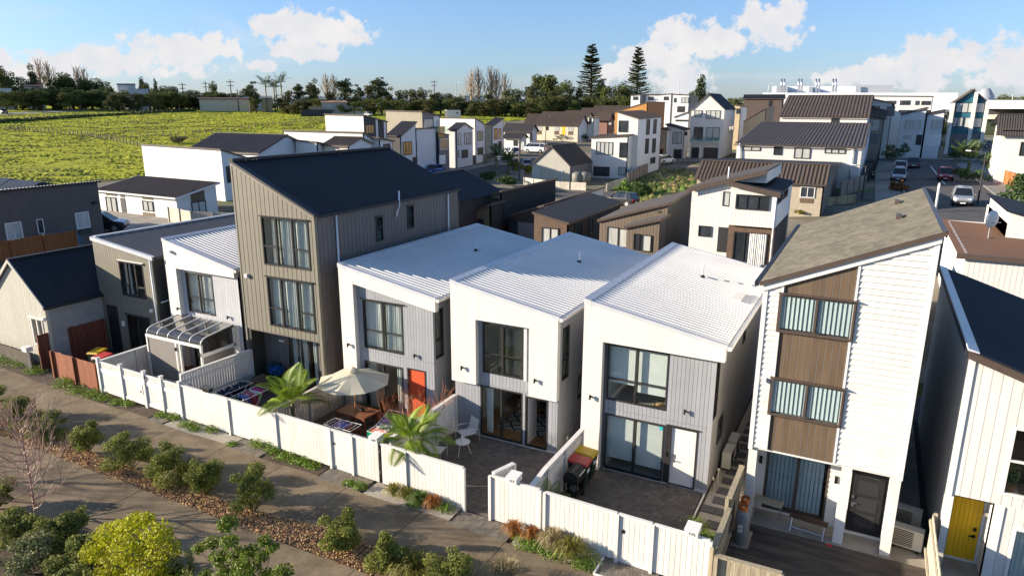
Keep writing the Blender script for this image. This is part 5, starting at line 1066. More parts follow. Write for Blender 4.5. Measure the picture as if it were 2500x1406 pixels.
for k in range(8):
 a0,a1=k*math.pi/4,(k+1)*math.pi/4;mb=MB();n=5
 for i in range(n):
  f0,f1=i/n,(i+1)/n
  def P(a,f):sag=-.05*math.sin(math.pi*f);return(R8*f*math.cos(a),R8*f*math.sin(a),2.36-.42*f**1.15+sag*.5)
  am=(a0+a1)/2
  def Pm(f):c=math.cos(math.pi/8);return(R8*f*c*math.cos(am),R8*f*c*math.sin(am),2.36-.42*f**1.15-.05*f)
  mb.poly([P(a0,f0),P(a0,f1),Pm(f1),Pm(f0)]);mb.poly([Pm(f0),Pm(f1),P(a1,f1),P(a1,f0)])
 mb.build('canopy_panel',mc,t,True);MB().bar((0,0,2.32),(R8*.98*math.cos(a0),R8*.98*math.sin(a0),1.925),.018).build('rib',mat('varnished_pole',(.42,.20,.07),.5),t)
MB().lathe([(.24,2.36),(.12,2.44),(.02,2.46)],(0,0,0),8).build('top_vent',mc,t);MB().lathe([(.03,2.44),(.03,2.50),(.0,2.52)],(0,0,0),8).build('finial',mat('varnished_pole',(.42,.20,.07),.5),t)
def table(name,label,x,y,rz,L,W,h,top=.045,cat='table',leg=.08,slats=0):
 t=thing(name,label,cat,(x,y,.012),rz,world=False)
 if slats:
  w=W/slats
  for k in range(slats):MB().box(-L/2,L/2,-W/2+k*w+.004,-W/2+(k+1)*w-.004,h-top,h).build('top_board',M_tablewood,t)
 for a in(-1,1):
  for b in(-1,1):MB().box(a*(L/2-leg)-leg/2,a*(L/2-leg)+leg/2,b*(W/2-leg)-leg/2,b*(W/2-leg)+leg/2,0,h-top).build('leg',M_tablewood,t)
 MB().box(-L/2+leg,L/2-leg,-W/2+leg*.6,-W/2+leg*.9,h-top-.09,h-top-.001).build('apron',M_tablewood,t);MB().box(-L/2+leg,L/2-leg,W/2-leg*.9,W/2-leg*.6,h-top-.09,h-top-.001).build('apron',M_tablewood,t)
 return t
table('garden_table','brown timber garden table under the cream parasol',-16.77,19.47,-.04,1.46,.92,.75,slats=7)
table('bench','brown timber bench on the fence side of the garden table',-16.75,18.78,-.04,1.2,.34,.44,cat='bench',leg=.06,slats=3);table('bench','brown timber bench on the house side of the garden table',-16.7,20.15,-.04,1.2,.34,.44,cat='bench',leg=.06,slats=3)
t=thing('bowl','small black bowl on the timber garden table','bowl',(-16.55,19.5,.764),world=False);MB().lathe([(.05,0),(.10,.05),(.11,.11),(.09,.11),(.04,.03)],(0,0,0),14).build('bowl',M_black,t,True)
t=thing('plant_pot','dark round plant pot behind the garden table','plant pot',(-17.45,20.5,.012),world=False);MB().lathe([(.22,0),(.34,.30),(.36,.34),(.31,.34),(.2,.2)],(0,0,0),18).build('pot',mat('dark_glazed',(.03,.015,.012),.35),t,True);foliage('leaves',mat('pot_leaf',(.05,.10,.03),.5),t,[((0,0,.45),(.2,.2,.16))],90,.06,7)
def bare_bush(label,x,y,seed,m,h=1.2,n=9,name='bare_shrub',z=.0,spread=.75,r=.016,depth=3):
 t=thing(name,label,'shrub',(x,y,z),world=False);rg=random.Random(seed)
 for k in range(n):
  mb=MB();a=k*2*math.pi/n+rg.uniform(-.3,.3);twigs(mb,(.05*math.cos(a),.05*math.sin(a),0),(spread*math.cos(a),spread*math.sin(a),1),h*rg.uniform(.4,.6),r,depth,rg,.65,3,.12);mb.build('branch',m,t)
 return t
M_redtwig=mat('red_twig',(.55,.20,.085),.6,.2,4,orand=.1);M_greytwig=mat('grey_twig',(.20,.155,.12),.7,.2,4,orand=.1)
bare_bush('bare red twigged maple in front of the orange door',-14.35,19.6,3,M_redtwig,2.0,11,spread=.85,r=.026,depth=4)
bare_bush('bare grey twigged shrub against the beige side fence',-18.2,19.9,5,M_greytwig,1.3,5,spread=.6)
def garden_chair(label,x,y,rz):
 t=thing('garden_chair',label,'chair',(x,y,.012),rz,'white metal garden chairs',world=False);m=M_whitetrim
 prof=[(-.26,.36),(-.05,.345),(.16,.34),(.26,.39),(.31,.55),(.36,.76),(.38,.84)]
 for k in range(7):
  u=-.24+k*.08;mb=MB()
  for(ya,za),(yb,zb)in zip(prof[:-1],prof[1:]):mb.bar((u,ya,za),(u,yb,zb),.066,.012,(1,0,0))if False else mb.loft([(u-.033,ya,za),(u+.033,ya,za),(u+.033,ya,za+.014),(u-.033,ya,za+.014)],[(u-.033,yb,zb),(u+.033,yb,zb),(u+.033,yb,zb+.014),(u-.033,yb,zb+.014)])
  mb.build('slat',m,t)
 for s in(-1,1):MB().tube([(s*.31,-.30,0),(s*.31,-.28,.52),(s*.31,-.20,.57),(s*.31,.10,.56),(s*.31,.33,.52),(s*.30,.40,0)],.014,8).build('arm_frame',m,t,True)
 MB().tube([(-.30,.33,.50),(.30,.33,.50)],.012,6).build('cross_rail',m,t);MB().tube([(-.30,-.26,.345),(.30,-.26,.345)],.012,6).build('cross_rail',m,t)
garden_chair('white slatted metal garden chair against the grey wall',-12.5,20.55,-.5);garden_chair('white slatted metal garden chair half hidden by the palm fronds',-12.75,18.85,1.75)
t=thing('round_table','small round white table between the garden chairs','table',(-12.1,19.6,.012),world=False);MB().lathe([(.0,.46),(.27,.46),(.275,.475),(.27,.49),(0,.49)],(0,0,0),28,False).build('table_top',M_whitetrim,t)
for k in range(3):a=k*2.09+.5;MB().tube([(.15*math.cos(a),.15*math.sin(a),.47),(.30*math.cos(a),.30*math.sin(a),0)],.013,6).build('leg',M_whitetrim,t)
t=thing('lantern','small white lantern on the round white table','lantern',(-12.13,19.62,.502),world=False);MB().lathe([(.05,0),(.055,.02),(.045,.14),(.055,.15),(.02,.2)],(0,0,0),10).build('body',M_whitetrim,t);MB().tube([(-.03,0,.19),(0,0,.26),(.03,0,.19)],.006,5).build('handle',M_whitetrim,t)
def wheelie(label,x,y,rz,lidm,bodym=None,z=.012):
 t=thing('wheelie_bin',label,'bin',(x,y,z),rz,'wheelie bins',world=False);m=bodym or mat('dark_green_bin',(.012,.028,.018),.5,.1,6)
 MB().loft([(-.20,-.22,.08),(.20,-.22,.08),(.20,.24,.08),(-.20,.24,.08)],[(-.27,-.30,.90),(.27,-.30,.90),(.27,.34,.96),(-.27,.34,.96)]).build('body',m,t)
 MB().loft([(-.29,-.33,.91),(.29,-.33,.91),(.29,.37,.965),(-.29,.37,.965)],[(-.25,-.28,.98),(.25,-.28,.98),(.25,.34,1.03),(-.25,.34,1.03)]).build('lid',lidm,t)
 for s in(-1,1):
  w=MB();w.tube([(s*.20,.30,.11),(s*.27,.30,.11)],.11,14);w.build('wheel',M_black,t)
 MB().tube([(-.22,.42,.95),(.22,.42,.95)],.018,6).build('handle',m,t)
 slab(MB(),front(-.27),-.1,.1,.6,.72,0.0,.02).build('label',M_pipe,t)
M_ylid=mat('yellow_lid',(.62,.38,.01),.45);M_rlid=mat('red_lid',(.50,.05,.045),.45)
wheelie('green wheelie bin with yellow lid against the white house corner',-7.52,20.12,math.pi/2,M_ylid);wheelie('green wheelie bin with red lid beside the barbecue',-7.50,19.48,math.pi/2,M_rlid)
t=thing('barbecue','black hooded barbecue on a trolley in front of the bins','barbecue',(-7.42,18.75,.012),math.pi/2,world=False)
for a in(-.3,.3):
 for b in(-.2,.2):MB().bar((a,b,0),(a*.9,b,.72),.04).build('leg',M_black,t)
MB().box(-.32,.32,-.24,.24,.66,.84).build('firebox',M_black,t);mb=MB();n=8
for i in range(n):a0,a1=math.pi*i/n,math.pi*(i+1)/n;mb.loft([(-.32,-.24*math.cos(a0),.845+.22*math.sin(a0)),(.32,-.24*math.cos(a0),.845+.22*math.sin(a0)),(.32,0,.845),(-.32,0,.845)],[(-.32,-.24*math.cos(a1),.845+.22*math.sin(a1)),(.32,-.24*math.cos(a1),.845+.22*math.sin(a1)),(.32,0.001,.846),(-.32,.001,.846)])
mb.build('hood',M_black,t);MB().tube([(-.25,-.27,.95),(.25,-.27,.95)],.015,6).build('hood_handle',M_steel,t);MB().box(-.3,.3,-.2,.2,.22,.25).build('shelf',M_black,t);MB().lathe([(.13,.26),(.15,.34),(.13,.44),(.05,.48)],(0,0,0),14).build('gas_bottle',mat('grey_bottle',(.12,.12,.12),.5),t)
for s in(-1,1):MB().tube([(.34,s*.2-.02,.09),(.34,s*.2+.02,.09)],.09,14).build('wheel',M_whitetrim if s>0 else M_black,t)
t=thing('hose_reel','green and blue garden hose coil below the fence','hose',(-7.55,18.05,.012),world=False);MB().tube([(.2*math.cos(a*.5)*(1-.004*a),.2*math.sin(a*.5)*(1-.004*a),.04+.006*a)for a in range(44)],.022,6).build('hose',mat('green_hose',(.02,.30,.12),.5),t,True);MB().lathe([(.13,.2),(.14,.34),(.10,.36)],(0,0,0),14).build('bucket',mat('blue_plastic',(.03,.30,.42),.5),t);MB().lathe([(.12,0),(.13,.2)],(0,0,0),14).build('stand',mat('green_hose',(.02,.30,.12),.5),t)
def gas(label,x,y):
 t=thing('gas_bottle',label,'gas bottle',(x,y,.05),world=False,group='grey gas bottles')
 MB().lathe([(.16,0),(.19,.03),(.19,.95),(.15,1.05),(.06,1.10)],(0,0,0),22).build('body',mat('grey_gas_steel',(.21,.215,.22),.5,.06,3),t,True);mo=mat('orange_collar',(.55,.13,.02),.5)
 c=MB();c.lathe([(.12,1.06),(.135,1.20),(.125,1.22),(.11,1.07)],(0,0,0),18,False);c.build('collar',mo,t,True);MB().lathe([(.03,1.08),(.03,1.16)],(0,0,0),8).build('valve',M_steel,t)
 slab(MB(),front(-.193),-.07,.05,.45,.68,0,.004).build('white_label',M_whitetrim,t);MB().obox((-.01,-.199,.57),.05,.004,.05,0,.785).build('red_diamond',mat('red_print',(.5,.02,.03),.5),t)
gas('grey gas bottle with orange collar, nearer the path',-2.22,18.72);gas('grey gas bottle with orange collar, nearer the house',-2.24,19.16)
tag(MB().box(-2.46,-1.98,18.45,19.4,.051,.075).build('bottle_slab',M_concrete),'small concrete slab under the gas bottles','slab')
t=thing('plank_table','small weathered plank table under the porch','table',(-1.72,20.35,.05),-.1,world=False)
for k in range(3):MB().box(-.42,.42,-.2+k*.135,-.2+k*.135+.125,.58,.61).build('plank',M_weather,t)
for a in(-.36,.36):
 for b in(-.15,.15):MB().bar((a,b,.58),(a*1.05,b*1.1,0),.025).build('leg',M_steel,t)
t=thing('folding_bench','folding bench with dark slats before the sliding door','bench',(-.55,20.15,.05),-.12,world=False)
for k in range(3):MB().box(-.52,.52,-.14+k*.1,-.14+k*.1+.085,.42,.44).build('slat',mat('dark_bench_slat',(.08,.04,.025),.6),t)
for a in(-.45,.45):MB().tube([(a,-.22,0),(a,0,.42),(a,.2,0)],.014,6).build('leg',M_steel,t)
MB().tube([(-.45,-.16,.14),(.45,-.16,.14)],.012,6).build('cross_bar',M_steel,t)
tag(MB().poly([(0,19.75,.058),(.12,19.7,.058),(.16,19.8,.064),(.06,19.83,.06)]).poly([(.0,19.75,.058),(.06,19.83,.06),(-.02,19.84,.06)]).build('red_rag',mat('red_print',(.5,.02,.03),.5)),'small red rag lying on the porch slab','rag')
def aircon(label,x,y,rz,z=.012):
 t=thing('heat_pump',label,'heat pump',(x,y,z),rz,'heat pump units',world=False);m=mat('ivory_metal',(.56,.53,.45),.5,.05,2)
 MB().box(-.40,.40,-.15,.15,.08,.66).build('case',m,t)
 for k in range(9):MB().box(-.34,.16,-.158,-.152,.14+k*.055,.165+k*.055).build('grille_bar',M_black,t)
 for a in(-.3,.3):MB().box(a-.05,a+.05,-.17,.17,0,.08).build('foot',M_black,t)
aircon('ivory heat pump unit in the passage, nearer the deck',2.02,20.75,-.15);aircon('ivory heat pump unit in the passage, further back',2.02,21.9,-.15)
aircon('ivory heat pump unit beside the pebble passage, nearer one',-3.42,23.2,math.pi/2);aircon('ivory heat pump unit beside the pebble passage, further one',-3.42,24.2,math.pi/2)
for k,(x,y,l)in enumerate(((-3.55,21.25,'thin garden stake light at the grey house corner'),(-3.5,21.9,'thin garden stake light halfway along the pebble passage'),(-8.9,21.7,'thin garden stake light behind the white house corner'))):
 t=thing('stake_light',l,'garden light',(x,y,0),world=False);MB().tube([(0,0,0),(0,0,.42)],.012,6).build('stake',M_black if k==0 else M_pipe,t);MB().lathe([(.03,.42),(.045,.50),(.02,.53)],(0,0,0),8).build('head',mat('lamp_cream',(.6,.58,.4),.5),t)
wheelie('dark wheelie bin with yellow lid behind the red fence',-31.6,18.6,0.3,M_ylid);wheelie('dark wheelie bin with red lid behind the red fence',-30.75,18.3,.1,M_rlid)
t=thing('post_letterbox','white letterbox on a thin post at the cottage corner','letterbox',(-34.35,fy(-34.35)-.18,0),world=False);MB().tube([(0,0,0),(0,0,1.0)],.03,8).build('post',M_whitetrim,t);MB().obox((0,0,1.1),.38,.30,.2).build('box',M_whitetrim,t);MB().obox((0,0,1.215),.42,.34,.03).build('lid',M_whitetrim,t)
cat=thing('cat','ginger cat lying behind the upstairs window above the white door','cat',(-5.45,21.40,2.55),.3,world=False)
mb=MB();prof=[(-.20,.055,.04),(-.17,.085,.075),(-.08,.095,.085),(.02,.09,.08),(.10,.075,.085),(.15,.055,.11),(.185,.062,.14),(.225,.055,.145),(.26,.028,.13),(.27,.008,.125)]
rings=[];n=10
for(x,r,zc)in prof:
 rings.append(len(mb.v))
 for k in range(n):a=2*math.pi*k/n;mb.v.append((x,r*math.cos(a),max(0,zc+r*math.sin(a))))
for i in range(len(prof)-1):
 for k in range(n):j=(k+1)%n;mb.f.append((rings[i]+k,rings[i]+j,rings[i+1]+j,rings[i+1]+k))
mb.f.append(tuple(rings[0]+k for k in range(n)))
for s in(-1,1):mb.loft([(.185,s*.025,.19),(.21,s*.025,.19),(.20,s*.05,.18)],[(.19,s*.035,.235),(.195,s*.035,.235),(.193,s*.04,.233)])
mb.tube([(-.19,0,.04),(-.24,.06,.03),(-.2,.13,.025),(-.1,.15,.02)],[.025,.022,.02,.012],6);mb.tube([(.12,.05,.03),(.22,.06,.02),(.27,.05,.018)],[.03,.022,.02],6);mb.tube([(.12,-.05,.03),(.22,-.05,.02),(.26,-.04,.018)],[.03,.022,.02],6)
mb.build('body',mat('ginger_fur',(.50,.22,.06),.9,.25,14,col2=(.62,.45,.25)),cat,True)
#near plants
M_bush=mat('shrub_leaf',(.205,.225,.048),.6,.3,1.5,orand=.06,island=.35,trans=.3,spec=.2)
M_bright=mat('lime_tree_leaf',(.40,.40,.018),.55,.22,1.0,orand=0,island=.3,trans=.35,spec=.2)
M_glossy=mat('glossy_leaf',(.15,.20,.022),.5,.25,1.2,orand=0,island=.35,trans=.25,spec=.25)
M_darkbush=mat('dark_shrub_leaf',(.20,.215,.055),.6,.3,1.0,orand=0,island=.4,trans=.3,spec=.2)
M_twigb=mat('brown_twig',(.11,.075,.05),.8,.2,4)
M_weed=mat('weed_leaf',(.17,.26,.025),.5,.3,3,orand=.08,island=.3,trans=.3)
M_palm=mat('palm_leaf',(.19,.27,.02),.5,.3,2,orand=.1,trans=.3)
M_palmd=mat('old_palm_leaf',(.16,.165,.04),.55,.3,2,orand=.15,trans=.25)
def shrub(label,x,y,w,h,seed,m=None,n=1500,size=.042,z=0.0,group='evergreen shrubs in the planted strip',name='shrub',lobes=7,stem=True,lift=.12):
 t=thing(name,label,'shrub',(x,y,z),group=group,world=False);rg=random.Random(seed);blobs=[]
 for k in range(lobes):
  a=rg.uniform(0,6.28);q=rg.uniform(.25,.92);zz=rg.uniform(lift+.12,.9);r=rg.uniform(.11,.25)*(1.15-.3*zz)
  blobs.append(((w/2*q*math.cos(a)*(1.15-.45*zz),w/2*q*math.sin(a)*(1.15-.45*zz),h*zz),(w*r*1.1,w*r*1.1,h*r*.85)))
 for k in range(2):
  a=rg.uniform(0,6.28);blobs.append(((w*.26*math.cos(a),w*.26*math.sin(a),h*rg.uniform(.7,.9)),(w*.13,w*.13,h*.18)))
 blobs.append(((0,0,h*.45),(w*.26,w*.26,h*.34)))
 foliage('leaves',m or M_bush,t,blobs,n,size,seed,shell=.35,up=.3)
 if stem:
  mb=MB()
  for b in blobs[:5]:c=Vector(b[0]);mb.tube([(0,0,0),c*.5+Vector((.02,.02,0)),c],[.022,.014,.006],5)
  mb.build('stems',M_twigb,t)
 return t
bl=[((11,1010),1.25,1.15,'leafy green shrub cut by the left edge of the picture'),((50,1046),1.15,1.15,'leafy green shrub, second from the left edge'),((118,1070),1.25,.85,'low leafy shrub behind the bare tree'),((218,1104),1.15,1.1,'upright leafy shrub right of the bare tree'),((325,1142),1.2,1.15,'dense round shrub in the middle of the strip'),((412,1176),1.15,1.25,'taller shrub left of the golden tussock'),((512,1206),1.05,1.15,'leafy shrub right of the golden tussock'),((625,1246),1.2,1.35,'tall narrow shrub casting a shadow on the wide path'),((826,1342),1.15,1.10,'leaning leafy shrub beside the widened mulch'),((960,1392),1.0,.95,'bright leafy shrub with one long slanting branch'),((1100,1440),1.15,.95,'leafy shrub at the bottom edge of the picture')]
for i,(px,w,h,l)in enumerate(bl):g=gz(*px);shrub(l,g.x,max(12.8,min(g.y,13.35)),w*1.2,h*1.1,20+i,n=4800,size=.040,lobes=12)
def tussock(label,x,y,r,h,m,seed,n=260,group='tussock grasses',z=0.0,name='tussock',wd=.008,flop=.8):
 """fountain of thin arching blades"""
 t=thing(name,label,'grass',(x,y,z),group=group,world=False);rng=np.random.default_rng(seed);V=[];F=[]
 for i in range(n):
  a=rng.random()*6.28;q=rng.random()**.7;L=h*rng.uniform(.7,1.15);d=np.array([math.cos(a),math.sin(a),0]);s=np.array([-d[1],d[0],0])*wd*rng.uniform(.7,1.3)
  p0=d*.05*r*rng.random()*4;p1=p0+d*r*q*.35+np.array([0,0,L*.6]);p2=p0+d*r*q*.75+np.array([0,0,L*(.95-.35*q*flop)]);p3=p0+d*r*q*1.1+np.array([0,0,L*(.95-.8*q*flop)]);k=len(V)
  V+=[p0-s,p0+s,p1-s,p1+s,p2-s*.7,p2+s*.7,p3-s*.2,p3+s*.2];F+=[(k,k+1,k+3,k+2),(k+2,k+3,k+5,k+4),(k+4,k+5,k+7,k+6)]
 put('blades',fast_mesh('blades',V,F,False,[m]),t);return t
M_tg=mat('golden_grass',(.22,.20,.035),.6,.25,3,orand=.1,island=.35,trans=.3);M_to=mat('orange_grass',(.34,.135,.028),.65,.25,3,orand=.1,island=.3,trans=.3);M_tgr=mat('green_grass_blade',(.11,.17,.025),.6,.25,3,orand=.1,island=.3,trans=.3);M_straw=mat('straw_grass',(.36,.29,.15),.7,.2,3,orand=.1,island=.3,trans=.3)
for i,(px,r,h,m,l)in enumerate([((448,1182),.75,.8,M_tg,'golden tussock grass between two shrubs of the strip'),((1012,1412),.8,.75,M_tg,'golden tussock grass at the bottom edge of the picture'),((1230,1425),.7,.7,M_straw,'pale straw coloured grass at the bottom edge of the picture'),((962,1208),.36,.42,M_tg,'yellow green tussock, first from the left at the open gate fence'),((990,1216),.36,.40,M_tg,'yellow green tussock, second from the left at the open gate fence'),((1024,1228),.40,.46,M_tgr,'green tussock beside the orange one at the open gate fence'),((1056,1240),.34,.46,M_to,'round orange tussock at the open gate fence'),((1254,1306),.36,.48,M_to,'orange tussock nearest the letterbox numbered 117'),((1298,1318),.36,.42,M_to,'small orange tussock between two leafy clumps'),((1352,1336),.52,.62,M_straw,'large pale gold tussock before the boarded fence'),((1394,1360),.55,.62,M_tg,'largest drooping gold tussock before the boarded fence')]):
 g=gz(*px);tussock(l,g.x,g.y,r,h,m,40+i,420 if r>.5 else 320)
def weed(label,x,y,r,h,seed,m=None,n=90,z=.0,group='weeds along the fences',name='weed',size=.06,cat='plant'):
 t=thing(name,label,cat,(x,y,z),group=group,world=False);foliage('leaves',m or M_weed,t,[((0,0,h*.35),(r,r*.75,h*.55))],n,size,seed,up=.8,shell=.1,zmin=0.005,aspect=.38);return t
W_=[((45,888),.9,.32),((10,878),.8,.35),((85,908),.7,.28),((150,945),.6,.40),((185,958),.65,.45),((222,968),.6,.38),((165,930),.5,.3),((250,975),.45,.25),((285,984),.4,.2),((310,988),.4,.2),((395,1016),.35,.2),((425,1022),.4,.28),((458,1040),.45,.25),((476,1048),.35,.2),((517,1052),.4,.25),((567,1085),.3,.12),((628,1088),.45,.32),((655,1092),.5,.36),((668,1104),.4,.25),((693,1116),.5,.2),((720,1122),.55,.2),((742,1130),.45,.18),((762,1138),.4,.15),((852,1182),.3,.15),((877,1190),.35,.25),((1086,1246),.4,.4),((1010,1232),.3,.15),((1282,1332),.5,.32),((1312,1338),.5,.32),((1345,1356),.45,.3),((1432,1370),.5,.38),((1420,1382),.4,.2),((1698,1290),.45,.45),((1725,1320),.4,.35)]
side=['in the grass patch by the cottage fence']*3+['below the red brown fence']*4+['by the white picket fence']*4+['before the smooth white fence']*5+['by the square pavers']*4+['below the boarded fence']*3+['at the closed gate']*2+['by the orange tussocks']*2+['among the gold tussocks']*5+['by the deck fence corner']*2
for i,(px,r,h)in enumerate(W_):
 g=gz(*px);k=side[:i+1].count(side[i]);c=side.count(side[i])
 weed('green weed clump %s, %s from the left'%(side[i],['first','second','third','fourth','fifth'][k-1]),g.x,g.y,r,h,100+i,n=int(200*r+60)*2,size=.045)
def palm(label,c,R,nf,seed,h,droop=1.0,name='palm',lw=.024,group='feather palms in the courtyards',m=None,nl=64,cat='palm',trunk=.07):
 """feather palm: ringed stem, each frond its own part"""
 t=thing(name,label,cat,(c[0],c[1],0.0 if len(c)<3 else c[2]),group=group,world=False);rg=random.Random(seed)
 MB().lathe([(trunk*1.4,0),(trunk,h*.3),(trunk*.95,h*.8),(trunk*1.3,h*.95),(trunk*.4,h*1.05)],(0,0,0),10).build('trunk',mat('palm_stem',(.16,.15,.07),.7,.2,6),t,True)
 for k in range(nf):
  a=2*math.pi*k/nf*1.62*1.0+rg.uniform(-.2,.2);el=rg.uniform(.25,1.25)if k>2 else rg.uniform(1.1,1.4);L=R*rg.uniform(.85,1.15);V=[];F=[];pts=[];p=Vector((0,0,h));d=Vector((math.cos(a)*math.cos(el),math.sin(a)*math.cos(el),math.sin(el)));n=12
  for i in range(n+1):pts.append(p.copy());p=p+d*L/n;d=(d+Vector((0,0,-.115*droop*(.4+i/n)))).normalized()
  for i in range(n):
   q,r_=pts[i],pts[i+1];dd=(r_-q).normalized();sd=dd.cross(Vector((0,0,1)))
   if sd.length<.05:sd=Vector((-math.sin(a),math.cos(a),0))
   sd.normalize();up=sd.cross(dd);kx=len(V);wv=.010*(1-i/n)+.003;V+=[tuple(q-sd*wv),tuple(q+sd*wv),tuple(r_+sd*wv),tuple(r_-sd*wv)];F.append((kx,kx+1,kx+2,kx+3))
   if i<2:continue
   for m_ in range(nl//n+1):
    f=m_/(nl/n);b=q+(r_-q)*min(f,1);s_=(i+f)/n;ll=L*.36*math.sin(math.pi*min(.96,.18+s_*.80))**.8
    for sg in(-1,1):
     o=(sd*sg*.85+dd*.55+up*.12).normalized();tip=b+o*ll+Vector((0,0,-ll*.30*droop));mid=b+o*ll*.5+Vector((0,0,-.02));e=dd*lw*.5;kx=len(V)
     V+=[tuple(b),tuple(mid-e),tuple(tip),tuple(mid+e)];F.append((kx,kx+1,kx+2,kx+3))
  put('frond',fast_mesh('frond',V,F,False,[(m or(M_palmd if el<.45 and rg.random()<.5 else M_palm))]),t)
 return t
q=pY(714,988,17.75);palm('feather palm leaning over the fence of the racks courtyard',(q.x,17.75,0),1.5,13,4,max(.5,q.z),1.15)
q=pY(1003,1078,17.30);palm('feather palm spilling over the fence beside the white chairs',(q.x,17.30,0),1.45,15,9,max(.5,q.z),1.3)
palm('small potted palm behind the fence by the hose',(-7.62,17.35,0),.75,7,12,.55,.7,'potted_palm',.022,nl=20,trunk=.03)
def leafy_tree(label,base,blobs,m,n,size,seed,name='small_tree',group=None,cat='tree',bark=None,aspect=.42,shell=.3,up=.55,tr=.05):
 t=thing(name,label,cat,tuple(base),group=group);b0=Vector(base)
 mb=MB();top=sum((Vector(b[0])for b in blobs),Vector())/len(blobs);mid=b0+(top-b0)*.45;mid.x+=.05
 mb.tube([b0,b0+(mid-b0)*.5+Vector((.03,0,0)),mid],[tr,tr*.8,tr*.65],8);mb.build('trunk',bark or mat('grey_bark',(.22,.19,.15),.85,.2,8,.4,30),t)
 mb=MB()
 for b in blobs:c=Vector(b[0]);mb.tube([mid,(mid+c)/2+Vector((.03,.04,-.04)),c],[tr*.5,tr*.3,tr*.1],6)
 mb.build('limbs',bark or mat('grey_bark',(.22,.19,.15),.85,.2,8,.4,30),t)
 bl_=[((Vector(b[0])-b0),b[1])for b in blobs];foliage('crown',m,t,[(tuple(c),r)for c,r in bl_],n,size,seed,up=up,shell=shell,aspect=aspect);return t
def fb(px,py,Y,r,sq=.7):p=pY(px,py,Y);return(tuple(p),(r,r,r*sq))
Yt=9.0
leafy_tree('small tree with bright lime green leaves at the bottom left',(pY(320,1400,Yt).x,Yt,0),[fb(330,1275,Yt,.34),fb(270,1300,9.1,.42),fb(385,1300,Yt,.40),fb(235,1345,8.9,.40),fb(320,1335,8.9,.55),fb(400,1345,9.1,.42),fb(280,1385,8.8,.50),fb(365,1390,8.8,.52),fb(250,1430,8.7,.5),fb(410,1420,8.9,.45),fb(330,1440,8.6,.6),fb(300,1285,9.1,.3),fb(355,1268,9.1,.25)],M_bright,7200,.052,31,group=None)
leafy_tree('small tree with clustered glossy green leaves at the bottom',(pY(600,1410,9.2).x,9.2,0),[fb(555,1278,9.2,.25),fb(515,1325,9.2,.20),fb(560,1320,9.1,.22),fb(535,1360,9.1,.24),fb(580,1355,9.2,.26),fb(485,1338,9.2,.16),fb(610,1345,9.2,.22),fb(645,1320,9.2,.17),fb(665,1335,9.2,.17),fb(640,1355,9.2,.18),fb(600,1390,9.0,.34),fb(550,1405,9.0,.32),fb(690,1395,9.1,.24),fb(650,1405,9.1,.2),fb(500,1400,9.0,.16),fb(575,1440,8.9,.5)],M_glossy,4600,.052,33,shell=.2,aspect=.36)
shr=[(30,1330,9.0,.85),(120,1300,9.3,.75),(165,1265,9.9,.6),(60,1390,8.4,.9),(150,1375,8.7,.8),(205,1330,9.4,.5),(0,1270,9.8,.6),(190,1415,8.3,.6)]
for i,(px,py,Y,r)in enumerate(shr):
 p=pY(px,py,Y);w_=r*1.9;shrub(['large dark shrub at the very left of the bottom bed','dark shrub behind the bare tree trunk','dark shrub touching the lower path, left','pale leaved shrub in the bottom left corner','dark shrub left of the lime green tree','low dark shrub against the lime green tree','dark shrub at the left edge above the bottom bed','low shrub under the lime green tree'][i],p.x,Y,w_,max(.9,p.z+.5*r),60+i,M_darkbush if i!=3 else mat('pale_shrub_leaf',(.19,.20,.08),.6,.3,1,spec=.2,orand=0,island=.35,trans=.15),3000,.045,group='shrubs in the bottom garden bed',lobes=10)
for i,(px,py,Y,r)in enumerate([(470,1400,8.9,.55),(440,1370,9.2,.4)]):
 p=pY(px,py,Y);shrub(['low dark shrub between the two small trees','small dark shrub behind the lime green tree'][i],p.x,Y,r*2,max(.6,p.z+.3),75+i,M_darkbush,1800,.04,group='shrubs in the bottom garden bed')
g=gz(88,1262);t=thing('bare_tree','leafless pinkish twigged young tree at the left of the lower path','tree',(g.x,g.y,0),world=False);rg=random.Random(12);mp_=mat('pink_bark',(.38,.24,.185),.7,.2,4,orand=.06)
MB().tube([(0,0,0),(.03,.02,1.2),(-.02,.03,2.4),(.12,.0,3.9)],[.04,.032,.024,.008],7).build('trunk',mp_,t)
for k in range(34):
 mb=MB();z=.3+3.0*k/34;a=k*2.4+rg.uniform(-.4,.4);L=2.1*(1-.62*z/4)*rg.uniform(.7,1.2);twigs(mb,(0,0,z),(math.cos(a),math.sin(a),.6),L*.55,.022,3,rg,.5,3,.2,5,.12,.72);mb.build('branch',mp_,t)
def shade_tree(x,y,seed,h=5.5,label=""):
 t=thing('street_tree','leafless street tree left of the picture, '+label+'','tree',(x,y,0),world=False,group='street trees left of the picture');rg=random.Random(seed)
 MB().tube([(0,0,0),(.05,.05,h*.5),(0,.1,h*.8)],[.10,.07,.03],8).build('trunk',M_greytwig,t)
 for k in range(12):mb=MB();z=h*(.3+.5*k/12);a=k*2.4;twigs(mb,(0,0,z),(math.cos(a),math.sin(a),.7),h*.2,.03,3,rg,.6,3,.2,4);mb.build('branch',M_greytwig,t)
shade_tree(-33.5,6.6,2,label="the middle one");shade_tree(-38.5,8.2,3,label="the furthest one")
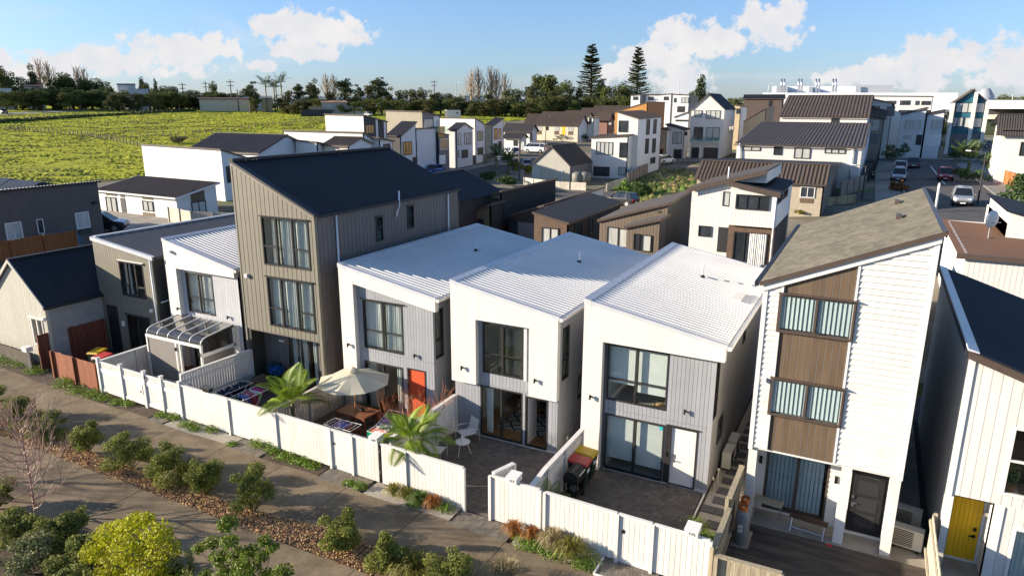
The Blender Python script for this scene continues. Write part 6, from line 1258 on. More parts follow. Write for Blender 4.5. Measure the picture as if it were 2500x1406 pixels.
#houses further back
M_whiteb=mat('white_weatherboard',(.66,.64,.60),.6,.03,.6,orand=.02);M_cream=mat('cream_render',(.60,.53,.40),.7,.04,.8);M_bluewhite=mat('cool_white_board',(.62,.62,.62),.6,.03,.6)
M_charcoal=mat('charcoal_board',(.035,.036,.04),.6,.1,1);M_navy=mat('navy_board',(.022,.032,.05),.6,.1,1);M_midgrey=mat('mid_grey_board',(.17,.165,.165),.6,.06,1);M_beige=mat('beige_board',(.36,.32,.24),.65,.05,1);M_putty=mat('putty_board',(.27,.245,.20),.65,.05,1)
M_teal=mat('teal_board',(.018,.115,.165),.55,.06,1);M_orangebrick=mat('orange_brick',(.46,.225,.06),.85,.15,6);M_tanw=mat('tan_render',(.45,.36,.24),.8,.05,1)
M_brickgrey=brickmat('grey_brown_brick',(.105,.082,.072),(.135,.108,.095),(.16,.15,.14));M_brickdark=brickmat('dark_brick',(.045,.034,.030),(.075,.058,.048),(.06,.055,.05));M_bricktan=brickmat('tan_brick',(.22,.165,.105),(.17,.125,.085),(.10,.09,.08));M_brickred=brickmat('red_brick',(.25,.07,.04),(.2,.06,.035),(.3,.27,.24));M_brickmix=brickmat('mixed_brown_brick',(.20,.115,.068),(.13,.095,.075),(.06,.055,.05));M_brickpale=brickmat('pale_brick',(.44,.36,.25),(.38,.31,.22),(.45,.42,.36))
M_paned=mat('far_window_glass',(.035,.042,.05),.06,.3,.8,spec=.8,orand=.25);M_panec=mat('curtained_far_window',(.42,.43,.41),.25,.25,3,spec=.6,orand=.1,stretch=(14,14,.3));M_paneo=mat('orange_reflection_pane',(.50,.26,.08),.3,.2,1,spec=.6);M_garage=mat('brown_garage_door',(.07,.052,.042),.6,.1,1);M_garagew=mat('white_garage_door',(.74,.73,.7),.5);M_doord=mat('dark_far_door',(.03,.03,.032),.5);M_glassbal=glassmat('balcony_glass',(.75,.88,.88),1.3)  # M_paneo: reflection of orange timber and brick painted into the pane colour
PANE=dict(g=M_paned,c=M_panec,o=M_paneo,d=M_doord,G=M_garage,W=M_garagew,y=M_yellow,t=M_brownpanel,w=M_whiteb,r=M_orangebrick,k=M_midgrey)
FR=dict(b=M_alu,w=M_whitetrim)
def fwin(t,w,u0,u1,z0,z1,kind='g',fr='b',mull=None,name=None):
 if u1<u0:u0,u1=u1,u0
 if z1<z0:z0,z1=z1,z0
 s=max(.05,min(.09,(u1-u0)*.06))
 if kind in 'dGWytwrk':
  o=slab(MB(),w,u0,u1,z0,z1,.0,.03).build({'G':'garage_door','W':'garage_door','d':'door','y':'door'}.get(kind,'wall_panel'),PANE[kind],t)
  if kind in 'GW':
   for k in range(1,4):z=z0+(z1-z0)*k/4;slab(MB(),w,u0+.03,u1-.03,z-.015,z+.015,.03,.036).build('groove',M_black if kind=='G' else M_flash,o)
  return o
 mb=MB();frame_box(mb,w,u0,u1,z0,z1,s,.0,.07);n=mull if mull is not None else(1 if u1-u0>1.1 else 0)
 for k in range(n):u=u0+(u1-u0)*(k+1)/(n+1);slab(mb,w,u-s*.4,u+s*.4,z0+s,z1-s,.0,.065)
 o=mb.build(name or 'window',FR[fr],t);us=[u0+(u1-u0)*k/(n+1)for k in range(n+2)]
 for k in range(n+1):slab(MB(),w,us[k]+s*.5,us[k+1]-s*.5,z0+s*.6,z1-s*.6,.012,.02).build('pane',PANE[kind],o)
 return o
def bh(name,label,X1,c,l,b,wins=(),fm=None,rm=None,roofm=None,roof='P',apex=None,zb=None,over=.25,group='houses of the neighbourhood',cat='house',lam=None,pitch=.25,clad=None,Y0=None,barge=None,th=.16,lm=None,ribs=True,base=None,rib_h=.04):
 """house from three roof corners seen in the photograph: c front right, l front left, b back right; street side plane x=X1 (or front plane Y0)"""
 q=lam or(lambda x,y:(x,y));c,l,b=q(*c),q(*l),q(*b)
 if Y0 is not None:C=pY(*c,Y0);X1=C.x
 else:C=pX(*c,X1);Y0=C.y
 Lp=pY(*l,Y0);B=pX(*b,X1);X0,Y1=Lp.x,B.y
 if Y1<Y0+1:Y1=Y0+6
 if X0>X1:X0,X1=X1,X0
 fm=fm or M_whiteb;rm=rm or fm;roofm=roofm or M_charroof;barge=barge or M_brownalu
 zb=min(tz(X0,Y0),tz(X1,Y0),tz(X1,Y1))if zb is None else zb
 zfr,zfl,zbr=C.z,Lp.z,B.z;zbl=zfl+zbr-zfr
 t=thing(name,label,cat,((X0+X1)/2,(Y0+Y1)/2,zb),group=group);wf,wr=front(Y0),rightw(X1);o_=over
 if roof=='P':
  pf=[(X0,zb-.3),(X1,zb-.3),(X1,zfr),(X0,zfl)];prr=[(Y0,zb-.3),(Y1,zb-.3),(Y1,zbr),(Y0,zfr)]
  sx=(zfr-zfl)/(X1-X0);sy=(zbr-zfr)/(Y1-Y0);Z=lambda x,y:zfl+sx*(x-X0)+sy*(y-Y0)+.05
  A=[(X0-o_,Y0-o_),(X1+o_,Y0-o_),(X1+o_,Y1+o_),(X0-o_,Y1+o_)];P3=[Vector((x,y,Z(x,y)))for x,y in A]
  if abs(sx)>=abs(sy):corr(t,P3[0],P3[1],P3[3],pitch,rib_h,roofm)
  else:corr(t,P3[0],P3[3],P3[1],pitch,rib_h,roofm)
  for i,j in((0,1),(1,2),(2,3),(3,0)):
   a,d=P3[i],P3[j];ux=(d-a);ux.z=0;nn=Vector((ux.y,-ux.x,0)).normalized()*.03;up=Vector((0,0,.02));dn=Vector((0,0,-th))
   MB().loft([a+dn,a+nn+dn,a+nn+up,a+up],[d+dn,d+nn+dn,d+nn+up,d+up]).build('fascia',barge,t)
 elif roof=='GY':
  a=pY(*q(*apex),Y0);za=a.z;xa=a.x;ze=(zfr+zfl)/2
  pf=[(X0,zb-.3),(X1,zb-.3),(X1,ze),(xa,za),(X0,ze)];prr=rect(Y0,Y1,zb-.3,ze)
  for xe,s in((X1,1),(X0,-1)):
   sl=(ze-za)/(xe-xa);xo=xe+s*o_;corr(t,(xa,Y0-o_,za+.06),(xo,Y0-o_,za+.06+sl*(xo-xa)),(xa,Y1+o_,za+.06),pitch,rib_h,roofm)
   MB().loft([(xa,Y0-o_-.03,za-.12),(xo,Y0-o_-.03,za-.12+sl*(xo-xa)),(xo,Y0-o_-.03,za+.08+sl*(xo-xa)),(xa,Y0-o_-.03,za+.08)],[(xa,Y0-o_,za-.12),(xo,Y0-o_,za-.12+sl*(xo-xa)),(xo,Y0-o_,za+.08+sl*(xo-xa)),(xa,Y0-o_,za+.08)]).build('barge_board',barge,t)
  MB().box(xa-.14,xa+.14,Y0-o_,Y1+o_,za+.05,za+.13).build('ridge_cap',roofm,t)
 else:
  a=pX(*q(*apex),X1);za=a.z;ya=a.y;ze=(zfr+zfl)/2;Y1=max(Y1,2*ya-Y0)if roof=='GX' else Y1
  pf=rect(X0,X1,zb-.3,ze);prr=[(Y0,zb-.3),(Y1,zb-.3),(Y1,ze),(ya,za),(Y0,ze)]
  for ye,s in((Y0,-1),(Y1,1)):
   sl=(ze-za)/(ye-ya);yo=ye+s*o_;corr(t,(X0-o_,ya,za+.06),(X0-o_,yo,za+.06+sl*(yo-ya)),(X1+o_,ya,za+.06),pitch,rib_h,roofm)
   MB().loft([(X1+o_,ya,za-.12),(X1+o_,yo,za-.12+sl*(yo-ya)),(X1+o_,yo,za+.08+sl*(yo-ya)),(X1+o_,ya,za+.08)],[(X1+o_+.03,ya,za-.12),(X1+o_+.03,yo,za-.12+sl*(yo-ya)),(X1+o_+.03,yo,za+.08+sl*(yo-ya)),(X1+o_+.03,ya,za+.08)]).build('barge_board',barge,t)
  MB().box(X0-o_,X1+o_,ya-.14,ya+.14,za+.05,za+.13).build('ridge_cap',roofm,t)
  MB().box(X0-o_,X1+o_,Y0-o_-.1,Y0-o_,ze-.12-o_*.4,ze+.0-o_*.4).build('gutter',barge,t)
 wa=panel(t,wf,pf,[],fm,-.12,0,'front_wall');wb_=panel(t,wr,prr,[],rm,-.12,0,'side_wall')
 panel(t,leftw(X0),[(Y0+.12,zb-.3),(Y1,zb-.3),(Y1,(zbl if roof=='P' else(ze if roof=='GY' else ze))),(Y0+.12,(zfl if roof=='P' else ze))],[],lm or fm,-.12,0,'side_wall')
 panel(t,front(Y1),[(X0,zb-.3),(X1,zb-.3),(X1,zbr if roof=='P' else ze),(X0,zbl if roof=='P' else ze)],[],lm or fm,0,.1,'back_wall')
 if clad:
  if 'h' in clad:boards(wa,wf,pf,[],fm,.19,0,0,.004,'h',lap=.03,join=True)
  if 'v' in clad:boards(wa,wf,pf,[],fm,.25,.02,0,.02,'v',join=True)
  if 'H' in clad:boards(wb_,wr,prr,[],rm,.19,0,0,.004,'h',lap=.03,join=True)
  if 'V' in clad:boards(wb_,wr,prr,[],rm,.25,.02,0,.02,'v',join=True)
 for w in wins:
  f,x0,y0,x1,y1=w[:5];kind=w[5]if len(w)>5 else 'g';fr=w[6]if len(w)>6 else 'b';mu=w[7]if len(w)>7 else None
  if f=='F':a=pY(*q(x0,y0),Y0);d=pY(*q(x1,y1),Y0);off=.036 if clad and('h' in clad or 'v' in clad)else 0;ww=Wall(wf.O+wf.N*off,wf.U,wf.N);fwin(t,ww,a.x,d.x,a.z,d.z,kind,fr,mu)
  else:a=pX(*q(x0,y0),X1);d=pX(*q(x1,y1),X1);off=.036 if clad and('H' in clad or 'V' in clad)else 0;ww=Wall(wr.O+wr.N*off,wr.U,wr.N);fwin(t,ww,a.y,d.y,a.z,d.z,kind,fr,mu)
 t['box']=[X0,X1,Y0,Y1,zb];del t['box']
 BOX[t]=(X0,X1,Y0,Y1,zb)
 return t
BOX={}
def chimney_pipe(t,px,py,Y=None,X=None,h=.9,m=None):
 p=pY(px,py,Y)if Y is not None else pX(px,py,X);MB().tube([p-Vector((0,0,.3)),p+Vector((0,0,h))],.07,8).build('flue_pipe',m or M_pipe,t,True)
zl8=lambda x,y:(x/4.1667,380+y/4.1667)
bh('brick_house','long grey brown brick house wall with white windows at the far left',-57.5,(0-60,475),(-140,470),(236,443),[('R',40,690,240,845,'c','w'),('R',365,650,455,790,'g','w',0),('R',755,585,920,730,'c','w'),],M_brickgrey,M_brickgrey,M_navyroof,zb=.9,lam=None)if False else None
def brick_left():
 X1=-57.5;A=pX(-120,482,X1);B=pX(237,443,X1);Y0,Y1,zt=A.y,B.y,(A.z+B.z)/2;zb=tz(X1,Y1)-.2
 t=thing('brick_house','long grey brown brick house wall with white windows at the far left','house',(X1-4,(Y0+Y1)/2,zb),group='houses of the neighbourhood');wr=rightw(X1)
 panel(t,wr,rect(Y0,Y1,zb,zt),[],M_brickgrey,-.2,0,'side_wall');panel(t,front(Y0),rect(X1-8,X1-.2,zb,zt-1.2),[],M_brickgrey,-.2,0,'front_wall');panel(t,front(Y1),rect(X1-8,X1-.2,zb,zt-1.2),[],M_brickgrey,0,.2,'back_wall')
 corr(t,(X1+.15,Y0-.2,zt+.12),(X1-8.3,Y0-.2,zt-1.0),(X1+.15,Y1+.2,zt+.12),.25,.04,M_navyroof);MB().box(X1+.0,X1+.18,Y0-.2,Y1+.2,zt-.02,zt+.11).build('barge_flashing',M_navyroof,t)
 for x0,y0,x1,y1,k in((40,690,240,845,'c'),(365,650,455,790,'g'),(755,585,920,730,'c')):
  a=pX(*zl8(x0,y0),X1);d=pX(*zl8(x1,y1),X1);fwin(t,wr,a.y,d.y,a.z,d.z,k,'w');slab(MB(),wr,a.y+.1,d.y+.1,d.z-.5,d.z-.05,0,.02).build('dark_panel',M_charcoal,t)
 p=pX(*zl8(955,478),X1);slab(MB(),wr,p.y-.15,p.y+.15,p.z-.1,p.z+.1,0,.25).build('sensor_light',M_black,t)
 for k,(px0,px1,py,r,l)in enumerate(((-40,20,435,78,'dark hipped roof peeping over the brick wall, leftmost'),(5,112,444,74,'dark low roof peeping over the brick wall'))):
  a,b=pr(px0,py,r),pr(px1,py,r);zg=min(tz(a.x,a.y),tz(b.x,b.y));h=thing('roofed_house',l,'house',((a.x+b.x)/2,(a.y+b.y)/2,zg),group='houses of the neighbourhood')
  cx,cy=(a.x+b.x)/2,(a.y+b.y)/2;MB().box(cx-3.6,cx+3.6,cy-3.2,cy+3.2,zg-.3,a.z-1.3).build('wall',M_midgrey,h);MB().loft([(cx-4,cy-3.6,a.z-1.3),(cx+4,cy-3.6,a.z-1.3),(cx+4,cy+3.6,a.z-1.3),(cx-4,cy+3.6,a.z-1.3)],[(cx-2.6,cy-.2,a.z),(cx+2.6,cy-.2,a.z),(cx+2.6,cy+.2,a.z),(cx-2.6,cy+.2,a.z)]).build('roof',M_navyroof,h)
brick_left()
t=bh('weatherboard_bungalow','single storey white weatherboard house with brown panels and dark sheet roof',None,(1790,425),(985,345),(2190,285),[('F',1075,415,1205,590,'c','b'),('F',1225,430,1295,605,'d'),('F',1450,455,1570,570,'c','b'),('F',1455,573,1585,655,'t'),('F',1075,362,1190,412,'t'),('F',1225,375,1270,428,'t'),('F',1445,398,1560,452,'t'),('R',1940,470,2100,580,'c','b'),('R',1930,350,2085,465,'t')],M_whiteb,M_whiteb,M_brownroof,lam=zl8,clad='hH',Y0=46.5,over=.35,barge=M_whitetrim)
tag(MB().obox((0,0,0),.01,.01,.01).build('tmp',M_black),None);bpy.data.objects.remove(bpy.data.objects['tmp'])
bh('white_house','large blank walled white weatherboard house behind the tall olive tower',None,(2105,1040-0),(1350,990),(2340,1110),[('R',2150,1195,2290,1340,'g','b',0)],M_whiteb,M_bluewhite,M_brownroof,lam=lambda x,y:(x/3.905,100+y/3.905),clad='hH',Y0=58,over=.12)
zc=lambda x,y:(450+x/3.905,120+y/3.905)
bh('white_gable_house','white house with broad dark ribbed gable roof behind the blank white wall',None,(710,1000),(45,935),(1100,985),[],M_whiteb,M_bluewhite,M_charroof,'GX',(965,822),lam=zc,Y0=64,over=.3,clad='hH')
bh('white_low_house','low white house with brown roof behind the tower ridge',None,(1265,890),(1060,870),(1460,930),[],M_whiteb,M_bluewhite,M_brownroof,lam=zc,Y0=70,over=.2)
bh('white_gable_house','small white gabled house with brown roof beside the low white house',None,(1565,915),(1330,905),(1710,925),[],M_cream,M_bluewhite,M_brownroof,'GX',(1675,845),lam=zc,Y0=71,over=.25)
bh('white_long_house','long white house with thin brown roof edge crossing behind the tower',None,(1705,800),(950,780),(1845,890),[],M_whiteb,M_bluewhite,M_brownroof,lam=zc,Y0=76,over=.15)
bh('white_porch_house','white porch sided house at the end of the long white house',None,(1860,850),(1790,845),(1985,875),[('R',1895,905,1960,960,'g','b')],M_whiteb,M_whiteb,M_brownroof,lam=zc,Y0=78,over=.25)
zs=lambda x,y:(700+x/4.545,250+y/4.545)
XS=-68.0
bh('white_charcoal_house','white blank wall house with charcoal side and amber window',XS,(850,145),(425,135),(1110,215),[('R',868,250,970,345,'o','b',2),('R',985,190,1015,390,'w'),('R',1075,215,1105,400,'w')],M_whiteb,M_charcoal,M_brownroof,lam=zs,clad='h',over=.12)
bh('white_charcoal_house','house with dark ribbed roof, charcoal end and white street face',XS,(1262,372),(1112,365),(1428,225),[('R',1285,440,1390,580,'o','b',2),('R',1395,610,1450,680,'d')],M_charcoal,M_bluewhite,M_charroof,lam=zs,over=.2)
bh('slim_white_house','slim white house squeezed beside the charcoal ended house',XS,(1432,295),(1425,294),(1465,290),[('R',1436,420,1442,560,'g')],M_bluewhite,M_bluewhite,M_brownroof,lam=zs,over=.15)
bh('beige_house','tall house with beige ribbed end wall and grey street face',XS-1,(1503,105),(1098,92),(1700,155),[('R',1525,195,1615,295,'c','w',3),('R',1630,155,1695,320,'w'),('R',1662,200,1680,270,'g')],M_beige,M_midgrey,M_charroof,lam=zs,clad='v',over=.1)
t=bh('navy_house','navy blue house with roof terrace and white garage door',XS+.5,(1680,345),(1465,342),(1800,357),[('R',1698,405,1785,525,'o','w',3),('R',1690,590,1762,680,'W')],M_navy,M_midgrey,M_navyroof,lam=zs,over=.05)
b_=BOX[t];zt_=pX(*zs(1680,345),XS+.5).z
MB().box(b_[0],b_[1]-.1,b_[2]+.05,b_[2]+.08,zt_+.1,zt_+1.1).box(b_[1]-.1,b_[1]-.07,b_[2]+.1,b_[3],zt_+.1,zt_+1.1).build('glass_balustrade',M_glassbal,t);boards(t,rightw(b_[1]+.02),rect(b_[2],b_[2]+2.1,zt_-.7,zt_+1.15),[],mat('cedar_screen',(.5,.25,.07),.6,.15,4),.14,.015,0,.04,'h','screen_slat')
bh('white_gable_house','pale street house with white gable and dark garage beside the navy house',XS,(1885,305),(1795,300),(2060,290),[('R',1900,345,1935,475,'c','b',0),('R',1968,340,2048,465,'c','b',2),('R',1938,530,2012,615,'G'),('R',1900,535,1912,615,'d')],M_bluewhite,M_bluewhite,M_charroof,'GX',(1975,232),lam=zs,over=.2)
bh('white_tall_house','tall white house with sloping top and brown garage in the street row',XS-.5,(2095,178),(1700,172),(2198,245),[('R',2115,320,2175,425,'g','b',1),('R',2115,505,2180,580,'G')],M_whiteb,M_bluewhite,M_charroof,lam=zs,over=.12)
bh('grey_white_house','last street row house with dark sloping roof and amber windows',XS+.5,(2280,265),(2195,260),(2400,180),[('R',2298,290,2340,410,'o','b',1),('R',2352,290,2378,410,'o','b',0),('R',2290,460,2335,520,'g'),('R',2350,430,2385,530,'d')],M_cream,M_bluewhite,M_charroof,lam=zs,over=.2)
zw=lambda x,y:(1000+x/3.905,60+y/3.905)
bh('hip_bungalow','small white bungalow with dark roof beyond the white electric car',None,(1055,1080),(900,1075),(1100,1088),[('F',990,1105,1030,1160,'g','b'),('F',1055,1120,1090,1195,'c','w')],M_whiteb,M_bluewhite,M_charroof,'GX',(1085,1040),lam=zw,Y0=143,over=.5)
bh('hip_bungalow','white bungalow with long dark roof above the white van',None,(1150,1015),(900,1010),(1215,1000),[('F',1155,1040,1175,1110,'g')],M_whiteb,M_bluewhite,M_charroof,'GX',(1180,950),lam=zw,Y0=152,over=.5)
bh('cream_bungalow','long cream bungalow with dark roof and yellow door beyond the street',None,(1610,952),(1100,945),(1690,940),[('F',1215,968,1260,1010,'c','w'),('F',1215,1012,1260,1050,'t'),('F',1300,975,1322,1010,'g'),('F',1380,968,1425,1012,'c','w'),('F',1380,1014,1425,1052,'t'),('F',1455,970,1482,1055,'y'),('F',1512,972,1560,1016,'c','w'),('F',1512,1018,1560,1055,'t')],M_cream,M_bluewhite,M_brownroof,'GX',(1655,862),lam=zw,Y0=166,over=.5)
bh('white_bungalow','white roofed over bungalow behind the cream bungalow gable',None,(1755,885),(1700,880),(1810,890),[('F',1710,895,1732,950,'g')],M_whiteb,M_whiteb,M_brownroof,lam=zw,Y0=172,over=.4)
bh('red_brick_bungalow','red brick bungalow with brown hip roof behind parked cars',None,(1890,905),(1800,900),(1945,890),[('F',1895,920,1925,960,'c')],M_brickred,M_brickred,M_brownroof,'GX',(1915,835),lam=zw,Y0=180,over=.6)
for k,(xl,xr,y,Y,l)in enumerate(((1260,1700,840,200,'brown roofed bungalow behind the cream bungalow, left one'),(1480,1950,828,205,'brown roofed bungalow behind the red brick one'),(1640,2020,803,214,'brown roofed bungalow further up, middle one'),(1760,2120,780,222,'brown roofed bungalow further up, beside the orange brick house'))):
 bh('bungalow',l,None,(xr,y+30),(xl,y+30),(xr+40,y+25),[],M_cream,M_cream,M_brownroof,'GX',(xr+20,y-2),lam=zw,Y0=Y,over=.5)
zr3=lambda x,y:(1050+x/3.571,350+y/3.571)
t=bh('gabled_cottage','stone coloured cottage with steep gable, white windows and yellow panels behind the dark houses',None,(1220,190),(890,180),(1410,150),[('F',905,225,950,345,'c','w',0),('F',1110,235,1158,352,'c','w',0),('F',958,315,1000,350,'y'),('F',1160,325,1185,355,'y')],M_pale,M_midgrey,M_brownroof,'GY',(1060,25),lam=zr3,Y0=97,over=.2,clad='v')
zq=lambda x,y:(1500+x/4.686,150+y/4.686)
bh('white_three_level_house','white three level house with tall slit windows, upper block',None,(275,655),(40,582),(538,632),[('F',52,678,150,812,'g','b',0),('F',60,930,142,1105,'g','b',0),('R',368,665,398,840,'g','b',0),('R',448,665,475,830,'g','b',0),('R',355,885,385,1055,'g','b',0),('R',435,885,465,1045,'g','b',0),('R',410,1105,462,1165,'g','b')],M_whiteb,M_bluewhite,M_brownroof,lam=zq,Y0=108,over=.15,clad='v')
bh('white_front_block','white lower block with wide window in front of the three level house',None,(1715,1090),(1445*0+1735,1075),(2000,1060),[],M_whiteb,M_whiteb,M_brownroof,lam=zw,Y0=106)if False else None
bh('white_two_level_block','white two level front block of windows beside the beige cottage',None,(2085,1062),(1735,1078),(2170,1035),[('F',1780,1118,1935,1245,'c','b',3),('F',2003,1125,2068,1272,'g','b',0),('F',1755,1352,1905,1450,'g','b',2),('F',1992,1358,2060,1440,'c','b',0)],M_whiteb,M_bluewhite,M_brownroof,lam=zw,Y0=106,over=.15)
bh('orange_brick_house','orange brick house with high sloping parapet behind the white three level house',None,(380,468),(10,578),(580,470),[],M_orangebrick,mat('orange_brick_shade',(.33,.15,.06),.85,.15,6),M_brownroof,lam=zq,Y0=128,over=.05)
bh('beige_duplex','narrow beige and white duplex left of the gabled three storey house',None,(600,785),(522,770),(670,775),[('F',515,820,548,950,'c','b',0),('F',512,1000,560,1070,'G')],M_tanw,M_bluewhite,M_charroof,lam=zq,Y0=138,over=.2)
bh('white_duplex','white two storey duplex with dark roof left of the gabled three storey house',None,(805,780),(600,725),(850,770),[('F',668,810,768,948,'c','b',1),('F',808,805,835,850,'g'),('F',680,1005,765,1140,'d')],M_bluewhite,M_whiteb,M_navyroof,lam=zq,Y0=140,over=.3)
t=bh('three_storey_gable_house','white three storey house with steep gable, balcony and red door ornament',None,(1262,545),(885,545),(1385,530),[('F',918,560,1002,642,'c','b',0),('F',1050,562,1208,660,'c','b',2),('F',912,750,1010,898,'g','b',1),('F',1052,755,1200,900,'c','b',1),('F',885,985,970,1142,'d'),('F',1022,985,1178,1140,'G'),('R',1310,740,1360,805,'g','b',1)],M_whiteb,M_bluewhite,M_navyroof,'GY',(1080,372),lam=zq,Y0=143,over=.25,clad='v')
b_=BOX[t];a=pY(*zq(885,920),b_[2]);d=pY(*zq(1205,935),b_[2]);MB().box(a.x,d.x,b_[2]-.9,b_[2]-.05,d.z,a.z).build('balcony',M_whiteb,t);MB().box(a.x,d.x,b_[2]-.9,b_[2]-.87,a.z+.01,a.z+1.0).build('glass_balustrade',M_glassbal,t)
for u in(870,985,1215):a=pY(*zq(u,940),b_[2]-.7);MB().box(a.x-.12,a.x+.12,b_[2]-.85,b_[2]-.6,b_[4],d.z).build('column',M_whitetrim,t)
p=pY(*zq(925,1020),b_[2]);MB().obox((p.x,p.y-.05,p.z),.5,.03,.5,0,.785).build('red_ornament',mat('red_ornament',(.5,.02,.02),.6),t)
bh('white_lean_to_house','low white house with sloping roofline left of the gabled three storey house',None,(860,575),(690,635),(880,570),[('F',700,668,840,690,'g')],M_bluewhite,M_bluewhite,M_brownroof,lam=zq,Y0=165,over=.2)
for k,(xl,yl,xr,yr,xb,yb,Y,wn,l)in enumerate(((190,390,300,382,365,376,205,[('F',215,405,270,445,'g')],'white house with grey side far beside the pines, leftmost'),(365,385,500,385,520,380,207,[('F',390,405,448,448,'g')],'white house far beside the pines, second'),(500,385,655,372,672,376,205,[('F',565,405,622,448,'g')],'white house far beside the pines, third'),(672,378,860,385,960,405,195,[('F',683,420,708,472,'g'),('F',768,415,845,480,'c','b',1),('F',855,415,930,480,'g','b',2),('F',720,515,805,585,'d')],'white two storey house with garage far behind the gabled three storey house'))):
 bh('white_house',l,None,(xr,yr),(xl,yl),(xb,yb),wn,M_bluewhite,M_midgrey,M_charroof,lam=zq,Y0=Y,over=.2)
bh('brown_brick_house','brown brick house with dark hip roof right of the gabled three storey house',None,(1930,425),(1485,420),(1940,415),[('F',1770,450,1800,520,'g')],mat('brown_brick_far',(.085,.062,.055),.85,.12,4),None,M_navyroof,'GX',(1940,385),lam=zq,Y0=190,over=.3)
bh('tan_house','tan house with steep parapet right of the gabled three storey house',None,(1740,540),(1480,690),(1835,525),[],M_tanw,M_putty,M_brownroof,lam=zq,Y0=150,over=.05)
bh('tan_white_house','tan fronted house with window behind the gabled three storey house',None,(1450,515),(1378,500),(1520,520),[('F',1398,542,1432,602,'g')],M_tanw,M_bluewhite,M_brownroof,lam=zq,Y0=165,over=.15)
t=bh('brown_roof_house','long white two storey house with brown ribbed roof beside the road',None,(2105,362),(1800,348),(2135,352),[('F',1813,357,1856,369,'c','b',1),('F',1890,358,1908,379,'g','b',0),('F',1940,360,1977,388,'c','b',1),('F',2014,362,2063,376,'c','b',2)],M_whiteb,M_bluewhite,M_brownroof,'GX',(2120,303),Y0=94,over=.3,clad='v',pitch=.42,rib_h=.06)
MB().tube([pY(1806,350,93.8),pY(1806,396,93.8)],.1,8).build('downpipe',M_pipe,t,True);MB().tube([pY(2083,362,93.8),pY(2074,440,93.8)],.1,8).build('downpipe',M_pipe,t,True)
bh('brown_roof_house','white house with brown ribbed roof directly behind the long white house',None,(2118,287),(1905,283),(2140,280),[('F',2030,288,2047,302,'g')],M_whiteb,M_bluewhite,M_brownroof,'GX',(2128,234),Y0=122,over=.3,clad='h',pitch=.5,rib_h=.06)
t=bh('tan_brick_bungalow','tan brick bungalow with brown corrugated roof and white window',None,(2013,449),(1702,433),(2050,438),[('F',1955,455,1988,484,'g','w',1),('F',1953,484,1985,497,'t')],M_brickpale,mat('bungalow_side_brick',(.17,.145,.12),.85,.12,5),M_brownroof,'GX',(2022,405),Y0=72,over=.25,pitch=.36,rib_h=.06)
bh('navy_roof_house','house with plain navy roof slope directly behind the tower',None,(1225,470),(1150,470),(1240,440),[],M_charcoal,M_brickdark,M_navyroof,Y0=60)if False else None
def navy_roof():
 X1=-31.2;A=pX(1118,497,X1);B=pX(1228,465,X1);ze=(A.z+B.z)/2;Xr=-35.6;zr_=ze+1.9;t=thing('navy_roof_house','house with plain navy roof slope directly behind the tower','house',(-34,(A.y+B.y)/2,0.1),group='houses of the neighbourhood')
 corr(t,(Xr,A.y,zr_),(X1+.2,A.y,ze),(Xr,B.y,zr_),.2,.035,M_navyroof);corr(t,(Xr,A.y,zr_),(Xr-4.4,A.y,ze),(Xr,B.y,zr_),.2,.035,M_navyroof);MB().box(Xr-.12,Xr+.12,A.y,B.y,zr_-.02,zr_+.07).build('ridge_cap',M_navyroof,t)
 MB().box(Xr-4.2,X1,A.y+.1,B.y-.1,-.1,ze-.05).build('wall',M_brickdark,t);MB().loft([(Xr-4.3,A.y,ze-.1),(X1+.1,A.y,ze-.1),(Xr,A.y,zr_-.08)],[(Xr-4.3,A.y+.12,ze-.1),(X1+.1,A.y+.12,ze-.1),(Xr,A.y+.12,zr_-.08)]).build('gable',M_brickdark,t)
navy_roof()
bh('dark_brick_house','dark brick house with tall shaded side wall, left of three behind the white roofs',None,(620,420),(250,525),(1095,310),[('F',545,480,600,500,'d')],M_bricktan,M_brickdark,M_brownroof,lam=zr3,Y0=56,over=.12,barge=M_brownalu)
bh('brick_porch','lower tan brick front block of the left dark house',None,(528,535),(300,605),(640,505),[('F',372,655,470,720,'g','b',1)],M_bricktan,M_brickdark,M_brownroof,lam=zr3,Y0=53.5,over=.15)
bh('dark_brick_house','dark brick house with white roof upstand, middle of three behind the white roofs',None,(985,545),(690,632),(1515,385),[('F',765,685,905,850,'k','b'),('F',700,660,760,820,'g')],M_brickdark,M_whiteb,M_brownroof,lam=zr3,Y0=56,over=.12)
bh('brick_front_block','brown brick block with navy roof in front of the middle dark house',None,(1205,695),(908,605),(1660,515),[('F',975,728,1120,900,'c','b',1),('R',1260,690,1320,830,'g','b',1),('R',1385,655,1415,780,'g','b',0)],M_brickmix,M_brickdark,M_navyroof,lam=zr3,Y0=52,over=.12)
t=bh('brown_clad_house','brown board clad house with sloping roof, right of three behind the white roofs',None,(2075,525),(1480,668),(2280,412),[('F',1548,725,1640,900,'c','b',0),('F',1645,740,1720,910,'c','b',0),('F',1990,590,2010,605,'d')],M_putty if False else mat('brown_clad',(.15,.115,.085),.65,.06,1),M_charcoal,M_charroof,lam=zr3,Y0=50.5,over=.15,clad='v')
bh('brown_porch','lower brown clad entry with glazed door on the right dark house',None,(2005,665),(1715,725),(2075,625),[('F',1780,785,1825,930,'g','b',0),('F',1850,795,1925,945,'c','b',0)],mat('brown_clad',(.15,.115,.085),.65,.06,1),M_charcoal,M_charroof,lam=zr3,Y0=48.5,over=.15,clad='v')
zn=lambda x,y:(1650+x/5.4075,400+y/5.4075)
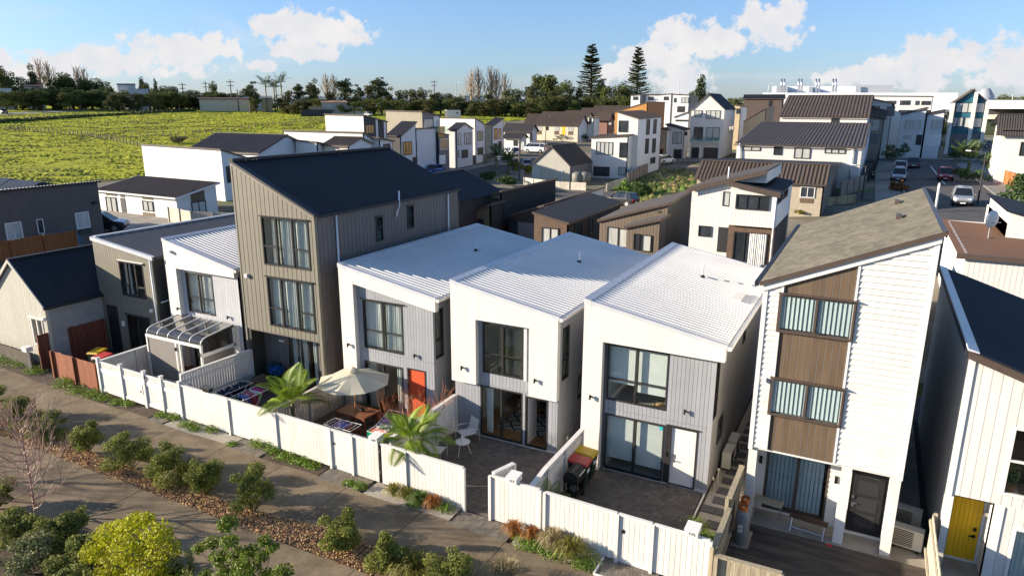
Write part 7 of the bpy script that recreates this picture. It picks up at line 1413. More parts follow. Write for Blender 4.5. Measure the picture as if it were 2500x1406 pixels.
def mid_house():
 Y0=48.0;t=thing('white_brick_house','white upper storey house over dark brick with striped curtains and blue chair','house',(-7,Y0+4,.2),group='houses of the neighbourhood')
 C=pY(*zn(1350,385),Y0);L=pY(*zn(735,245),Y0);bz=pY(*zn(1290,850),Y0);X0,X1,zm=L.x,C.x,bz.z;B=pX(*zn(1540,228),X1);Y1=B.y;zb=.2;wf,wr=front(Y0),rightw(X1);lo=front(Y0+.25)
 wa=panel(t,wf,[(X0,zm),(X1,zm),(X1,C.z),(X0,L.z)],[],M_whiteb,-.12,0,'front_wall');boards(wa,wf,[(X0,zm),(X1,zm),(X1,C.z),(X0,L.z)],[],M_whiteb,.22,.015,0,.02,join=True)
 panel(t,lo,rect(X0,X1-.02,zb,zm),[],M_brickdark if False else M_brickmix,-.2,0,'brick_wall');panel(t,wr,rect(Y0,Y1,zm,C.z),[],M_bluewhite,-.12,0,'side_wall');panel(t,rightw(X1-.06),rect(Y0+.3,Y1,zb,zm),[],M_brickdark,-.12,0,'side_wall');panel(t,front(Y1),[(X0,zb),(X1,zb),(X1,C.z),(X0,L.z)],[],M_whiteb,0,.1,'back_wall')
 for(x0,y0,x1,y1,k,mu,w)in((800,398,1225,622,'g',2,wf),):a,d=pY(*zn(x0,y0),Y0),pY(*zn(x1,y1),Y0);fwin(t,Wall(wf.O+wf.N*.022,wf.U,wf.N),a.x,d.x,a.z,d.z,k,'b',mu)
 a,d=pY(*zn(770,890),Y0+.25),pY(*zn(1185,1270),Y0+.25);fwin(t,lo,a.x,d.x,zb+.1,a.z,'g','b',2,'sliding_door');drape(t,lo,a.x+1.05,d.x-.05,zb+.15,a.z-.05,.1,M_curtain,9,.03)
 a,d=pX(*zn(1352,375),X1),pX(*zn(1395,470),X1);fwin(t,wr,a.y,d.y,a.z-.2,a.z-.8,'g');fwin(t,wr,a.y+3,d.y+3,a.z-.2,a.z-.8,'g')
 Ya=Y0+.3;A=pY(*zn(218,322),Ya);D=pY(*zn(735,200),Ya);wl=front(Ya);XA,XD=A.x,X0;R3=pY(*zn(1070,12),Ya+6.5)
 wa=panel(t,wl,[(XA,zb),(XD,zb),(XD,D.z),(XA,A.z)],[],M_whiteb,-.12,0,'front_wall');boards(wa,wl,[(XA,zb),(XD,zb),(XD,D.z),(XA,A.z)],[],M_whiteb,.22,.015,0,.02,join=True)
 w2=Wall(wl.O+wl.N*.022,wl.U,wl.N)
 for(x0,y0,x1,y1,k)in((628,365,708,560,'c'),(305,812,462,965,'g'),(565,832,680,1170,'d')):a,d=pY(*zn(x0,y0),Ya),pY(*zn(x1,y1),Ya);fwin(t,w2,a.x,min(d.x,XD),a.z,max(zb+.05,d.z),k)
 s=(D.z-A.z)/(XD-XA);XE=XD+2.2;zE=D.z+s*2.2;corr(t,(XA-.3,Ya-.35,A.z-s*.3+.06),(XE,Ya-.35,zE+.06),(XA-.3,Y1,A.z-s*.3+.06),.3,.04,M_charroof)
 MB().loft([(XA-.3,Ya-.38,A.z-s*.3-.2),(XE,Ya-.38,zE-.2),(XE,Ya-.38,zE+.09),(XA-.3,Ya-.38,A.z-s*.3+.09)],[(XA-.3,Ya-.35,A.z-s*.3-.2),(XE,Ya-.35,zE-.2),(XE,Ya-.35,zE+.09),(XA-.3,Ya-.35,A.z-s*.3+.09)]).build('barge_board',M_brownalu,t)
 MB().loft([(XD+.1,Ya+.3,D.z-.2),(XE-.1,Ya+.3,D.z-.2),(XE-.1,Ya+.3,zE-.1),(XD+.1,Ya+.3,D.z-.1)],[(XD+.1,Y1,D.z-.2),(XE-.1,Y1,D.z-.2),(XE-.1,Y1,zE-.1),(XD+.1,Y1,D.z-.1)]).build('clerestory_wall',M_whiteb,t)
 panel(t,leftw(XA),rect(Ya,Y1,zb,A.z),[],M_whiteb,-.12,0,'side_wall')
 s2=(C.z-L.z)/(X1-X0);corr(t,(X0-.1,Y0-.3,L.z-s2*.1+.05),(X1+.2,Y0-.3,C.z+s2*.2+.05),(X0-.1,Y1,L.z-s2*.1+.05),.2,.03,M_navyroof)
 MB().loft([(X0-.1,Y0-.34,L.z-s2*.1-.25),(X1+.2,Y0-.34,C.z+s2*.2-.25),(X1+.2,Y0-.34,C.z+s2*.2+.08),(X0-.1,Y0-.34,L.z-s2*.1+.08)],[(X0-.1,Y0-.3,L.z-s2*.1-.25),(X1+.2,Y0-.3,C.z+s2*.2-.25),(X1+.2,Y0-.3,C.z+s2*.2+.08),(X0-.1,Y0-.3,L.z-s2*.1+.08)]).build('fascia',M_brownalu,t)
 MB().tube([(X1-.08,Y0-.02,zb),(X1-.08,Y0-.02,zm+.1),(X1-.06,Y0-.1,C.z-.2)],.05,8).build('downpipe',M_pipe,t,True)
 p=pY(*zn(692,210),Ya-.1);MB().tube([p,p+Vector((0,0,.85))],.05,8).build('vent_pipe',M_pipe,t,True)
 def at(x,y):return pY(*zn(x,y),Y0-1.4)
 c=thing('patio_chair','turquoise covered patio chair before the striped curtains','chair',(at(995,1270).x,Y0-1.4,.03),.2,world=False);tq=mat('turquoise_cover',(.10,.42,.42),.7);MB().loft([(-.36,-.36,.05),(.36,-.36,.05),(.36,.36,.05),(-.36,.36,.05)],[(-.32,-.3,.45),(.32,-.3,.45),(.34,.36,.5),(-.34,.36,.5)]).build('seat',tq,c);MB().obox((0,.32,.78),.66,.12,.7,0,0,-.12).build('backrest',tq,c);MB().obox((0,.24,.85),.36,.06,.42,0,0,-.12).build('dark_cushion',M_charcoal,c)
 for a in(-.3,.3):
  for b in(-.3,.3):MB().box(a-.03,a+.03,b-.03,b+.03,0,.06).build('leg',M_black,c)
 k=thing('potted_plant','tall potted plant on the patio of the white and brick house','plant',(at(715,1180).x,Y0-.9,.03),world=False);MB().lathe([(.16,0),(.22,.35)],(0,0,0),12).build('pot',M_charcoal,k);foliage('leaves',mat('pot_leaf',(.05,.10,.03),.5),k,[((0,0,.9),(.3,.3,.5))],160,.1,3)
 k=thing('step_ladder','small timber step ladder leaning on the white wall','ladder',(at(475,1150).x,Ya-.6,.05),world=False)
 for s_ in(-1,1):MB().bar((s_*.3,-.25,0),(s_*.12,0,1.0),.05,.03).build('stile',M_wood,k);MB().bar((s_*.3,.25,0),(s_*.12,0,1.0),.05,.03).build('stile',M_wood,k)
 for j in range(1,4):MB().box(-.3+.05*j,.3-.05*j,-.25+.06*j-.05,-.25+.06*j+.05,j*.25-.015,j*.25+.015).build('step',M_wood,k)
 sheet('patio',[(XA-.5,Y0-3.5),(X1+.3,Y0-3.5),(X1+.3,Y0),(XA-.5,Y0)],M_slab,.03,.08,'dark patio behind the white roofs')
mid_house()
zd=lambda x,y:(1750+x/2.812,450+y/2.812)
def navy_lean():
 t=thing('navy_lean_house','small house with navy roofs wedged behind the shingled house','house',(-2.4,37,0.0),group='houses of the neighbourhood');a=pY(*zd(405,400),36);
 MB().box(-5.2,1.6,36.2,43,-.1,3.1).build('wall',M_bluewhite,t);corr(t,(-5.5,35.9,3.0),(1.9,35.9,4.6),(-5.5,43.3,3.0),.2,.03,M_navyroof);MB().loft([(-5.3,36.2,3.05),(1.6,36.2,3.05),(1.6,36.2,4.5)],[(-5.3,43,3.05),(1.6,43,3.05),(1.6,43,4.5)]).build('gable',M_bluewhite,t);MB().box(-5.62,-5.5,35.9,43.3,2.86,2.98).build('gutter',M_whitetrim,t)
navy_lean()
def brown_right():
 X0,X1,Y0,Y1,zz=2.6,14,42,52,0.6
 p=pY(*zd(1660,430),40.0);q=pY(*zd(2109,555),40.0)
 t=thing('brown_roof_house','white vertical board house with flat brown roof right of the shingled house','house',(7,45,.4),group='houses of the neighbourhood');zt=(p.z+q.z)/2
 f=front(40.0);XL,XR=p.x+.35,14
 wa=panel(t,f,rect(XL,XR,.2,zt-.1),[],M_whiteb,-.12,0,'front_wall');boards(wa,f,rect(XL,XR,.2,zt-.15),[],M_whiteb,.22,.014,0,.02,join=True)
 panel(t,leftw(XL),rect(40.12,52,.2,zt),[],M_bluewhite,-.1,0,'side_wall');panel(t,front(52),rect(XL,XR,.2,zt),[],M_bluewhite,0,.1,'back_wall')
 corr(t,(p.x,39.8,zt),(XR,39.8,zt-.3),(p.x,52.3,zt),.5,.03,mat('rust_brown_roof',(.16,.085,.045),.55,.08,.5));MB().box(p.x-.05,XR,39.72,39.8,zt-.22,zt+.04).build('fascia',M_brownalu,t)
 n=thing('white_parapet_house','white house edge with satellite dish at the right edge','house',(12.5,47,.6),group='houses of the neighbourhood');a=pY(*zd(1985,330),47);XL2=a.x
 MB().box(XL2,XL2+7,47,56,.2,a.z+.5).build('wall',M_whiteb,n);corr(n,(XL2-.15,46.8,a.z+1.2),(XL2+7,46.8,a.z-.4),(XL2-.15,56,a.z+1.2),.3,.04,M_navyroof);MB().loft([(XL2,46.99,a.z-.5),(XL2+6,46.99,a.z-.5),(XL2,46.99,a.z+1.1)],[(XL2,55,a.z-.5),(XL2+6,55,a.z-.5),(XL2,55,a.z+1.1)]).build('gable',M_whiteb,n)
 d=thing('satellite_dish','white satellite dish on the brown roof','satellite dish',(XL2-.9,46.0,zt-.1),.8,world=False);MB().tube([(0,0,0),(0,0,.9)],.04,6).build('mast',M_steel,d);mb=MB()
 for i in range(4):r0,r1=.5*i/4,.5*(i+1)/4;[mb.poly([(r0*math.cos(k*.393),-.15+r0*r0*.5-.0,1.1+r0*math.sin(k*.393)),(r1*math.cos(k*.393),-.15+r1*r1*.5,1.1+r1*math.sin(k*.393)),(r1*math.cos((k+1)*.393),-.15+r1*r1*.5,1.1+r1*math.sin((k+1)*.393)),(r0*math.cos((k+1)*.393),-.15+r0*r0*.5,1.1+r0*math.sin((k+1)*.393))])for k in range(16)]
 mb.build('dish',M_whitetrim,d,True);MB().tube([(0,-.05,.9),(0,-.55,1.0)],.02,5).build('feed_arm',M_steel,d)
 u=thing('cafe_parasol','white square parasol behind the mustard door house','parasol',(pY(2440,700,36).x,36,.3),world=False);MB().tube([(0,0,0),(0,0,2.5)],.03,6).build('pole',M_steel,u);MB().loft([(-1.3,-1.3,2.2),(1.3,-1.3,2.2),(1.3,1.3,2.2),(-1.3,1.3,2.2)],[(-.05,-.05,2.65),(.05,-.05,2.65),(.05,.05,2.65),(-.05,.05,2.65)]).build('canopy',M_curtain,u)
 k=thing('raised_deck','grey timber raised deck behind the mustard door house','deck',(pY(2480,720,35.5).x+.5,36,.3),world=False);MB().box(-1.2,3,-2,2,1.4,1.5).build('floor',M_weather,k);[MB().box(-1.2+.2*j,-1.14+.2*j,-2.02,-1.98,1.5,2.4).build('baluster',M_weather,k)for j in range(16)];MB().box(-1.2,3,-2.05,-1.95,2.4,2.5).build('rail',M_weather,k);[MB().box(a,a+.1,-1.9,-1.8,0,1.4).build('post',M_weather,k)for a in(-1.1,.9,2.8)]
brown_right()
zf=lambda x,y:(2000+x/4.018,150+y/4.018)
bh('white_solar_house','white weatherboard house with ribbed roof and solar panels at the right edge',None,(2300,640),(1800,640),(2320,630),[('F',1980,790,2100,930,'g'),('F',1740,670,1770,790,'g')if False else('F',2150,700,2250,800,'g')],M_whiteb,M_bluewhite,M_charroof,'GX',(2310,525),lam=zf,Y0=104,over=.6,clad='h')
S_=[o for o in COL.objects if o.get('label','').startswith('white weatherboard house with ribbed')][0];b_=BOX[S_];a=pY(*zf(1800,640),104)
for k in range(3):p=pY(*zf(1880+60*k,575),106.2);MB().obox((p.x,p.y,p.z+.12),1.6,1.0,.05,0,0,.55).build('solar_panel',mat('solar_cell',(.02,.025,.05),.15,.1,8),S_)
bh('grey_beige_house','grey boarded house with white upper storey at the road corner',None,(725,410),(470,360),(800,430),[('F',515,432,600,488,'g','w',1),('F',665,440,735,540,'k','b')],M_whiteb,M_bluewhite,M_brownroof,lam=zf,Y0=146,over=.3)
bh('grey_beige_house','grey lower front of the road corner house with garage',None,(640,560),(445,520),(735,565),[('F',485,575,578,678,'c','w',1),('F',440,715,585,810,'k')],M_putty,M_midgrey,M_brownroof,lam=zf,Y0=141,over=.25)
bh('white_twin_house','white twin monopitch house facing the junction, taller left half',None,(1062,462),(815,520),(1075,455),[('F',838,568,935,672,'c','w',2),('F',958,570,995,675,'c','w',0),('F',820,718,908,770,'c','w',2),('F',955,720,998,822,'d')],M_bluewhite,M_bluewhite,M_charroof,lam=zf,Y0=150,over=.2)
bh('white_twin_house','white twin monopitch house facing the junction, right half with white garage',None,(1240,485),(1065,520),(1255,480),[('F',1098,568,1200,675,'c','w',2),('F',1038,715,1185,832,'W')],M_bluewhite,M_bluewhite,M_navyroof,lam=zf,Y0=150.5,over=.2)
t=bh('teal_house','tall teal blue gabled house with white fin across the junction',None,(1650,392),(1335,400),(1690,385),[('F',1348,408,1510,505,'c','b',2),('F',1545,408,1615,505,'c','b',0),('F',1315,548,1402,645,'c','b',1),('F',1430,552,1472,650,'c','b',0),('F',1518,555,1588,650,'c','b',0),('F',1300,712,1445,820,'k'),('F',1485,712,1555,825,'k')],M_teal,M_whiteb,M_brownroof,'GY',(1518,278),lam=zf,Y0=166,over=.5,clad='h',lm=M_whiteb)
for u0,u1,y1,y0 in((1528,1550,300,825),(1300,1325,410,825),(1640,1662,395,815)):
 a=pY(*zf(u0,y1),165.6);d=pY(*zf(u1,y0),165.6);MB().box(a.x,a.x+.6,165.3,165.95,3,a.z).build('white_fin',M_whiteb,t)
bh('white_long_block','long white block with dark blue roof band behind the twin house',None,(1120,345),(490,340),(1130,340),[('F',660,388,750,420,'g'),('F',795,385,890,430,'g','b',2),('F',945,388,978,430,'g'),('F',1005,390,1090,430,'g','b',3),('F',780,478,1090,505,'g','b',6)],M_whiteb,M_whiteb,mat('blue_roof',(.05,.07,.11),.5),lam=zf,Y0=190,over=.1)
t=thing('warehouse','very long pale grey warehouse on the right horizon','warehouse',tuple(pr(2200,262,330)),group=None,world=True)
a,b=pr(1880,222,330),pr(2345,222,330);a2=pr(2650,226,330)
def wbox(t,px0,px1,pyt,r,m,name,deep=40,zb=4.0,pyb=None):
 A,B=pr(px0,pyt,r),pr(px1,pyt,r);d=Vector((A.x,A.y,0)).normalized()*deep;z0=zb if pyb is None else pr(px0,pyb,r).z
 MB().loft([(A.x,A.y,z0),(B.x,B.y,z0),(B.x+d.x,B.y+d.y,z0),(A.x+d.x,A.y+d.y,z0)],[(A.x,A.y,A.z),(B.x,B.y,B.z),(B.x+d.x,B.y+d.y,B.z),(A.x+d.x,A.y+d.y,A.z)]).build(name,m,t)
M_wh=mat('pale_warehouse',(.66,.69,.72),.6,.04,.1);M_wh2=mat('grey_plant_room',(.30,.32,.35),.6,.05,.1)
wbox(t,1862,2340,227,330,M_wh,'main_hall');wbox(t,1886,2090,211,345,M_wh,'upper_hall');wbox(t,2090,2182,208,340,M_wh2,'plant_room');wbox(t,1896,1924,211.5,338,M_wh2,'louvre');wbox(t,1975,1985,212,338,M_wh2,'louvre')
for k,px in enumerate((1908,1915,1950,1957,1993,2000,2034,2041)):A=pr(px,225,335);B=pr(px,193,335);MB().tube([A,B],.38,8).build('flue',M_steel,t,True)
t=thing('parking_deck','pale car park building with open decks at the right edge of the horizon','building',tuple(pr(2450,300,240)))
wbox(t,2408,2700,245,240,M_wh,'parapet',30,pyb=266);wbox(t,2412,2700,267,246,M_charcoal,'open_deck',24,pyb=280);wbox(t,2408,2700,280.5,240,M_cream,'lower_wall',30,pyb=291)
t=thing('water_tank','grey cylindrical tank beside the teal house roof','tank',tuple(pr(2404,245,260)));A=pr(2404,244,260);MB().lathe([(2.4,-6),(2.4,1.0),(1.0,3.2),(0,3.4)],A,18).build('drum',M_wh2,t,True)
#streets, yards, field
def ribbon(name,pts,width,m,dz,label,side=0.0,step=2.0,th=0.0):
 """strip along a polyline, following the ground"""
 P=[Vector((p[0],p[1],0))for p in pts];Q=[]
 for a,b in zip(P[:-1],P[1:]):
  n=max(1,int((b-a).length/step));Q+=[a+(b-a)*k/n for k in range(n)]
 Q.append(P[-1]);V=[];F=[];ac=5
 for i,q in enumerate(Q):
  d=(Q[min(i+1,len(Q)-1)]-Q[max(i-1,0)]).normalized();s=Vector((d.y,-d.x,0))
  for k in range(ac+1):r=q+s*(side+width*(k/ac-.5));V.append((r.x,r.y,tz(r.x,r.y)+dz))
 n=ac+1
 for i in range(len(Q)-1):
  for k in range(ac):j=i*n+k;F.append((j,j+n,j+n+1,j+1))
 if th:
  b=len(V);V+=[(x,y,z-th)for x,y,z in V[:]]
  for i in range(len(Q)-1):j=i*n;F+=[(j,j+1*0+b,j+n+b,j+n)if False else(j,j+n,j+n+b,j+b),(j+ac,j+ac+b,j+ac+n+b,j+ac+n)]
 return tag(put(name,fast_mesh(name,V,F,True,[m])),label,None,None,'structure')
M_asph=mat('asphalt',(.075,.071,.068),.9,.2,1.2,.3,60,orand=0);M_foot=mat('pale_concrete',(.24,.22,.19),.9,.12,.8,.2,60,orand=0);M_kerb=mat('kerb_concrete',(.34,.33,.30),.9,.1,1,orand=0);M_lawn=mat('mown_grass',(.085,.15,.022),.9,.3,.8,.6,20,orand=0)
def yardmat():
 m,nt,N,L,b,out=newmat('yard_ground');b.inputs['Roughness'].default_value=.95;tc=N('ShaderNodeTexCoord');n=N('ShaderNodeTexNoise');n.inputs['Scale'].default_value=.16;n.inputs['Detail'].default_value=5;L(tc.outputs['Object'],n.inputs['Vector']);r=N('ShaderNodeValToRGB');r.color_ramp.interpolation='EASE';L(n.outputs['Fac'],r.inputs[0]);e=r.color_ramp.elements;e[0].position=.36;e[0].color=(.07,.11,.025,1);e[1].position=.62;e[1].color=(.20,.17,.135,1);x=e.new(.46);x.color=(.12,.10,.06,1);L(r.outputs[0],b.inputs['Base Color']);return m
sub=[(-95,28),(-97,60),(-84,80),(-80,125),(-92,150),(-112,190),(-105,235),(40,235),(80,200),(80,30),(30,34),(-46,34),(-60,14),(-95,14)]
V,F=grid_mesh(np.arange(-115,82,2.5),np.arange(12.5,240,2.5),inpoly(sub),.012);tag(put('subdivision_ground',fast_mesh('subdivision_ground',V,F,True,[yardmat()])),'bare and grassy yards between the houses',None,None,'structure')
FIELD=[(-96,-10),(-96,30),(-98,62),(-85,82),(-81,126),(-93,152),(-113,192),(-105,236),(-125,262),(-200,300),(-330,260),(-380,120),(-330,-10)]
def fieldmat():
 m,nt,N,L,b,out=newmat('pasture');b.inputs['Roughness'].default_value=.9;b.inputs['Specular IOR Level'].default_value=.15;tc=N('ShaderNodeTexCoord')
 n=N('ShaderNodeTexNoise');n.inputs['Scale'].default_value=.35;n.inputs['Detail'].default_value=9;n.inputs['Roughness'].default_value=.7;mp=N('ShaderNodeMapping');mp.inputs['Scale'].default_value=(1.6,.7,1);mp.inputs['Rotation'].default_value=(0,0,.5);L(tc.outputs['Object'],mp.inputs[0]);L(mp.outputs[0],n.inputs['Vector'])
 n3=N('ShaderNodeTexNoise');n3.inputs['Scale'].default_value=.035;n3.inputs['Detail'].default_value=4;L(tc.outputs['Object'],n3.inputs['Vector'])
 r=N('ShaderNodeValToRGB');L(n.outputs['Fac'],r.inputs[0]);e=r.color_ramp.elements;e[0].position=.30;e[0].color=(.24,.255,.012,1);e[1].position=.68;e[1].color=(.42,.42,.024,1);x=e.new(.5);x.color=(.34,.35,.018,1)
 dry=N('ShaderNodeMix');dry.data_type='RGBA';L(r.outputs[0],dry.inputs[6]);dry.inputs[7].default_value=(.24,.24,.05,1);mr=N('ShaderNodeMapRange');L(n3.outputs['Fac'],mr.inputs['Value']);mr.inputs['From Min'].default_value=.5;mr.inputs['From Max'].default_value=.75;mr.inputs['To Max'].default_value=.6;L(mr.outputs[0],dry.inputs['Factor']);L(dry.outputs[2],b.inputs['Base Color'])
 bp=N('ShaderNodeBump');bp.inputs['Strength'].default_value=1.0;bp.inputs['Distance'].default_value=1.2;L(n.outputs['Fac'],bp.inputs['Height']);L(bp.outputs[0],b.inputs['Normal']);return m
inf=inpoly(FIELD)
V,F=grid_mesh(np.arange(-380,-78,2.5),np.arange(-10,302,2.5),inf,.015)
rng=np.random.default_rng(5);V[:,2]+=rng.normal(0,.09,len(V));tag(put('field',fast_mesh('field',V,F,True,[fieldmat()])),'bright green rough pasture rising to the left',None,None,'structure')
def tufts(name,label,mask,box,n,size,m,seed,hmul=1.0,dz=0.0):
 rng=np.random.default_rng(seed);x=rng.uniform(box[0],box[1],n*3);y=rng.uniform(box[2],box[3],n*3);k=mask(x,y);x,y=x[k][:n],y[k][:n];z=terr(x,y)+dz;cnt=len(x);s=size*rng.uniform(.5,1.5,cnt)
 V=np.empty((cnt,5,3));a=rng.uniform(0,6.28,cnt)
 for i in range(4):V[:,i,0]=x+s*np.cos(a+i*1.57)*rng.uniform(.7,1.2,cnt);V[:,i,1]=y+s*np.sin(a+i*1.57)*rng.uniform(.7,1.2,cnt);V[:,i,2]=z
 V[:,4,0]=x+rng.normal(0,.3,cnt)*s;V[:,4,1]=y+rng.normal(0,.3,cnt)*s;V[:,4,2]=z+s*.75*hmul*rng.uniform(.6,1.2,cnt)
 k=np.arange(cnt)[:,None]*5;F=np.concatenate([k+np.array([[i,(i+1)%4,4]])for i in range(4)])
 return tag(put(name,fast_mesh(name,V.reshape(-1,3),F,True,[m])),label,'grass',None,'stuff')
M_tuft=mat('pasture_tuft',(.36,.37,.018),.85,.22,.15,orand=0,island=.3,trans=.25)
tufts('pasture_tufts','clumps of long grass all over the pasture',lambda x,y:inf(x,y)&(np.hypot(x,y)<285),(-330,-78,-5,280),60000,.36,M_tuft,8,.6)
ribbon('hill_road',[(gp(-60,283).x,gp(-60,283).y)]+[tuple(gp(x,y).xy)for x,y in((60,277),(150,273),(240,268),(340,264.5),(450,262))],7,mat('worn_road',(.22,.21,.20),.9,.1,.2,orand=0),.12,'narrow pale road along the top of the pasture')
rc=[(7.5,55),(7.5,75),(7.3,95),(7.0,120),(7.2,138)]
ribbon('side_road',rc,8.4,M_asph,.05,'asphalt side road with parked cars at the right');ribbon('road_kerb',rc,.22,M_kerb,.11,'concrete kerb on the left of the side road',-4.3,th=.12);ribbon('road_kerb',rc,.22,M_kerb,.11,'concrete kerb on the right of the side road',4.3,th=.12)
ribbon('footpath_left_of_road',rc,2.6,M_foot,.06,'pale footpath left of the side road',-5.9);ribbon('footpath_right_of_road',rc,3.0,M_foot,.06,'pale footpath and driveways right of the side road',6.0)
ribbon('cross_road',[(-25,138),(7,141),(40,144),(75,146)],9,M_asph,.058,'asphalt cross road at the far junction');ribbon('far_footpath',[(-25,145),(7,147.5),(40,150),(75,152)],4,M_foot,.06,'pale forecourts beyond the cross road')
ribbon('centre_line',[(7.6,100),(7.4,128)],.16,M_whitetrim,.075,'white centre line of the side road');ribbon('give_way_line',[(3.2,133.6),(7.2,134)],.3,M_whitetrim,.08,'white give way line at the junction')
ribbon('left_street',[(-60,66),(-60.5,100),(-61,130),(-70,160),(-82,185)],7.5,M_asph,.05,'asphalt street before the row of pale houses');ribbon('left_footpath',[(-65.3,66),(-65.6,100),(-66,126)],2.4,M_foot,.055,'pale footpath before the row of pale houses');ribbon('left_driveways',[(-56,84),(-40,86),(-20,87),(1,86)],7,M_asph,.055,'asphalt lane behind the dark brick houses')
ribbon('village_lane',[(-61,130),(-50,134),(-40,137),(-28,138)],6,M_foot,.06,'pale driveway before the gabled three storey house')
ribbon('left_driveway',[(-52,33),(-58,42),(-66,44.5),(-78,45.5)],7.5,M_concrete,.05,'tan concrete driveway before the weatherboard bungalow');ribbon('verge_lawn',[(14.5,62),(14.6,78)],3.6,M_lawn,.09,'small mown lawn beside the parked silver car')
LOT=[tuple(gp(x,y).xy)for x,y in((1500,478),(1560,440),(1640,408),(1690,415),(1700,455),(1640,490),(1560,505))]
V,F=grid_mesh(np.arange(-50,0,1.0),np.arange(60,120,1.0),inpoly(LOT),.06);tag(put('vacant_lot',fast_mesh('vacant_lot',V,F,True,[M_lawn])),'overgrown vacant lot behind the dark brick houses',None,None,'structure')
tufts('lot_grass','tall green and straw grass on the vacant lot',inpoly(LOT),(-50,0,60,120),1500,.5,mat('lot_grass_blade',(.13,.20,.03),.8,.3,.25,col2=(.40,.30,.13),orand=0,island=.3,trans=.25,lo=.45,hi=.6),9,1.2)
#fences and small things in the distance
def pfence(label,pix,h,m,plank=.16,postgap=2.2,cap=None):return tfence(label,[tuple(gp(*p).xy)for p in pix],h,m,plank,postgap=postgap,cap=cap,group='back yard fences')
pfence('weathered timber fence climbing beside the white three level house',[(1530,452),(1560,435),(1618,402)],1.7,mat('grey_paling',(.24,.205,.165),.9,.2,2,stretch=(9,9,.8),orand=.15),.3)
pfence('low pale timber fence in front of the white three level house',[(1480,468),(1530,452)],1.1,mat('pale_paling',(.5,.45,.37),.9,.15,2,orand=.12),.2)
pfence('pale timber fence before the stone coloured cottage',[(1280,452),(1350,462),(1430,466)],1.1,mat('pale_paling',(.5,.45,.37),.9,.15,2,orand=.12),.2)
pfence('dark fence screen before the pale gabled street house',[(1113,403),(1160,400)],1.6,M_charcoal,.3);pfence('grey paling fence at the end of the street row',[(1162,397),(1210,396)],1.3,mat('grey_paling',(.24,.205,.165),.9,.2,2,stretch=(9,9,.8),orand=.15),.3)
pfence('low picket fence before the tan brick bungalow',[(1925,503),(2000,506),(2085,498)],.9,mat('picket_tan',(.34,.27,.17),.85,.2,3,orand=.12),.22);pfence('grey paling fence beside the tan brick bungalow',[(2050,482),(2110,462)],1.7,mat('grey_paling',(.24,.205,.165),.9,.2,2,stretch=(9,9,.8),orand=.15),.3)
pfence('dark stacked fences beside the brown roofed white house',[(2112,450),(2135,420),(2142,395)],1.7,M_charcoal,.35);pfence('orange timber fence before the solar panelled house',[(2400,405),(2445,398),(2500,410)],1.7,mat('orange_paling',(.36,.13,.04),.8,.2,3,orand=.12),.25)
pfence('brown timber fence by the street tree at the right edge',[(2430,440),(2500,470)],1.6,mat('orange_paling',(.36,.13,.04),.8,.2,3,orand=.12),.25)
tfence('tall orange brown timber fence below the brick wall',[tuple(pX(-60,640,-51.5).xy),tuple(pX(188,606,-51.5).xy)],1.32,mat('orange_brown_paling',(.20,.075,.022),.8,.2,2,stretch=(9,9,.8),orand=.1),.16,flip=False,base=pX(188,606,-51.5).z)
tfence('weathered paling fence beside the weatherboard bungalow',[tuple(pY(415,545,45.2).xy),tuple(pY(470,550,44.4).xy),tuple(pY(575,540,46).xy)],1.5,mat('pale_paling',(.5,.45,.37),.9,.15,2,orand=.12),.16)
p=pX(148,590,-55.2);t=thing('playhouse','small grey blue playhouse with white trim against the brick wall','playhouse',(p.x,p.y,tz(p.x,p.y)),world=False);mg=mat('blue_grey_ply',(.12,.15,.18),.7)
MB().box(-.9,.9,-1.0,1.0,0,1.3).build('wall',mg,t);MB().loft([(-.9,-1.0,1.3),(.9,-1.0,1.3),(0,-1.0,1.95)],[(-.9,1.0,1.3),(.9,1.0,1.3),(0,1.0,1.95)]).build('gable',mg,t)
for s in(-1,1):MB().loft([(0,-1.15,2.0),(s*1.1,-1.15,1.2),(s*1.1,-1.15,1.26),(0,-1.15,2.06)],[(0,1.15,2.0),(s*1.1,1.15,1.2),(s*1.1,1.15,1.26),(0,1.15,2.06)]).build('roof',mat('blue_shingle',(.05,.08,.12),.7),t);MB().loft([(0,-1.18,1.98),(s*1.1,-1.18,1.18),(s*1.1,-1.18,1.28),(0,-1.18,2.08)],[(0,-1.15,1.98),(s*1.1,-1.15,1.18),(s*1.1,-1.15,1.28),(0,-1.15,2.08)]).build('barge_board',M_whitetrim,t)
MB().box(-.3,.3,-1.03,-1.0,0,1.0).build('door',M_charcoal,t);[MB().box(s*.6-.18,s*.6+.18,-1.03,-1.0,.5,.95).build('window',M_whitetrim,t)for s in(-1,1)]
for k,(px,py)in enumerate(((1410,452),(1428,452))):
 g=gp(px,py);t=thing('water_tank',['grey green water tank beside the stone coloured cottage, left','grey green water tank beside the stone coloured cottage, right'][k],'tank',tuple(g),world=False,group='water tanks');MB().lathe([(.85,0),(.85,1.6),(.6,1.85),(.2,1.95)],(0,0,0),18).build('drum',mat('tank_green',(.16,.16,.14),.6),t,True);MB().lathe([(.2,1.93),(.2,2.02)],(0,0,0),10).build('lid',M_black,t)
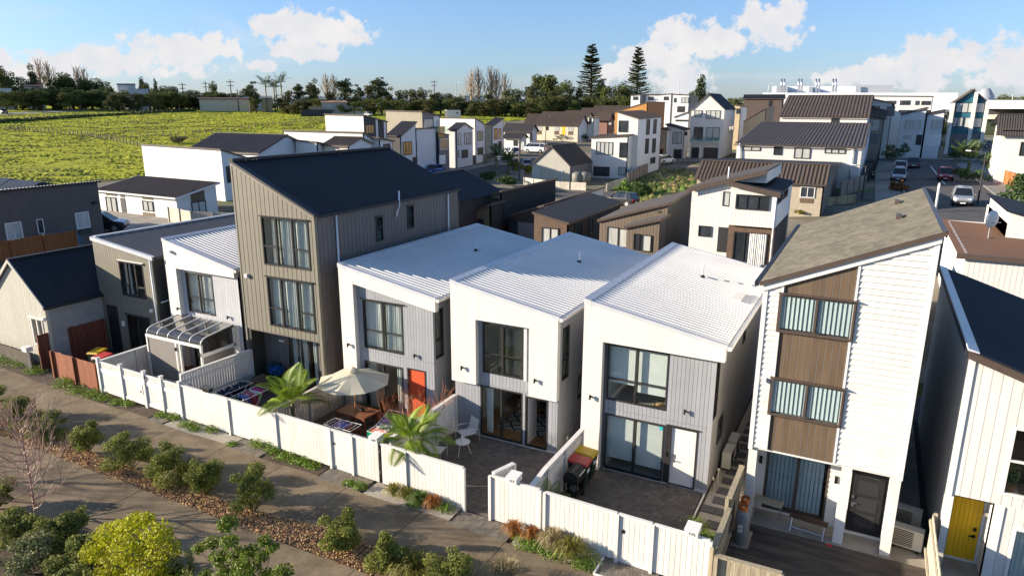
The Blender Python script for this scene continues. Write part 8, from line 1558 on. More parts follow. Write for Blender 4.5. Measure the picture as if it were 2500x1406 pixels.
#cars
def make_car(kind,paint,L=4.3,W=1.75,H=1.5):
 """sections along x (front = +x): lower body lofted; glasshouse with pillars, roof, wheels, lamps, plates"""
 t=thing('parked_car','x','car',(0,0,0),world=False,group='parked cars');h=W/2
 van=kind=='van';suv=kind in('suv','van','mpv')
 zb,zs=(.28,.98*H/1.5)if suv else(.22,.88*H/1.5)
 st=[(-L/2,.80,zb+.18,zs*.86),(-L/2+.12,.94,zb+.02,zs*.97),(-L*.30,1.0,zb,zs),(0,1.0,zb,zs),(L*.22,1.0,zb,zs*.97),(L*.36,.97,zb,zs*(.90 if not van else 1.0)),(L/2-.14,.90,zb+.03,zs*(.80 if not van else.92)),(L/2,.74,zb+.16,zs*(.66 if not van else.75))]
 mb=MB();rings=[]
 for(x,w,z0,z1)in st:
  y=h*w;rings.append(len(mb.v));c=.10
  mb.v+=[(x,-y+c,z0),(x,y-c,z0),(x,y,z0+c*1.4),(x,y,z1-.16),(x,y-.07,z1),(x,-y+.07,z1),(x,-y,z1-.16),(x,-y,z0+c*1.4)]
 for i in range(len(st)-1):
  for k in range(8):j=(k+1)%8;mb.f.append((rings[i]+k,rings[i]+j,rings[i+1]+j,rings[i+1]+k))
 mb.f.append(tuple(rings[0]+k for k in range(7,-1,-1)));mb.f.append(tuple(rings[-1]+k for k in range(8)));mb.build('body',paint,t)
 if kind=='sedan':g=[(-L*.36,zs),(-L*.20,H),(L*.06,H),(L*.25,zs*.95)]
 elif van:g=[(-L*.485,zs),(-L*.47,H),(L*.30,H),(L*.44,zs)]
 elif kind in('suv','mpv'):g=[(-L*.465,zs),(-L*.40,H),(L*.10,H),(L*.29,zs*.95)]
 else:g=[(-L*.455,zs),(-L*.36,H),(L*.07,H),(L*.28,zs*.95)]
 yb,yt=h*.93,h*.74;gl=mat('car_glass',(.012,.015,.018),.06,.1,3,spec=.8)
 def q(i,s,dy=0):x,z=g[i];return Vector((x,s*((yb if i in(0,3)else yt)+dy),z-.02))
 MB().poly([q(3,-1),q(3,1),q(2,1),q(2,-1)]).build('windscreen',gl,t);MB().poly([q(0,1),q(0,-1),q(1,-1),q(1,1)]).build('rear_window',gl,t)
 for s in(-1,1):
  MB().poly([q(0,s),q(3,s),q(2,s),q(1,s)]).build('side_window',gl,t)
  mb=MB()
  for i,j in((0,1),(2,3)):mb.bar(q(i,s,.006),q(j,s,.006),.07,.05)
  for f in((.30,.62)if not van else(.25,.55,.8)):a=q(0,s,.006).lerp(q(3,s,.006),f);b=q(1,s,.006).lerp(q(2,s,.006),f);mb.bar(a,b,.06,.03)
  mb.build('pillars',paint,t)
  MB().obox((g[3][0]-.22,s*(h+.07),zs+.02),.12,.16,.12).build('mirror',paint,t)
 r=MB();r.loft([q(1,-1,.02),q(1,1,.02),q(2,1,.02),q(2,-1,.02)],[q(1,-1,-.10)+Vector((.08,0,.06)),q(1,1,-.10)+Vector((.08,0,.06)),q(2,1,-.10)+Vector((-.12,0,.06)),q(2,-1,-.10)+Vector((-.12,0,.06))]);r.build('roof',paint,t)
 R=.33 if not suv else.36
 for sx in(-1,1):
  for s in(-1,1):
   x=sx*L*.31;w=MB().tube([(x,s*(h-.20),R),(x,s*(h+.01),R)],R,18).build('wheel',mat('tyre',(.018,.018,.018),.8),t);MB().tube([(x,s*(h+.005),R),(x,s*(h+.02),R)],R*.64,14).build('rim',mat('alloy_rim',(.42,.42,.43),.35,metal=.7),w)
   MB().tube([(x,s*(h-.22),R+.04),(x,s*(h-.0),R+.04)],R+.09,18).build('wheel_arch',M_black,t)
 for s in(-1,1):MB().obox((L/2-.07,s*h*.60,zs*.66 if not van else zs*.70),.14,.34,.14,0,.3).build('headlight',mat('headlight',(.75,.77,.8),.1,spec=.8),t);MB().obox((-L/2+.03,s*h*.74,zs*.80),.10,.22,.24 if not van else.5).build('taillight',mat('taillight',(.35,.012,.012),.2),t)
 MB().obox((L/2-.01,0,zs*.40),.06,h*1.1,.16).build('grille',M_black,t);MB().obox((-L/2-.0,0,zs*.55),.03,.46,.12).build('number_plate',M_whitetrim,t);MB().obox((L/2+.015,0,zs*.32),.03,.46,.11).build('number_plate',M_whitetrim,t)
 return t
P_={k:mat('paint_'+k,c,.3,.04,1,coat=.8,spec=.5,metal=m_)for k,(c,m_)in dict(silver=((.42,.43,.44),.5),white=((.72,.73,.74),0),red=((.36,.014,.026),.1),blue=((.015,.10,.34),.2),slate=((.10,.13,.16),.4),black=((.010,.011,.013),.1),grey=((.22,.23,.24),.4),paleblue=((.42,.50,.55),.2)).items()}
def car(px,py,ang,kind,col,label,L=4.3,W=1.75,H=1.5,at=None):
 """ang: heading in degrees, 0 = along +x, 90 = away from the picture"""
 t=make_car(kind,P_[col],L,W,H);g=gp(px,py)if at is None else Vector((at[0],at[1],tz(*at)));t.location=(g.x,g.y,tz(g.x,g.y)+.06);t.rotation_euler=(0,0,RAD(ang));t['label']=label
 return t
car(2306,440,-92,'hatch','red','red hatchback coming down the side road');car(2347,500,-93,'mpv','silver','silver people carrier parked by the small lawn',4.5,1.75,1.6);car(2228,410,90,'sedan','slate','slate blue sedan seen from behind on the side road',4.6);car(2193,440,-92,'sedan','silver','silver sedan facing the camera left of the side road',4.5);car(2196,419,90,'hatch','white','white hatchback seen from behind ahead of the silver sedan',4.0)
car(2208,370,182,'hatch','white','white hatchback parked across the far junction',4.2);car(2134,366,2,'sedan','black','black sedan parked left of the white hatchback at the junction',4.6);car(2390,362,178,'suv','grey','grey car parked before the teal house',4.6,1.8,1.65);car(2225,352,180,'hatch','silver','silver car behind the white hatchback at the junction',4.3)
car(1247,380,155,'hatch','white','white electric car on a driveway beyond the street palms',4.7,1.9,1.6);car(1308,374,178,'van','white','white high roofed van parked before the bungalows',5.0,1.9,2.0);car(1066,424,95,'hatch','blue','bright blue hatchback behind the tower roof',4.1);car(1286,410,120,'hatch','paleblue','pale blue car half hidden by the cottage gable',4.1)
car(1517,503,165,'suv','black','black small crossover parked by the overgrown lot',4.1,1.76,1.57);car(0,0,40,'suv','black','black four wheel drive parked beside the brick wall',4.55,1.8,1.68,at=tuple(pY(250,588,38.5).xy));car(1622,402,70,'suv','white','white four wheel drive before the beige duplex',4.6,1.85,1.68);car(1465,326,175,'sedan','slate','dark teal car parked beside the red brick bungalow',4.5);car(1483,331,175,'hatch','paleblue','pale car parked beside the red brick bungalow',4.3)
car(0,0,185,'hatch','white','white car driving on the hill road',4.2,at=tuple(gp(350,266).xy));car(0,0,178,'sedan','black','dark car at the far left of the hill road',4.4,at=tuple(gp(5,279).xy));car(0,0,170,'sedan','white','old white car parked at the top of the field',4.4,at=tuple(pr(895,268,258).xy))
#street lamps, signs, poles, people
def lamp_post(label,px,py,top,arm=1.2,ang=0.0,m=None,at=None):
 g=gp(px,py)if at is None else Vector((at[0],at[1],tz(*at)));r=math.hypot(g.x,g.y);h=pr(top[0],top[1],r).z-g.z
 t=thing('street_lamp',label,'street lamp',tuple(g),ang,'street lamps',world=False);m=m or M_charcoal;MB().tube([(0,0,0),(0,0,h*.55),(0,0,h)],[.09,.07,.05],8).build('pole',m,t);MB().tube([(0,0,h-.05),(arm,0,h+.05)],.035,6).build('arm',m,t);MB().obox((arm+.2,0,h+.06),.5,.18,.09).build('lamp_head',M_flash,t);MB().obox((arm+.2,0,h+.01),.36,.13,.02).build('lens',M_pipe,t)
lamp_post('tall dark street lamp beside the silver people carrier',2386,500,(2412,372),1.4,2.6);lamp_post('dark street lamp before the palm at the junction',2322,385,(2342,302),1.2,3.1);lamp_post('street lamp beside the tan brick bungalow',2104,488,(2120,406),1.0,2.9);lamp_post('black street lamp before the pale gabled street house',1088,408,(1090,348),1.6,.2);lamp_post('slim street lamp beyond the white van',1332,352,(1334,285),.6,.5)
def sign_post(label,px,py,top,kind):
 g=gp(px,py);r=math.hypot(g.x,g.y);h=pr(top[0],top[1],r).z-g.z;t=thing('road_sign',label,'road sign',tuple(g),0,'road signs',world=False);MB().tube([(0,0,0),(0,0,h)],.05,8).build('post',M_pipe,t)
 if kind=='give':
  a=.55;MB().loft([(-a,-.07,h),(a,-.07,h),(0,-.07,h-.95)],[(-a,-.055,h),(a,-.055,h),(0,-.055,h-.95)]).build('border',mat('sign_red',(.5,.02,.02),.5),t);MB().poly([(-a*.68,-.075,h-.09),(a*.68,-.075,h-.09),(0,-.075,h-.74)]).build('face',M_whitetrim,t)
  c=bpy.data.curves.new('lettering','FONT');c.body='GIVE\nWAY';c.size=.17;c.align_x='CENTER';tmp=bpy.data.objects.new('tmp',c);me=bpy.data.meshes.new_from_object(tmp);bpy.data.objects.remove(tmp);me.materials.append(M_black)
  for v in me.vertices:v.co=Vector((v.co.x,-.078,v.co.y+h-.28))
  put('lettering',me,t)
 elif kind=='name':MB().obox((-.7,-.02,h-.05),1.5,.03,.24).build('name_plate',mat('sign_green',(.01,.22,.09),.5),t)
 else:MB().obox((0,-.03,h),.8,.04,.8,0,.785).build('face',mat('sign_yellow',(.7,.5,.02),.5),t)
sign_post('red and white give way sign at the junction',2193,372,(2193,337),'give');sign_post('green street name sign beside the road corner house',2142,375,(2146,329),'name');sign_post('small yellow road sign on the hill road',464,262,(464,243),'yel')
t=thing('white_bollard','white rounded marker post behind the shingle roof','post',tuple(gp(2283,520)),world=False);MB().lathe([(.12,0),(.12,2.6),(.07,2.75),(.0,2.8)],(0,0,0),12).build('post',M_whitetrim,t,True);MB().lathe([(.16,0),(.16,.1)],(0,0,0),12).build('base',M_kerb,t)
def pole(label,px,top,r,arms=2):
 b=pr(px,300,r);z0=tz(b.x,b.y);h=pr(px,top,r).z-z0;t=thing('power_pole',label,'power pole',(b.x,b.y,z0),YAW*.9,'power poles on the skyline',world=False);mp=mat('pole_timber',(.12,.105,.095),.9);MB().tube([(0,0,0),(0,0,h)],[.28,.18],8).build('pole',mp,t)
 for k in range(arms):MB().box(-1.6+.4*k,1.6-.4*k,-.1,.1,h-1.0-1.5*k,h-.75-1.5*k).build('cross_arm',mp,t)
for px,top,r,l in((455,202,330,'power pole left of the lone round tree on the skyline'),(511,199,330,'power pole beside the lone round tree on the skyline'),(571,195,310,'tallest power pole, left of the dark macrocarpa'),(586,218,300,'short pole before the long low building'),(1062,196,330,'power pole above the hedge behind the street row'),(680,196,330,'power pole among the palms')):pole(l,px,top,r,2 if r>305 else 0)
for px,top,l in((1114,205,'thin white lamp mast left of the bare poplars'),(1597,203,'thin lamp mast left of the small conifer, left one'),(1655,203,'thin lamp mast left of the small conifer, right one'),(1872,208,'thin lamp mast before the warehouse'),(2468,232,'lamp mast on the car park roof')):
 b=pr(px,262,300);z0=tz(b.x,b.y);h=pr(px,top,300).z-z0;t=thing('lamp_mast',l,'lamp mast',(b.x,b.y,z0),world=False,group='lamp masts on the skyline');MB().tube([(0,0,0),(0,0,h),(.5,0,h+.4),(1.6,0,h+.5)],.12,6).build('mast',M_flash,t);MB().obox((1.9,0,h+.5),.7,.2,.12).build('lamp_head',M_flash,t)
def person(label,px,py,h,top,legs,hair,rz=0.0,arm=.2):
 g=gp(px,py);t=thing('person',label,'person',(g.x,g.y,tz(g.x,g.y)+.06),rz,'people at the junction',world=False);s=h/1.7
 J=dict(pel=(0,0,.92),ch=(0,0,1.28),nk=(0,0,1.46),hd=(0,-.02,1.6),tp=(0,-.01,1.70),hl=(-.10,0,.88),kl=(-.11,-.05,.48),fl=(-.11,.02,.06),tl=(-.11,-.14,.04),hr=(.10,0,.88),kr=(.11,.02,.48),f_r=(.12,.10,.06),tr=(.12,-.04,.04),sl=(-.18,0,1.40),el=(-.25,.0,1.12),wl=(-.24,-arm,.92),sr=(.18,0,1.40),er=(.25,.02,1.12),wr=(.24,-arm*.6,.90))
 R=dict(pel=.155,ch=.17,nk=.06,hd=.10,tp=.07,hl=.10,kl=.065,fl=.045,tl=.035,hr=.10,kr=.065,f_r=.045,tr=.035,sl=.07,el=.045,wl=.035,sr=.07,er=.045,wr=.035)
 E=[('pel','ch'),('ch','nk'),('nk','hd'),('hd','tp'),('pel','hl'),('hl','kl'),('kl','fl'),('fl','tl'),('pel','hr'),('hr','kr'),('kr','f_r'),('f_r','tr'),('ch','sl'),('sl','el'),('el','wl'),('ch','sr'),('sr','er'),('er','wr')]
 def skin(keys,name,m,grow=1.0):
  ks=[k for k in J if k in keys];me=bpy.data.meshes.new(name);me.from_pydata([tuple(c*s for c in J[k])for k in ks],[(ks.index(a),ks.index(b))for a,b in E if a in ks and b in ks],[]);o=put(name,me,t);o.modifiers.new('skin','SKIN');sv=me.skin_vertices[0].data
  for i,k in enumerate(ks):sv[i].radius=(R[k]*s*grow,R[k]*s*grow*.8)
  sv[0].use_root=True;o.modifiers.new('smooth','SUBSURF').levels=1;o.modifiers['smooth'].render_levels=1;me.materials.append(m);return o
 skin(set(J),'body',mat('skin',(.42,.25,.17),.6));skin({'pel','ch','sl','sr','el','er'},'top',top,1.16);skin({'pel','hl','hr','kl','kr','fl','f_r'},'trousers',legs,1.14)
 MB().ball((0,.015*s,1.62*s),.115*s,.12*s,.125*s,10,6).build('hair',hair,t,True)
mhair=mat('dark_hair',(.02,.014,.01),.6);person('person in a pink top and red trousers walking at the junction',2256,364,1.66,CLOTH['rose'],mat('red_trousers',(.45,.04,.05),.8),mhair,.4);person('person in tan clothes with a bag walking at the junction',2278,364,1.7,mat('tan_cloth',(.42,.27,.13),.8),mat('ochre_trousers',(.38,.22,.08),.8),mhair,-.3);person('small child in blue beside the walking people',2248,362,1.15,CLOTH['blue'],CLOTH['navy'],mhair,.2)
for k,(px,py,l,lm)in enumerate(((2298,356,'red lidded bin before the teal house',M_rlid),(2308,356,'green bin before the teal house',mat('olive_lid',(.10,.14,.02),.6)),(2130,440,'green wheelie bin beside the dark side fences',mat('olive_lid',(.10,.14,.02),.6)))):g=gp(px,py);wheelie(l,g.x,g.y,0,lm,z=tz(g.x,g.y)+.06)
#sheds and far buildings at the top of the field
def farbox(name,label,cat,px0,px1,pyt,pyb,r,m,roofm=None,deep=6.0,tilt=0.0):
 A,B=pr(px0,pyt,r),pr(px1,pyt,r);d=Vector((A.x,A.y,0)).normalized()*deep;z0=min(tz(A.x,A.y),tz(B.x,B.y))-.3;z0=min(z0,pr(px0,pyb,r).z);t=thing(name,label,cat,((A.x+B.x)/2,(A.y+B.y)/2,max(z0,tz((A.x+B.x)/2,(A.y+B.y)/2)-.5)))
 q=[A,B,B+d,A+d];zt=[A.z,B.z,B.z+tilt,A.z+tilt];MB().loft([(p.x,p.y,z0)for p in q],[(p.x,p.y,z)for p,z in zip(q,zt)]).build('wall',m,t)
 c=sum((Vector((p.x,p.y,0))for p in q),Vector())/4;e=[c+(Vector((p.x,p.y,0))-c)*1.06 for p in q];MB().loft([(p.x,p.y,z+.01)for p,z in zip(e,zt)],[(p.x,p.y,z+.25)for p,z in zip(e,zt)]).build('roof',roofm or M_flash,t);return t
M_rust=mat('rusty_iron',(.30,.17,.11),.8,.2,.6);M_galv=mat('galvanised_iron',(.36,.36,.35),.5,.1,.5)
farbox('farm_shed','grey corrugated farm shed at the top of the field','shed',785,846,252,274,262,M_galv,M_rust,8,.6);farbox('small_shed','small white open shed beside the farm shed','shed',847,862,260,276,262,M_whiteb,M_flash,4);farbox('lean_to','white lean to awning beside the small white shed','shed',866,883,260,262,262,M_whiteb,M_flash,3);farbox('farm_hut','rusty low hut with timber yards left of the farm shed','shed',757,785,261,274,260,M_putty,M_rust,5);farbox('dark_screen','dark green low fence screen before the farm shed','fence',734,812,270,276,256,M_charcoal,M_charcoal,.3)
farbox('long_hall','long cream building with dark red roof at the left of the skyline trees','building',486,612,243,258,300,M_cream,mat('maroon_roof',(.12,.04,.035),.6),14,.5);farbox('weatherboard_cottage','grey green old cottage behind the dark macrocarpa','house',635,664,241,256,290,M_putty,M_midgrey,8,.8);farbox('blue_shed','pale blue roofed shed behind the long cream hall','shed',560,640,238,250,330,M_bluewhite,mat('pale_blue_roof',(.4,.55,.65),.6),8)
farbox('hill_house','pale house with dark roof on the left hill above the road','house',286,330,208,222,340,M_bluewhite,M_charroof,10,.6);farbox('hill_house','low white house below the dark roofed hill house','house',318,362,219,232,330,M_whiteb,M_flash,8);farbox('white_shed','small white shed by the hill road','shed',310,355,238,244,305,M_whiteb,M_flash,5)
farbox('hill_house','house with red roof and pale gable among the hill trees','house',58,105,212,225,325,M_cream,mat('maroon_roof',(.12,.04,.035),.6),8,.8);farbox('hill_house','low pale house at the left edge of the hill','house',-20,28,218,226,310,M_bluewhite,M_flash,8);farbox('far_block','pale industrial block behind the bare poplars','building',1125,1185,236,250,370,M_bluewhite,M_rust,12);farbox('tan_tower_house','tall tan house behind the big round tree','house',1282,1300,214,245,350,M_tanw,M_orangebrick,8)
g=pr(1105,274,240);t=thing('horse_float','white box trailer at the edge of the trees','trailer',(g.x,g.y,tz(g.x,g.y)),.9,world=False);MB().box(-2.4,2.4,-1.1,1.1,.5,2.9).build('box',M_whiteb,t);MB().box(-2.45,-2.41,-1.0,1.0,.6,2.8).build('dark_opening',M_charcoal,t);MB().box(.9,1.5,-1.13,-1.1,1.7,2.3).build('window',M_paned,t);[MB().tube([(x,s*1.0,.35),(x,s*1.12,.35)],.35,12).build('wheel',M_black,t)for x in(-.3,.6)for s in(-1,1)]
def wire(label,pix,n,h=1.25):
 P=[gp(*p)for p in pix];t=thing('wire_fence',label,'fence',tuple(P[len(P)//2]),group='post and wire fences on the pasture');m=mat('grey_post',(.13,.11,.08),.9);pts=[]
 for a,b in zip(P[:-1],P[1:]):pts+=[a.lerp(b,k/n)for k in range(n)]
 pts.append(P[-1]);rg=random.Random(len(label))
 for p in pts:z=tz(p.x,p.y);MB().bar((p.x,p.y,z-.1),(p.x+rg.uniform(-.08,.08),p.y,z+h*rg.uniform(.85,1.1)),.16).build('post',m,t)
 for f in(.45,.9):MB().tube([(p.x,p.y,tz(p.x,p.y)+h*f)for p in pts],.02,3,False).build('wire',m,t)
wire('wire fence crossing the pasture towards the bungalow',[(15,318),(110,326),(210,334),(262,343),(345,360)],10);wire('wire fence rising across the pasture to the white houses',[(262,338),(400,334),(520,326),(640,310),(735,300),(795,296)],7);wire('wire fence along the top of the pasture',[(-40,300),(150,288),(300,280),(420,275),(480,272)],12)
hb=[gp(*p)for p in((-60,302),(60,296),(200,287),(330,280),(480,272))];V=[];rngb=np.random.default_rng(4)
bank=thing('grass_bank','dark rough grass bank along the top of the pasture','hedge',tuple(hb[2]));pts=[a.lerp(b,k/14)for a,b in zip(hb[:-1],hb[1:])for k in range(14)]
foliage('growth',mat('rough_growth',(.055,.075,.016),.9,.4,.3,orand=0,island=.4),bank,[((p.x-hb[2].x,p.y-hb[2].y,tz(p.x,p.y)-hb[2].z+.2),(2.6,1.3,.55))for p in pts],3600,.4,5,shell=.2)
#trees further off
M_tdark=mat('dark_conifer_leaf',(.055,.074,.022),.85,.35,.25,orand=.15,island=.35);M_tmid=mat('olive_tree_leaf',(.125,.122,.036),.85,.35,.2,orand=.15,island=.35,trans=.1);M_tgreen=mat('green_tree_leaf',(.11,.13,.030),.85,.35,.2,orand=.15,island=.35,trans=.15);M_tbrown=mat('autumn_tree_leaf',(.12,.085,.035),.85,.3,.2,orand=.15,island=.35);M_bark=mat('grey_brown_bark',(.10,.08,.06),.9,.2,2)
def proto(kind,seed):
 """tree of unit height 10 built at the origin: trunk, crown"""
 t=thing(kind,'x','tree',(0,0,-500),world=False,group='trees of the skyline');rg=random.Random(seed);blobs=[]
 if kind=='round_tree':
  MB().tube([(0,0,-.3),(.1,0,2.2),(0,.1,5)],[.35,.26,.12],8).build('trunk',M_bark,t)
  for k in range(16):a=rg.uniform(0,6.28);z=rg.uniform(2.6,9);q=(1-((z-5.6)/4.6)**2)**.5*3.2*rg.uniform(.45,1);r=rg.uniform(1.0,1.7);blobs.append(((q*math.cos(a),q*math.sin(a),z),(r,r,r*.75)))
  blobs.append(((0,0,5.5),(2.2,2.2,2.8)));foliage('crown',M_tgreen,t,blobs,2600,.26,seed,shell=.45)
 elif kind=='flat_topped_tree':
  MB().tube([(0,0,-.3),(.3,0,3),(.1,.2,7)],[.45,.32,.14],8).build('trunk',M_bark,t)
  for k in range(17):a=rg.uniform(0,6.28);z=rg.choice([3.5,4.6,5.8,6.8,7.8,8.7])+rg.uniform(-.4,.4);q=rg.uniform(.8,3.6)*(1.15-z/13);r=rg.uniform(.9,1.7);blobs.append(((q*math.cos(a),q*math.sin(a),z),(r*1.25,r*1.25,r*.42)))
  mb=MB();[mb.tube([(.1,.1,b[0][2]-1.2),(b[0][0]*.5,b[0][1]*.5,b[0][2]-.5),b[0]],[.14,.09,.04],5)for b in blobs];mb.build('limbs',M_bark,t);foliage('crown',M_tdark,t,blobs,2400,.24,seed,shell=.35)
 elif kind=='shelter_tree':
  MB().tube([(0,0,-.3),(.2,.1,4),(0,.2,7.5)],[.32,.22,.1],7).build('trunk',M_bark,t)
  for k in range(14):a=rg.uniform(0,6.28);z=rg.uniform(1.2,9.2);q=rg.uniform(.2,2.0)*(1.1-z/14);r=rg.uniform(.8,1.4);blobs.append(((q*math.cos(a),q*math.sin(a),z),(r,r,r*.9)))
  foliage('crown',M_tmid,t,blobs,2000,.24,seed,shell=.4)
 elif kind=='conical_tree':
  MB().tube([(0,0,-.3),(0,0,9)],[.3,.06],7).build('trunk',M_bark,t)
  for k in range(20):z=.6+9*k/20;r=2.0*(1-z/10.6)+.2;blobs.append(((rg.uniform(-.3,.3),rg.uniform(-.3,.3),z),(r,r,.7)))
  foliage('crown',M_tdark,t,blobs,2300,.24,seed,shell=.5)
 elif kind=='bare_poplar':
  MB().tube([(0,0,-.3),(.1,0,5),(0,.1,10)],[.22,.14,.03],7).build('trunk',mat('pale_bark',(.34,.27,.20),.85),t)
  mb=MB()
  for k in range(26):z=1.5+7.2*k/26;a=k*2.4;twigs(mb,(.05,0,z),(math.cos(a)*.45,math.sin(a)*.45,1),2.7*(1.05-z/12),.07,2,rg,.32,3,.35,4,.08)
  mb.build('branches',mat('pale_bark',(.34,.27,.20),.85),t)
 elif kind=='norfolk_pine':
  MB().tube([(0,0,-.3),(0,0,10)],[.20,.02],8).build('trunk',M_bark,t);V=[];F=[];rng=np.random.default_rng(seed);n=26
  for k in range(n):
   z=1.1+8.7*(k/n)**.93;L=2.35*(1-z/10.35)**.85+.10;L0=L;z00=z
   for j in range(7):
    L=L0*rng.uniform(.72,1.12);z=z00+rng.normal(0,.10);a=2*math.pi*j/7+k*.5+rng.normal(0,.14);d=np.array([math.cos(a),math.sin(a),.0]);s=np.array([-d[1],d[0],0]);m_=9
    for i in range(m_):
     f=(i+.6)/m_;p=np.array([0,0,z])+d*L*f+np.array([0,0,.16*L*f*f]);w=.30*(1-.5*f)
     for sg in(-1,1):q=p+s*sg*w*rng.uniform(.7,1.1)+d*.18+np.array([0,0,rng.uniform(-.02,.16)]);u=d*.075;k0=len(V);V+=[p-u,p+u+np.array([0,0,.04]),q+u*.6,q-u*.6];F.append((k0,k0+1,k0+2,k0+3))
     q=p+d*.16;k0=len(V);V+=[p+np.array([0,0,-.08]),q+np.array([0,0,-.05]),q+np.array([0,0,.07]),p+np.array([0,0,.09])];F.append((k0,k0+1,k0+2,k0+3))
  put('crown',fast_mesh('crown',V,F,False,[M_tdark]),t)
 elif kind=='pohutukawa':pass
 return t
PROTO={}
def far_tree(kind,label,px,top,w,r,base=None,var=0,z0=None,group=None):
 key=(kind,var)
 if key not in PROTO:o=PROTO[key]=proto(kind,11+var*7+len(kind));first=True
 else:o=PROTO[key];first=False
 b=pr(px,262,r);zb=tz(b.x,b.y)if z0 is None else z0;h=max(1.5,pr(px,top,r).z-zb);k=h/10
 wid={'round_tree':8.0,'flat_topped_tree':8.4,'shelter_tree':5.6,'conical_tree':4.2,'bare_poplar':4.4,'norfolk_pine':4.8}[kind];sw=(w/FPX*r)/wid
 t=o if first else copy_tree(o,(0,0,0));t.location=(b.x,b.y,zb);t.rotation_euler=(0,0,R_.uniform(0,6.28));t.scale=(sw,sw,k);t['label']=label
 if group:t['group']=group
 return t
ORD=['first','second','third','fourth','fifth','sixth','seventh','eighth','ninth','tenth','eleventh','twelfth','thirteenth','fourteenth','fifteenth','sixteenth','seventeenth','eighteenth','nineteenth','twentieth']
KW={'round_tree':'rounded leafy tree','flat_topped_tree':'dark flat topped tree','shelter_tree':'olive shelter tree','conical_tree':'dark conical tree','bare_poplar':'bare poplar','norfolk_pine':'tall tiered pine'}
def belt(zone,items):
 cnt={}
 tot={}
 for it in items:tot[it[0]]=tot.get(it[0],0)+1
 for it in sorted(items,key=lambda i:i[1]):
  k=it[0];cnt[k]=cnt.get(k,0)+1;l='%s %s'%(KW[k],zone)if tot[k]==1 else '%s %s, %s such from left'%(KW[k],zone,ORD[cnt[k]-1])
  far_tree(k,l,*it[1:])
belt('on the left hill',[('round_tree',-30,150,70,330),('round_tree',15,165,60,320,None,1),('flat_topped_tree',5,146,60,345),('round_tree',60,180,70,335),('shelter_tree',88,150,40,340),('bare_poplar',108,142,57,345),('bare_poplar',130,150,61,345),('round_tree',150,178,70,335,None,1),('flat_topped_tree',175,172,60,338),('bare_poplar',200,162,57,350),('bare_poplar',215,165,51,350),('round_tree',205,186,62,332),('round_tree',245,192,60,330,None,1),('conical_tree',205,184,24,326),('round_tree',272,206,46,320),('conical_tree',353,186,30,335),('round_tree',362,194,34,335),('conical_tree',386,191,20,335,None,1),('round_tree',395,210,60,325,None,1),('shelter_tree',432,208,44,330,None,1),('round_tree',35,205,60,315),('round_tree',95,212,60,312,None,1),('round_tree',130,210,60,310),('round_tree',180,214,60,308,None,1),('round_tree',225,215,60,306),('round_tree',15,222,50,305,None,1),('round_tree',300,220,44,312,None,1),('round_tree',410,222,50,318),('round_tree',-60,200,70,320)])
belt('on the middle skyline',[('round_tree',470,215,40,330),('round_tree',526,198,24,335,None,1),('shelter_tree',505,222,50,330,None,1),('round_tree',545,226,50,335),('flat_topped_tree',612,192,52,285,None,1),('shelter_tree',625,215,36,282),('flat_topped_tree',730,196,44,300),('shelter_tree',705,218,36,300,None,1),('shelter_tree',768,187,42,300),('flat_topped_tree',760,195,44,310,None,1),('bare_poplar',800,180,68,320),('bare_poplar',818,182,57,322),('flat_topped_tree',845,181,58,295),('flat_topped_tree',880,200,36,300,None,1),('flat_topped_tree',930,178,72,298),('shelter_tree',905,205,50,290,None,1),('shelter_tree',950,208,50,288),('round_tree',985,213,44,290),('shelter_tree',1010,215,40,285,None,1),('round_tree',1030,214,40,288,None,1),('shelter_tree',1052,216,40,280),('round_tree',1075,220,40,282),('shelter_tree',1100,225,40,285,None,1),('shelter_tree',860,225,50,280),('shelter_tree',810,222,50,284,None,1),('round_tree',1125,232,40,300),('shelter_tree',690,232,40,282),('round_tree',770,240,50,278),('round_tree',1055,245,50,270,None,1),('round_tree',960,240,50,272),('round_tree',1000,250,50,268,None,1),('shelter_tree',1140,250,30,275)])
belt('among the tall pines',[('bare_poplar',1152,170,74,300),('bare_poplar',1168,164,68,300),('bare_poplar',1198,162,78,300),('bare_poplar',1212,168,68,300),('bare_poplar',1232,178,57,305),('shelter_tree',1195,216,44,290),('round_tree',1256,210,64,280),('round_tree',1330,172,90,300),('flat_topped_tree',1335,171,80,305),('shelter_tree',1300,200,50,285,None,1),('round_tree',1375,196,70,290,None,1),('shelter_tree',1352,205,50,280),('norfolk_pine',1441,106,96,330),('norfolk_pine',1553,112,76,340),('round_tree',1480,202,60,325),('round_tree',1515,202,60,322,None,1),('conical_tree',1465,190,50,335),('shelter_tree',1410,210,44,290,None,1),('shelter_tree',1430,232,40,285),('conical_tree',1708,180,50,330,None,1),('round_tree',1535,212,50,330),('round_tree',1455,240,40,280,None,1),('round_tree',1700,214,40,332),('round_tree',1270,250,50,268,None,1),('shelter_tree',1225,245,40,272)])
belt('on the right skyline',[('round_tree',1790,236,40,420),('round_tree',1815,234,44,430,None,1),('round_tree',1840,236,40,440),('round_tree',2450,231,50,400,None,1),('round_tree',2490,230,60,400),('round_tree',2312,258,16,200)])
for zone,x0,x1,ya,yb,r in(('in the scrub below the middle skyline',690,1110,236,250,270),('in the scrub below the bare poplars',1110,1300,238,252,268),('in the scrub below the pines',1300,1560,225,246,276),('along the foot of the left hill',-20,440,216,228,300),('right of the hill houses',370,620,220,236,325)):
 rg=random.Random(len(zone));n=20;belt(zone,[(rg.choice(['round_tree','shelter_tree','shelter_tree']),x0+(x1-x0)*(i+rg.uniform(.1,.9))/n,rg.uniform(ya,yb),rg.uniform(40,64),r+rg.uniform(-8,12),None,i%2)for i in range(n)])
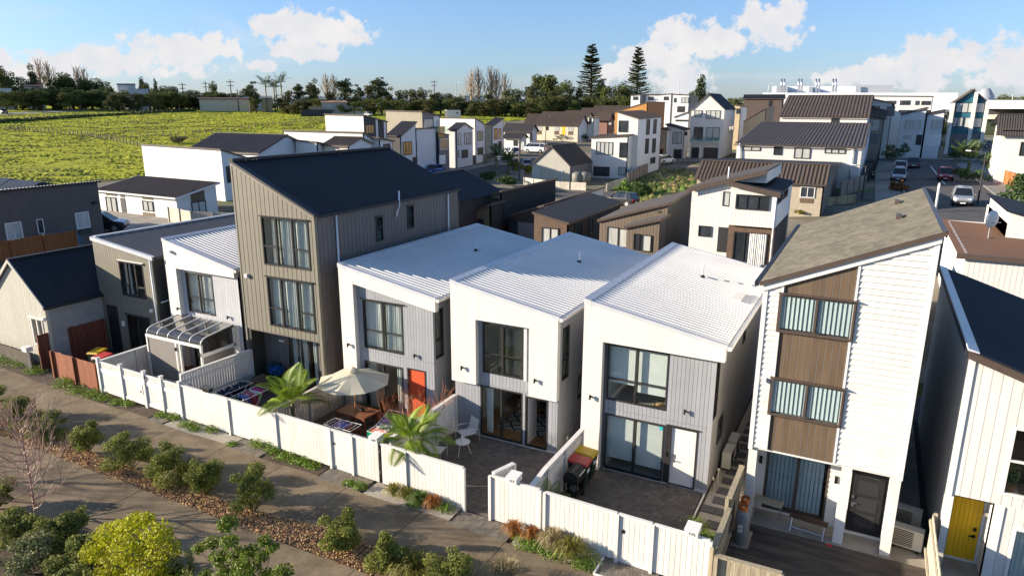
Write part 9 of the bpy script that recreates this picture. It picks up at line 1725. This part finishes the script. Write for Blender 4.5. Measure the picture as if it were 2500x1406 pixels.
def far_mass():
 rng=np.random.default_rng(2);blobs=[]
 for px in range(-300,2900,16):
  r=700+rng.uniform(-60,60);b=pr(px,262,r);z=float(terr(b.x,b.y));h=rng.uniform(5,13);blobs.append(((b.x,b.y,z+h*.45),(8,8,h*.62)))
 P,d=blob_points(rng,blobs,9000,.3);V,F=leaves(P,(d+np.array([0,0,.3]))/np.linalg.norm(d+np.array([0,0,.3]),axis=1)[:,None],1.6,rng,.6,.2);tag(put('distant_woods',fast_mesh('distant_woods',V,F,False,[mat('distant_leaf',(.055,.075,.05),.9,.3,.02,orand=0,island=.3)])),'far off line of woods along the whole horizon','woods',None,'stuff')
 V=[];F=[];a=0
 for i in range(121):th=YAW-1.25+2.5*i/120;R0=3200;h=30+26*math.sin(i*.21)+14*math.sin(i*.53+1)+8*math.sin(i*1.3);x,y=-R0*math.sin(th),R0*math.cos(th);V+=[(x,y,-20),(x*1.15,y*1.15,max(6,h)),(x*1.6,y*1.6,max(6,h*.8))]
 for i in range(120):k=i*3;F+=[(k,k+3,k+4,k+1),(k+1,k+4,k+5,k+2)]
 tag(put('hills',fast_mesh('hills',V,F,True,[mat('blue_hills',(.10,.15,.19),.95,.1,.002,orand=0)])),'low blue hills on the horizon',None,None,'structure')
far_mass()
def yard_bush(label,px,py,w,h,m,seed,n=500,size=.16):g=gp(px,py);return shrub(label,g.x,g.y,w,h,seed,m,n,size,tz(g.x,g.y),'garden shrubs among the houses','garden_shrub',8,False)
M_gb=mat('garden_leaf',(.055,.095,.020),.7,.3,.6,orand=.15,island=.35,trans=.15);M_gy=mat('golden_leaf',(.20,.19,.03),.7,.3,.6,orand=.1,island=.3,trans=.2);M_gr=mat('rust_leaf',(.22,.085,.03),.7,.3,.6,orand=.1,island=.3,trans=.2)
for i,(px,py,w,h,m,l)in enumerate([(2185,395,4.2,3.2,M_gb,'round dark street tree beside the parked silver sedan'),(2192,466,1.9,1.1,M_gr,'rust coloured shrub before the parked silver sedan'),(2330,392,3.6,2.2,M_gb,'leafy shrub below the junction palm'),(2360,445,4.5,1.6,M_gb,'low shrubs under the junction palm'),(2430,440,4.0,3.4,M_gb,'dark green shrub before the orange fence'),(2455,415,4.4,3.8,M_gy,'golden leafed street tree at the right edge'),(2490,505,4.0,2.6,M_gb,'large hedge shrub at the right edge of the road'),(2492,470,3.0,2.2,M_gb,'smaller dark shrub at the right edge beyond the hedge'),(1258,425,3.0,2.4,M_gy,'golden shrub beside the street post'),(1190,445,3.4,1.6,M_gb,'low flax bank behind the navy roof, left'),(1240,455,3.4,1.6,M_gb,'low flax bank behind the navy roof, right'),(1288,428,2.2,1.6,M_gy,'yellow green shrub left of the stone coloured cottage'),(1370,345,5,1.8,M_gb,'hedge shrub before the cream bungalow, left'),(1420,345,5,1.8,M_gb,'hedge shrub before the cream bungalow, right'),(1565,480,4.0,1.9,M_gb,'tall weeds at the middle of the vacant lot'),(1530,470,3.0,1.5,mat('lot_weed',(.14,.22,.03),.7,.3,.6,island=.3),'bright weeds at the left of the vacant lot'),(1945,525,2.6,1.3,M_gy,'golden shrub below the low picket fence'),(1660,260,5,3.0,M_gy,'garden palm shrub before the far white houses'),(2125,372,3,1.6,M_gb,'flax shrub under the street name sign'),(2155,376,3,1.4,M_gy,'pale flax shrub beside the black sedan'),(2312,362,2.5,1.2,M_gy,'small golden shrub beside the bins'),(440,352,4.5,1.6,mat('dead_brush',(.09,.07,.05),.9,.3,1),'heap of cut brush behind the large white house'),(560,268,16,4.2,M_tdark if False else M_tgreen,'dark clipped hedge before the long cream hall, right half'),(515,268,14,3.6,M_tgreen,'dark clipped hedge before the long cream hall, left half'),(660,270,6,3,M_tgreen,'bushes below the old cottage on the skyline')]):
 yard_bush(l,px,py,w,h,m,300+i,900 if w<6 else 1600,.15 if w<6 else.3)
def far_palm(label,px,py,top,R,seed,n=16,at=None,r=None):
 g=gp(px,py)if r is None else pr(px,262,r);z0=tz(g.x,g.y);h=pr(px,top,math.hypot(g.x,g.y)).z-z0;return palm(label,(g.x,g.y,z0),R,n,seed,max(.6,h),.9,'street_palm',.10,'palms beyond the houses',mat('dull_palm_leaf',(.055,.085,.020),.6,.3,1,orand=.15),24,'palm',.22)
far_palm('street palm before the white electric car, left',1212,412,385,2.6,1);far_palm('street palm before the white electric car, right',1240,425,398,2.6,2);far_palm('spreading palm at the right of the junction',2362,425,395,3.4,3,20);far_palm('palm on the skyline left of the pines, shorter',652,0,208,4.5,4,r=290);far_palm('palm on the skyline left of the pines, taller',690,0,204,4.5,5,r=295);far_palm('palm on the skyline, small one between two',672,0,216,3.6,6,r=292)
g=gp(1268,440);t=thing('utility_post','tall brown timber post before the street palms','post',tuple(g),world=False);hh_=pr(1270,340,math.hypot(g.x,g.y)).z-g.z;MB().tube([(0,0,-.2),(0,0,hh_)],[.16,.12],8).build('post',mat('pole_timber',(.12,.105,.095),.9),t);MB().box(-.3,.3,-.05,.05,hh_-.6,hh_-.45).build('bracket',M_black,t)
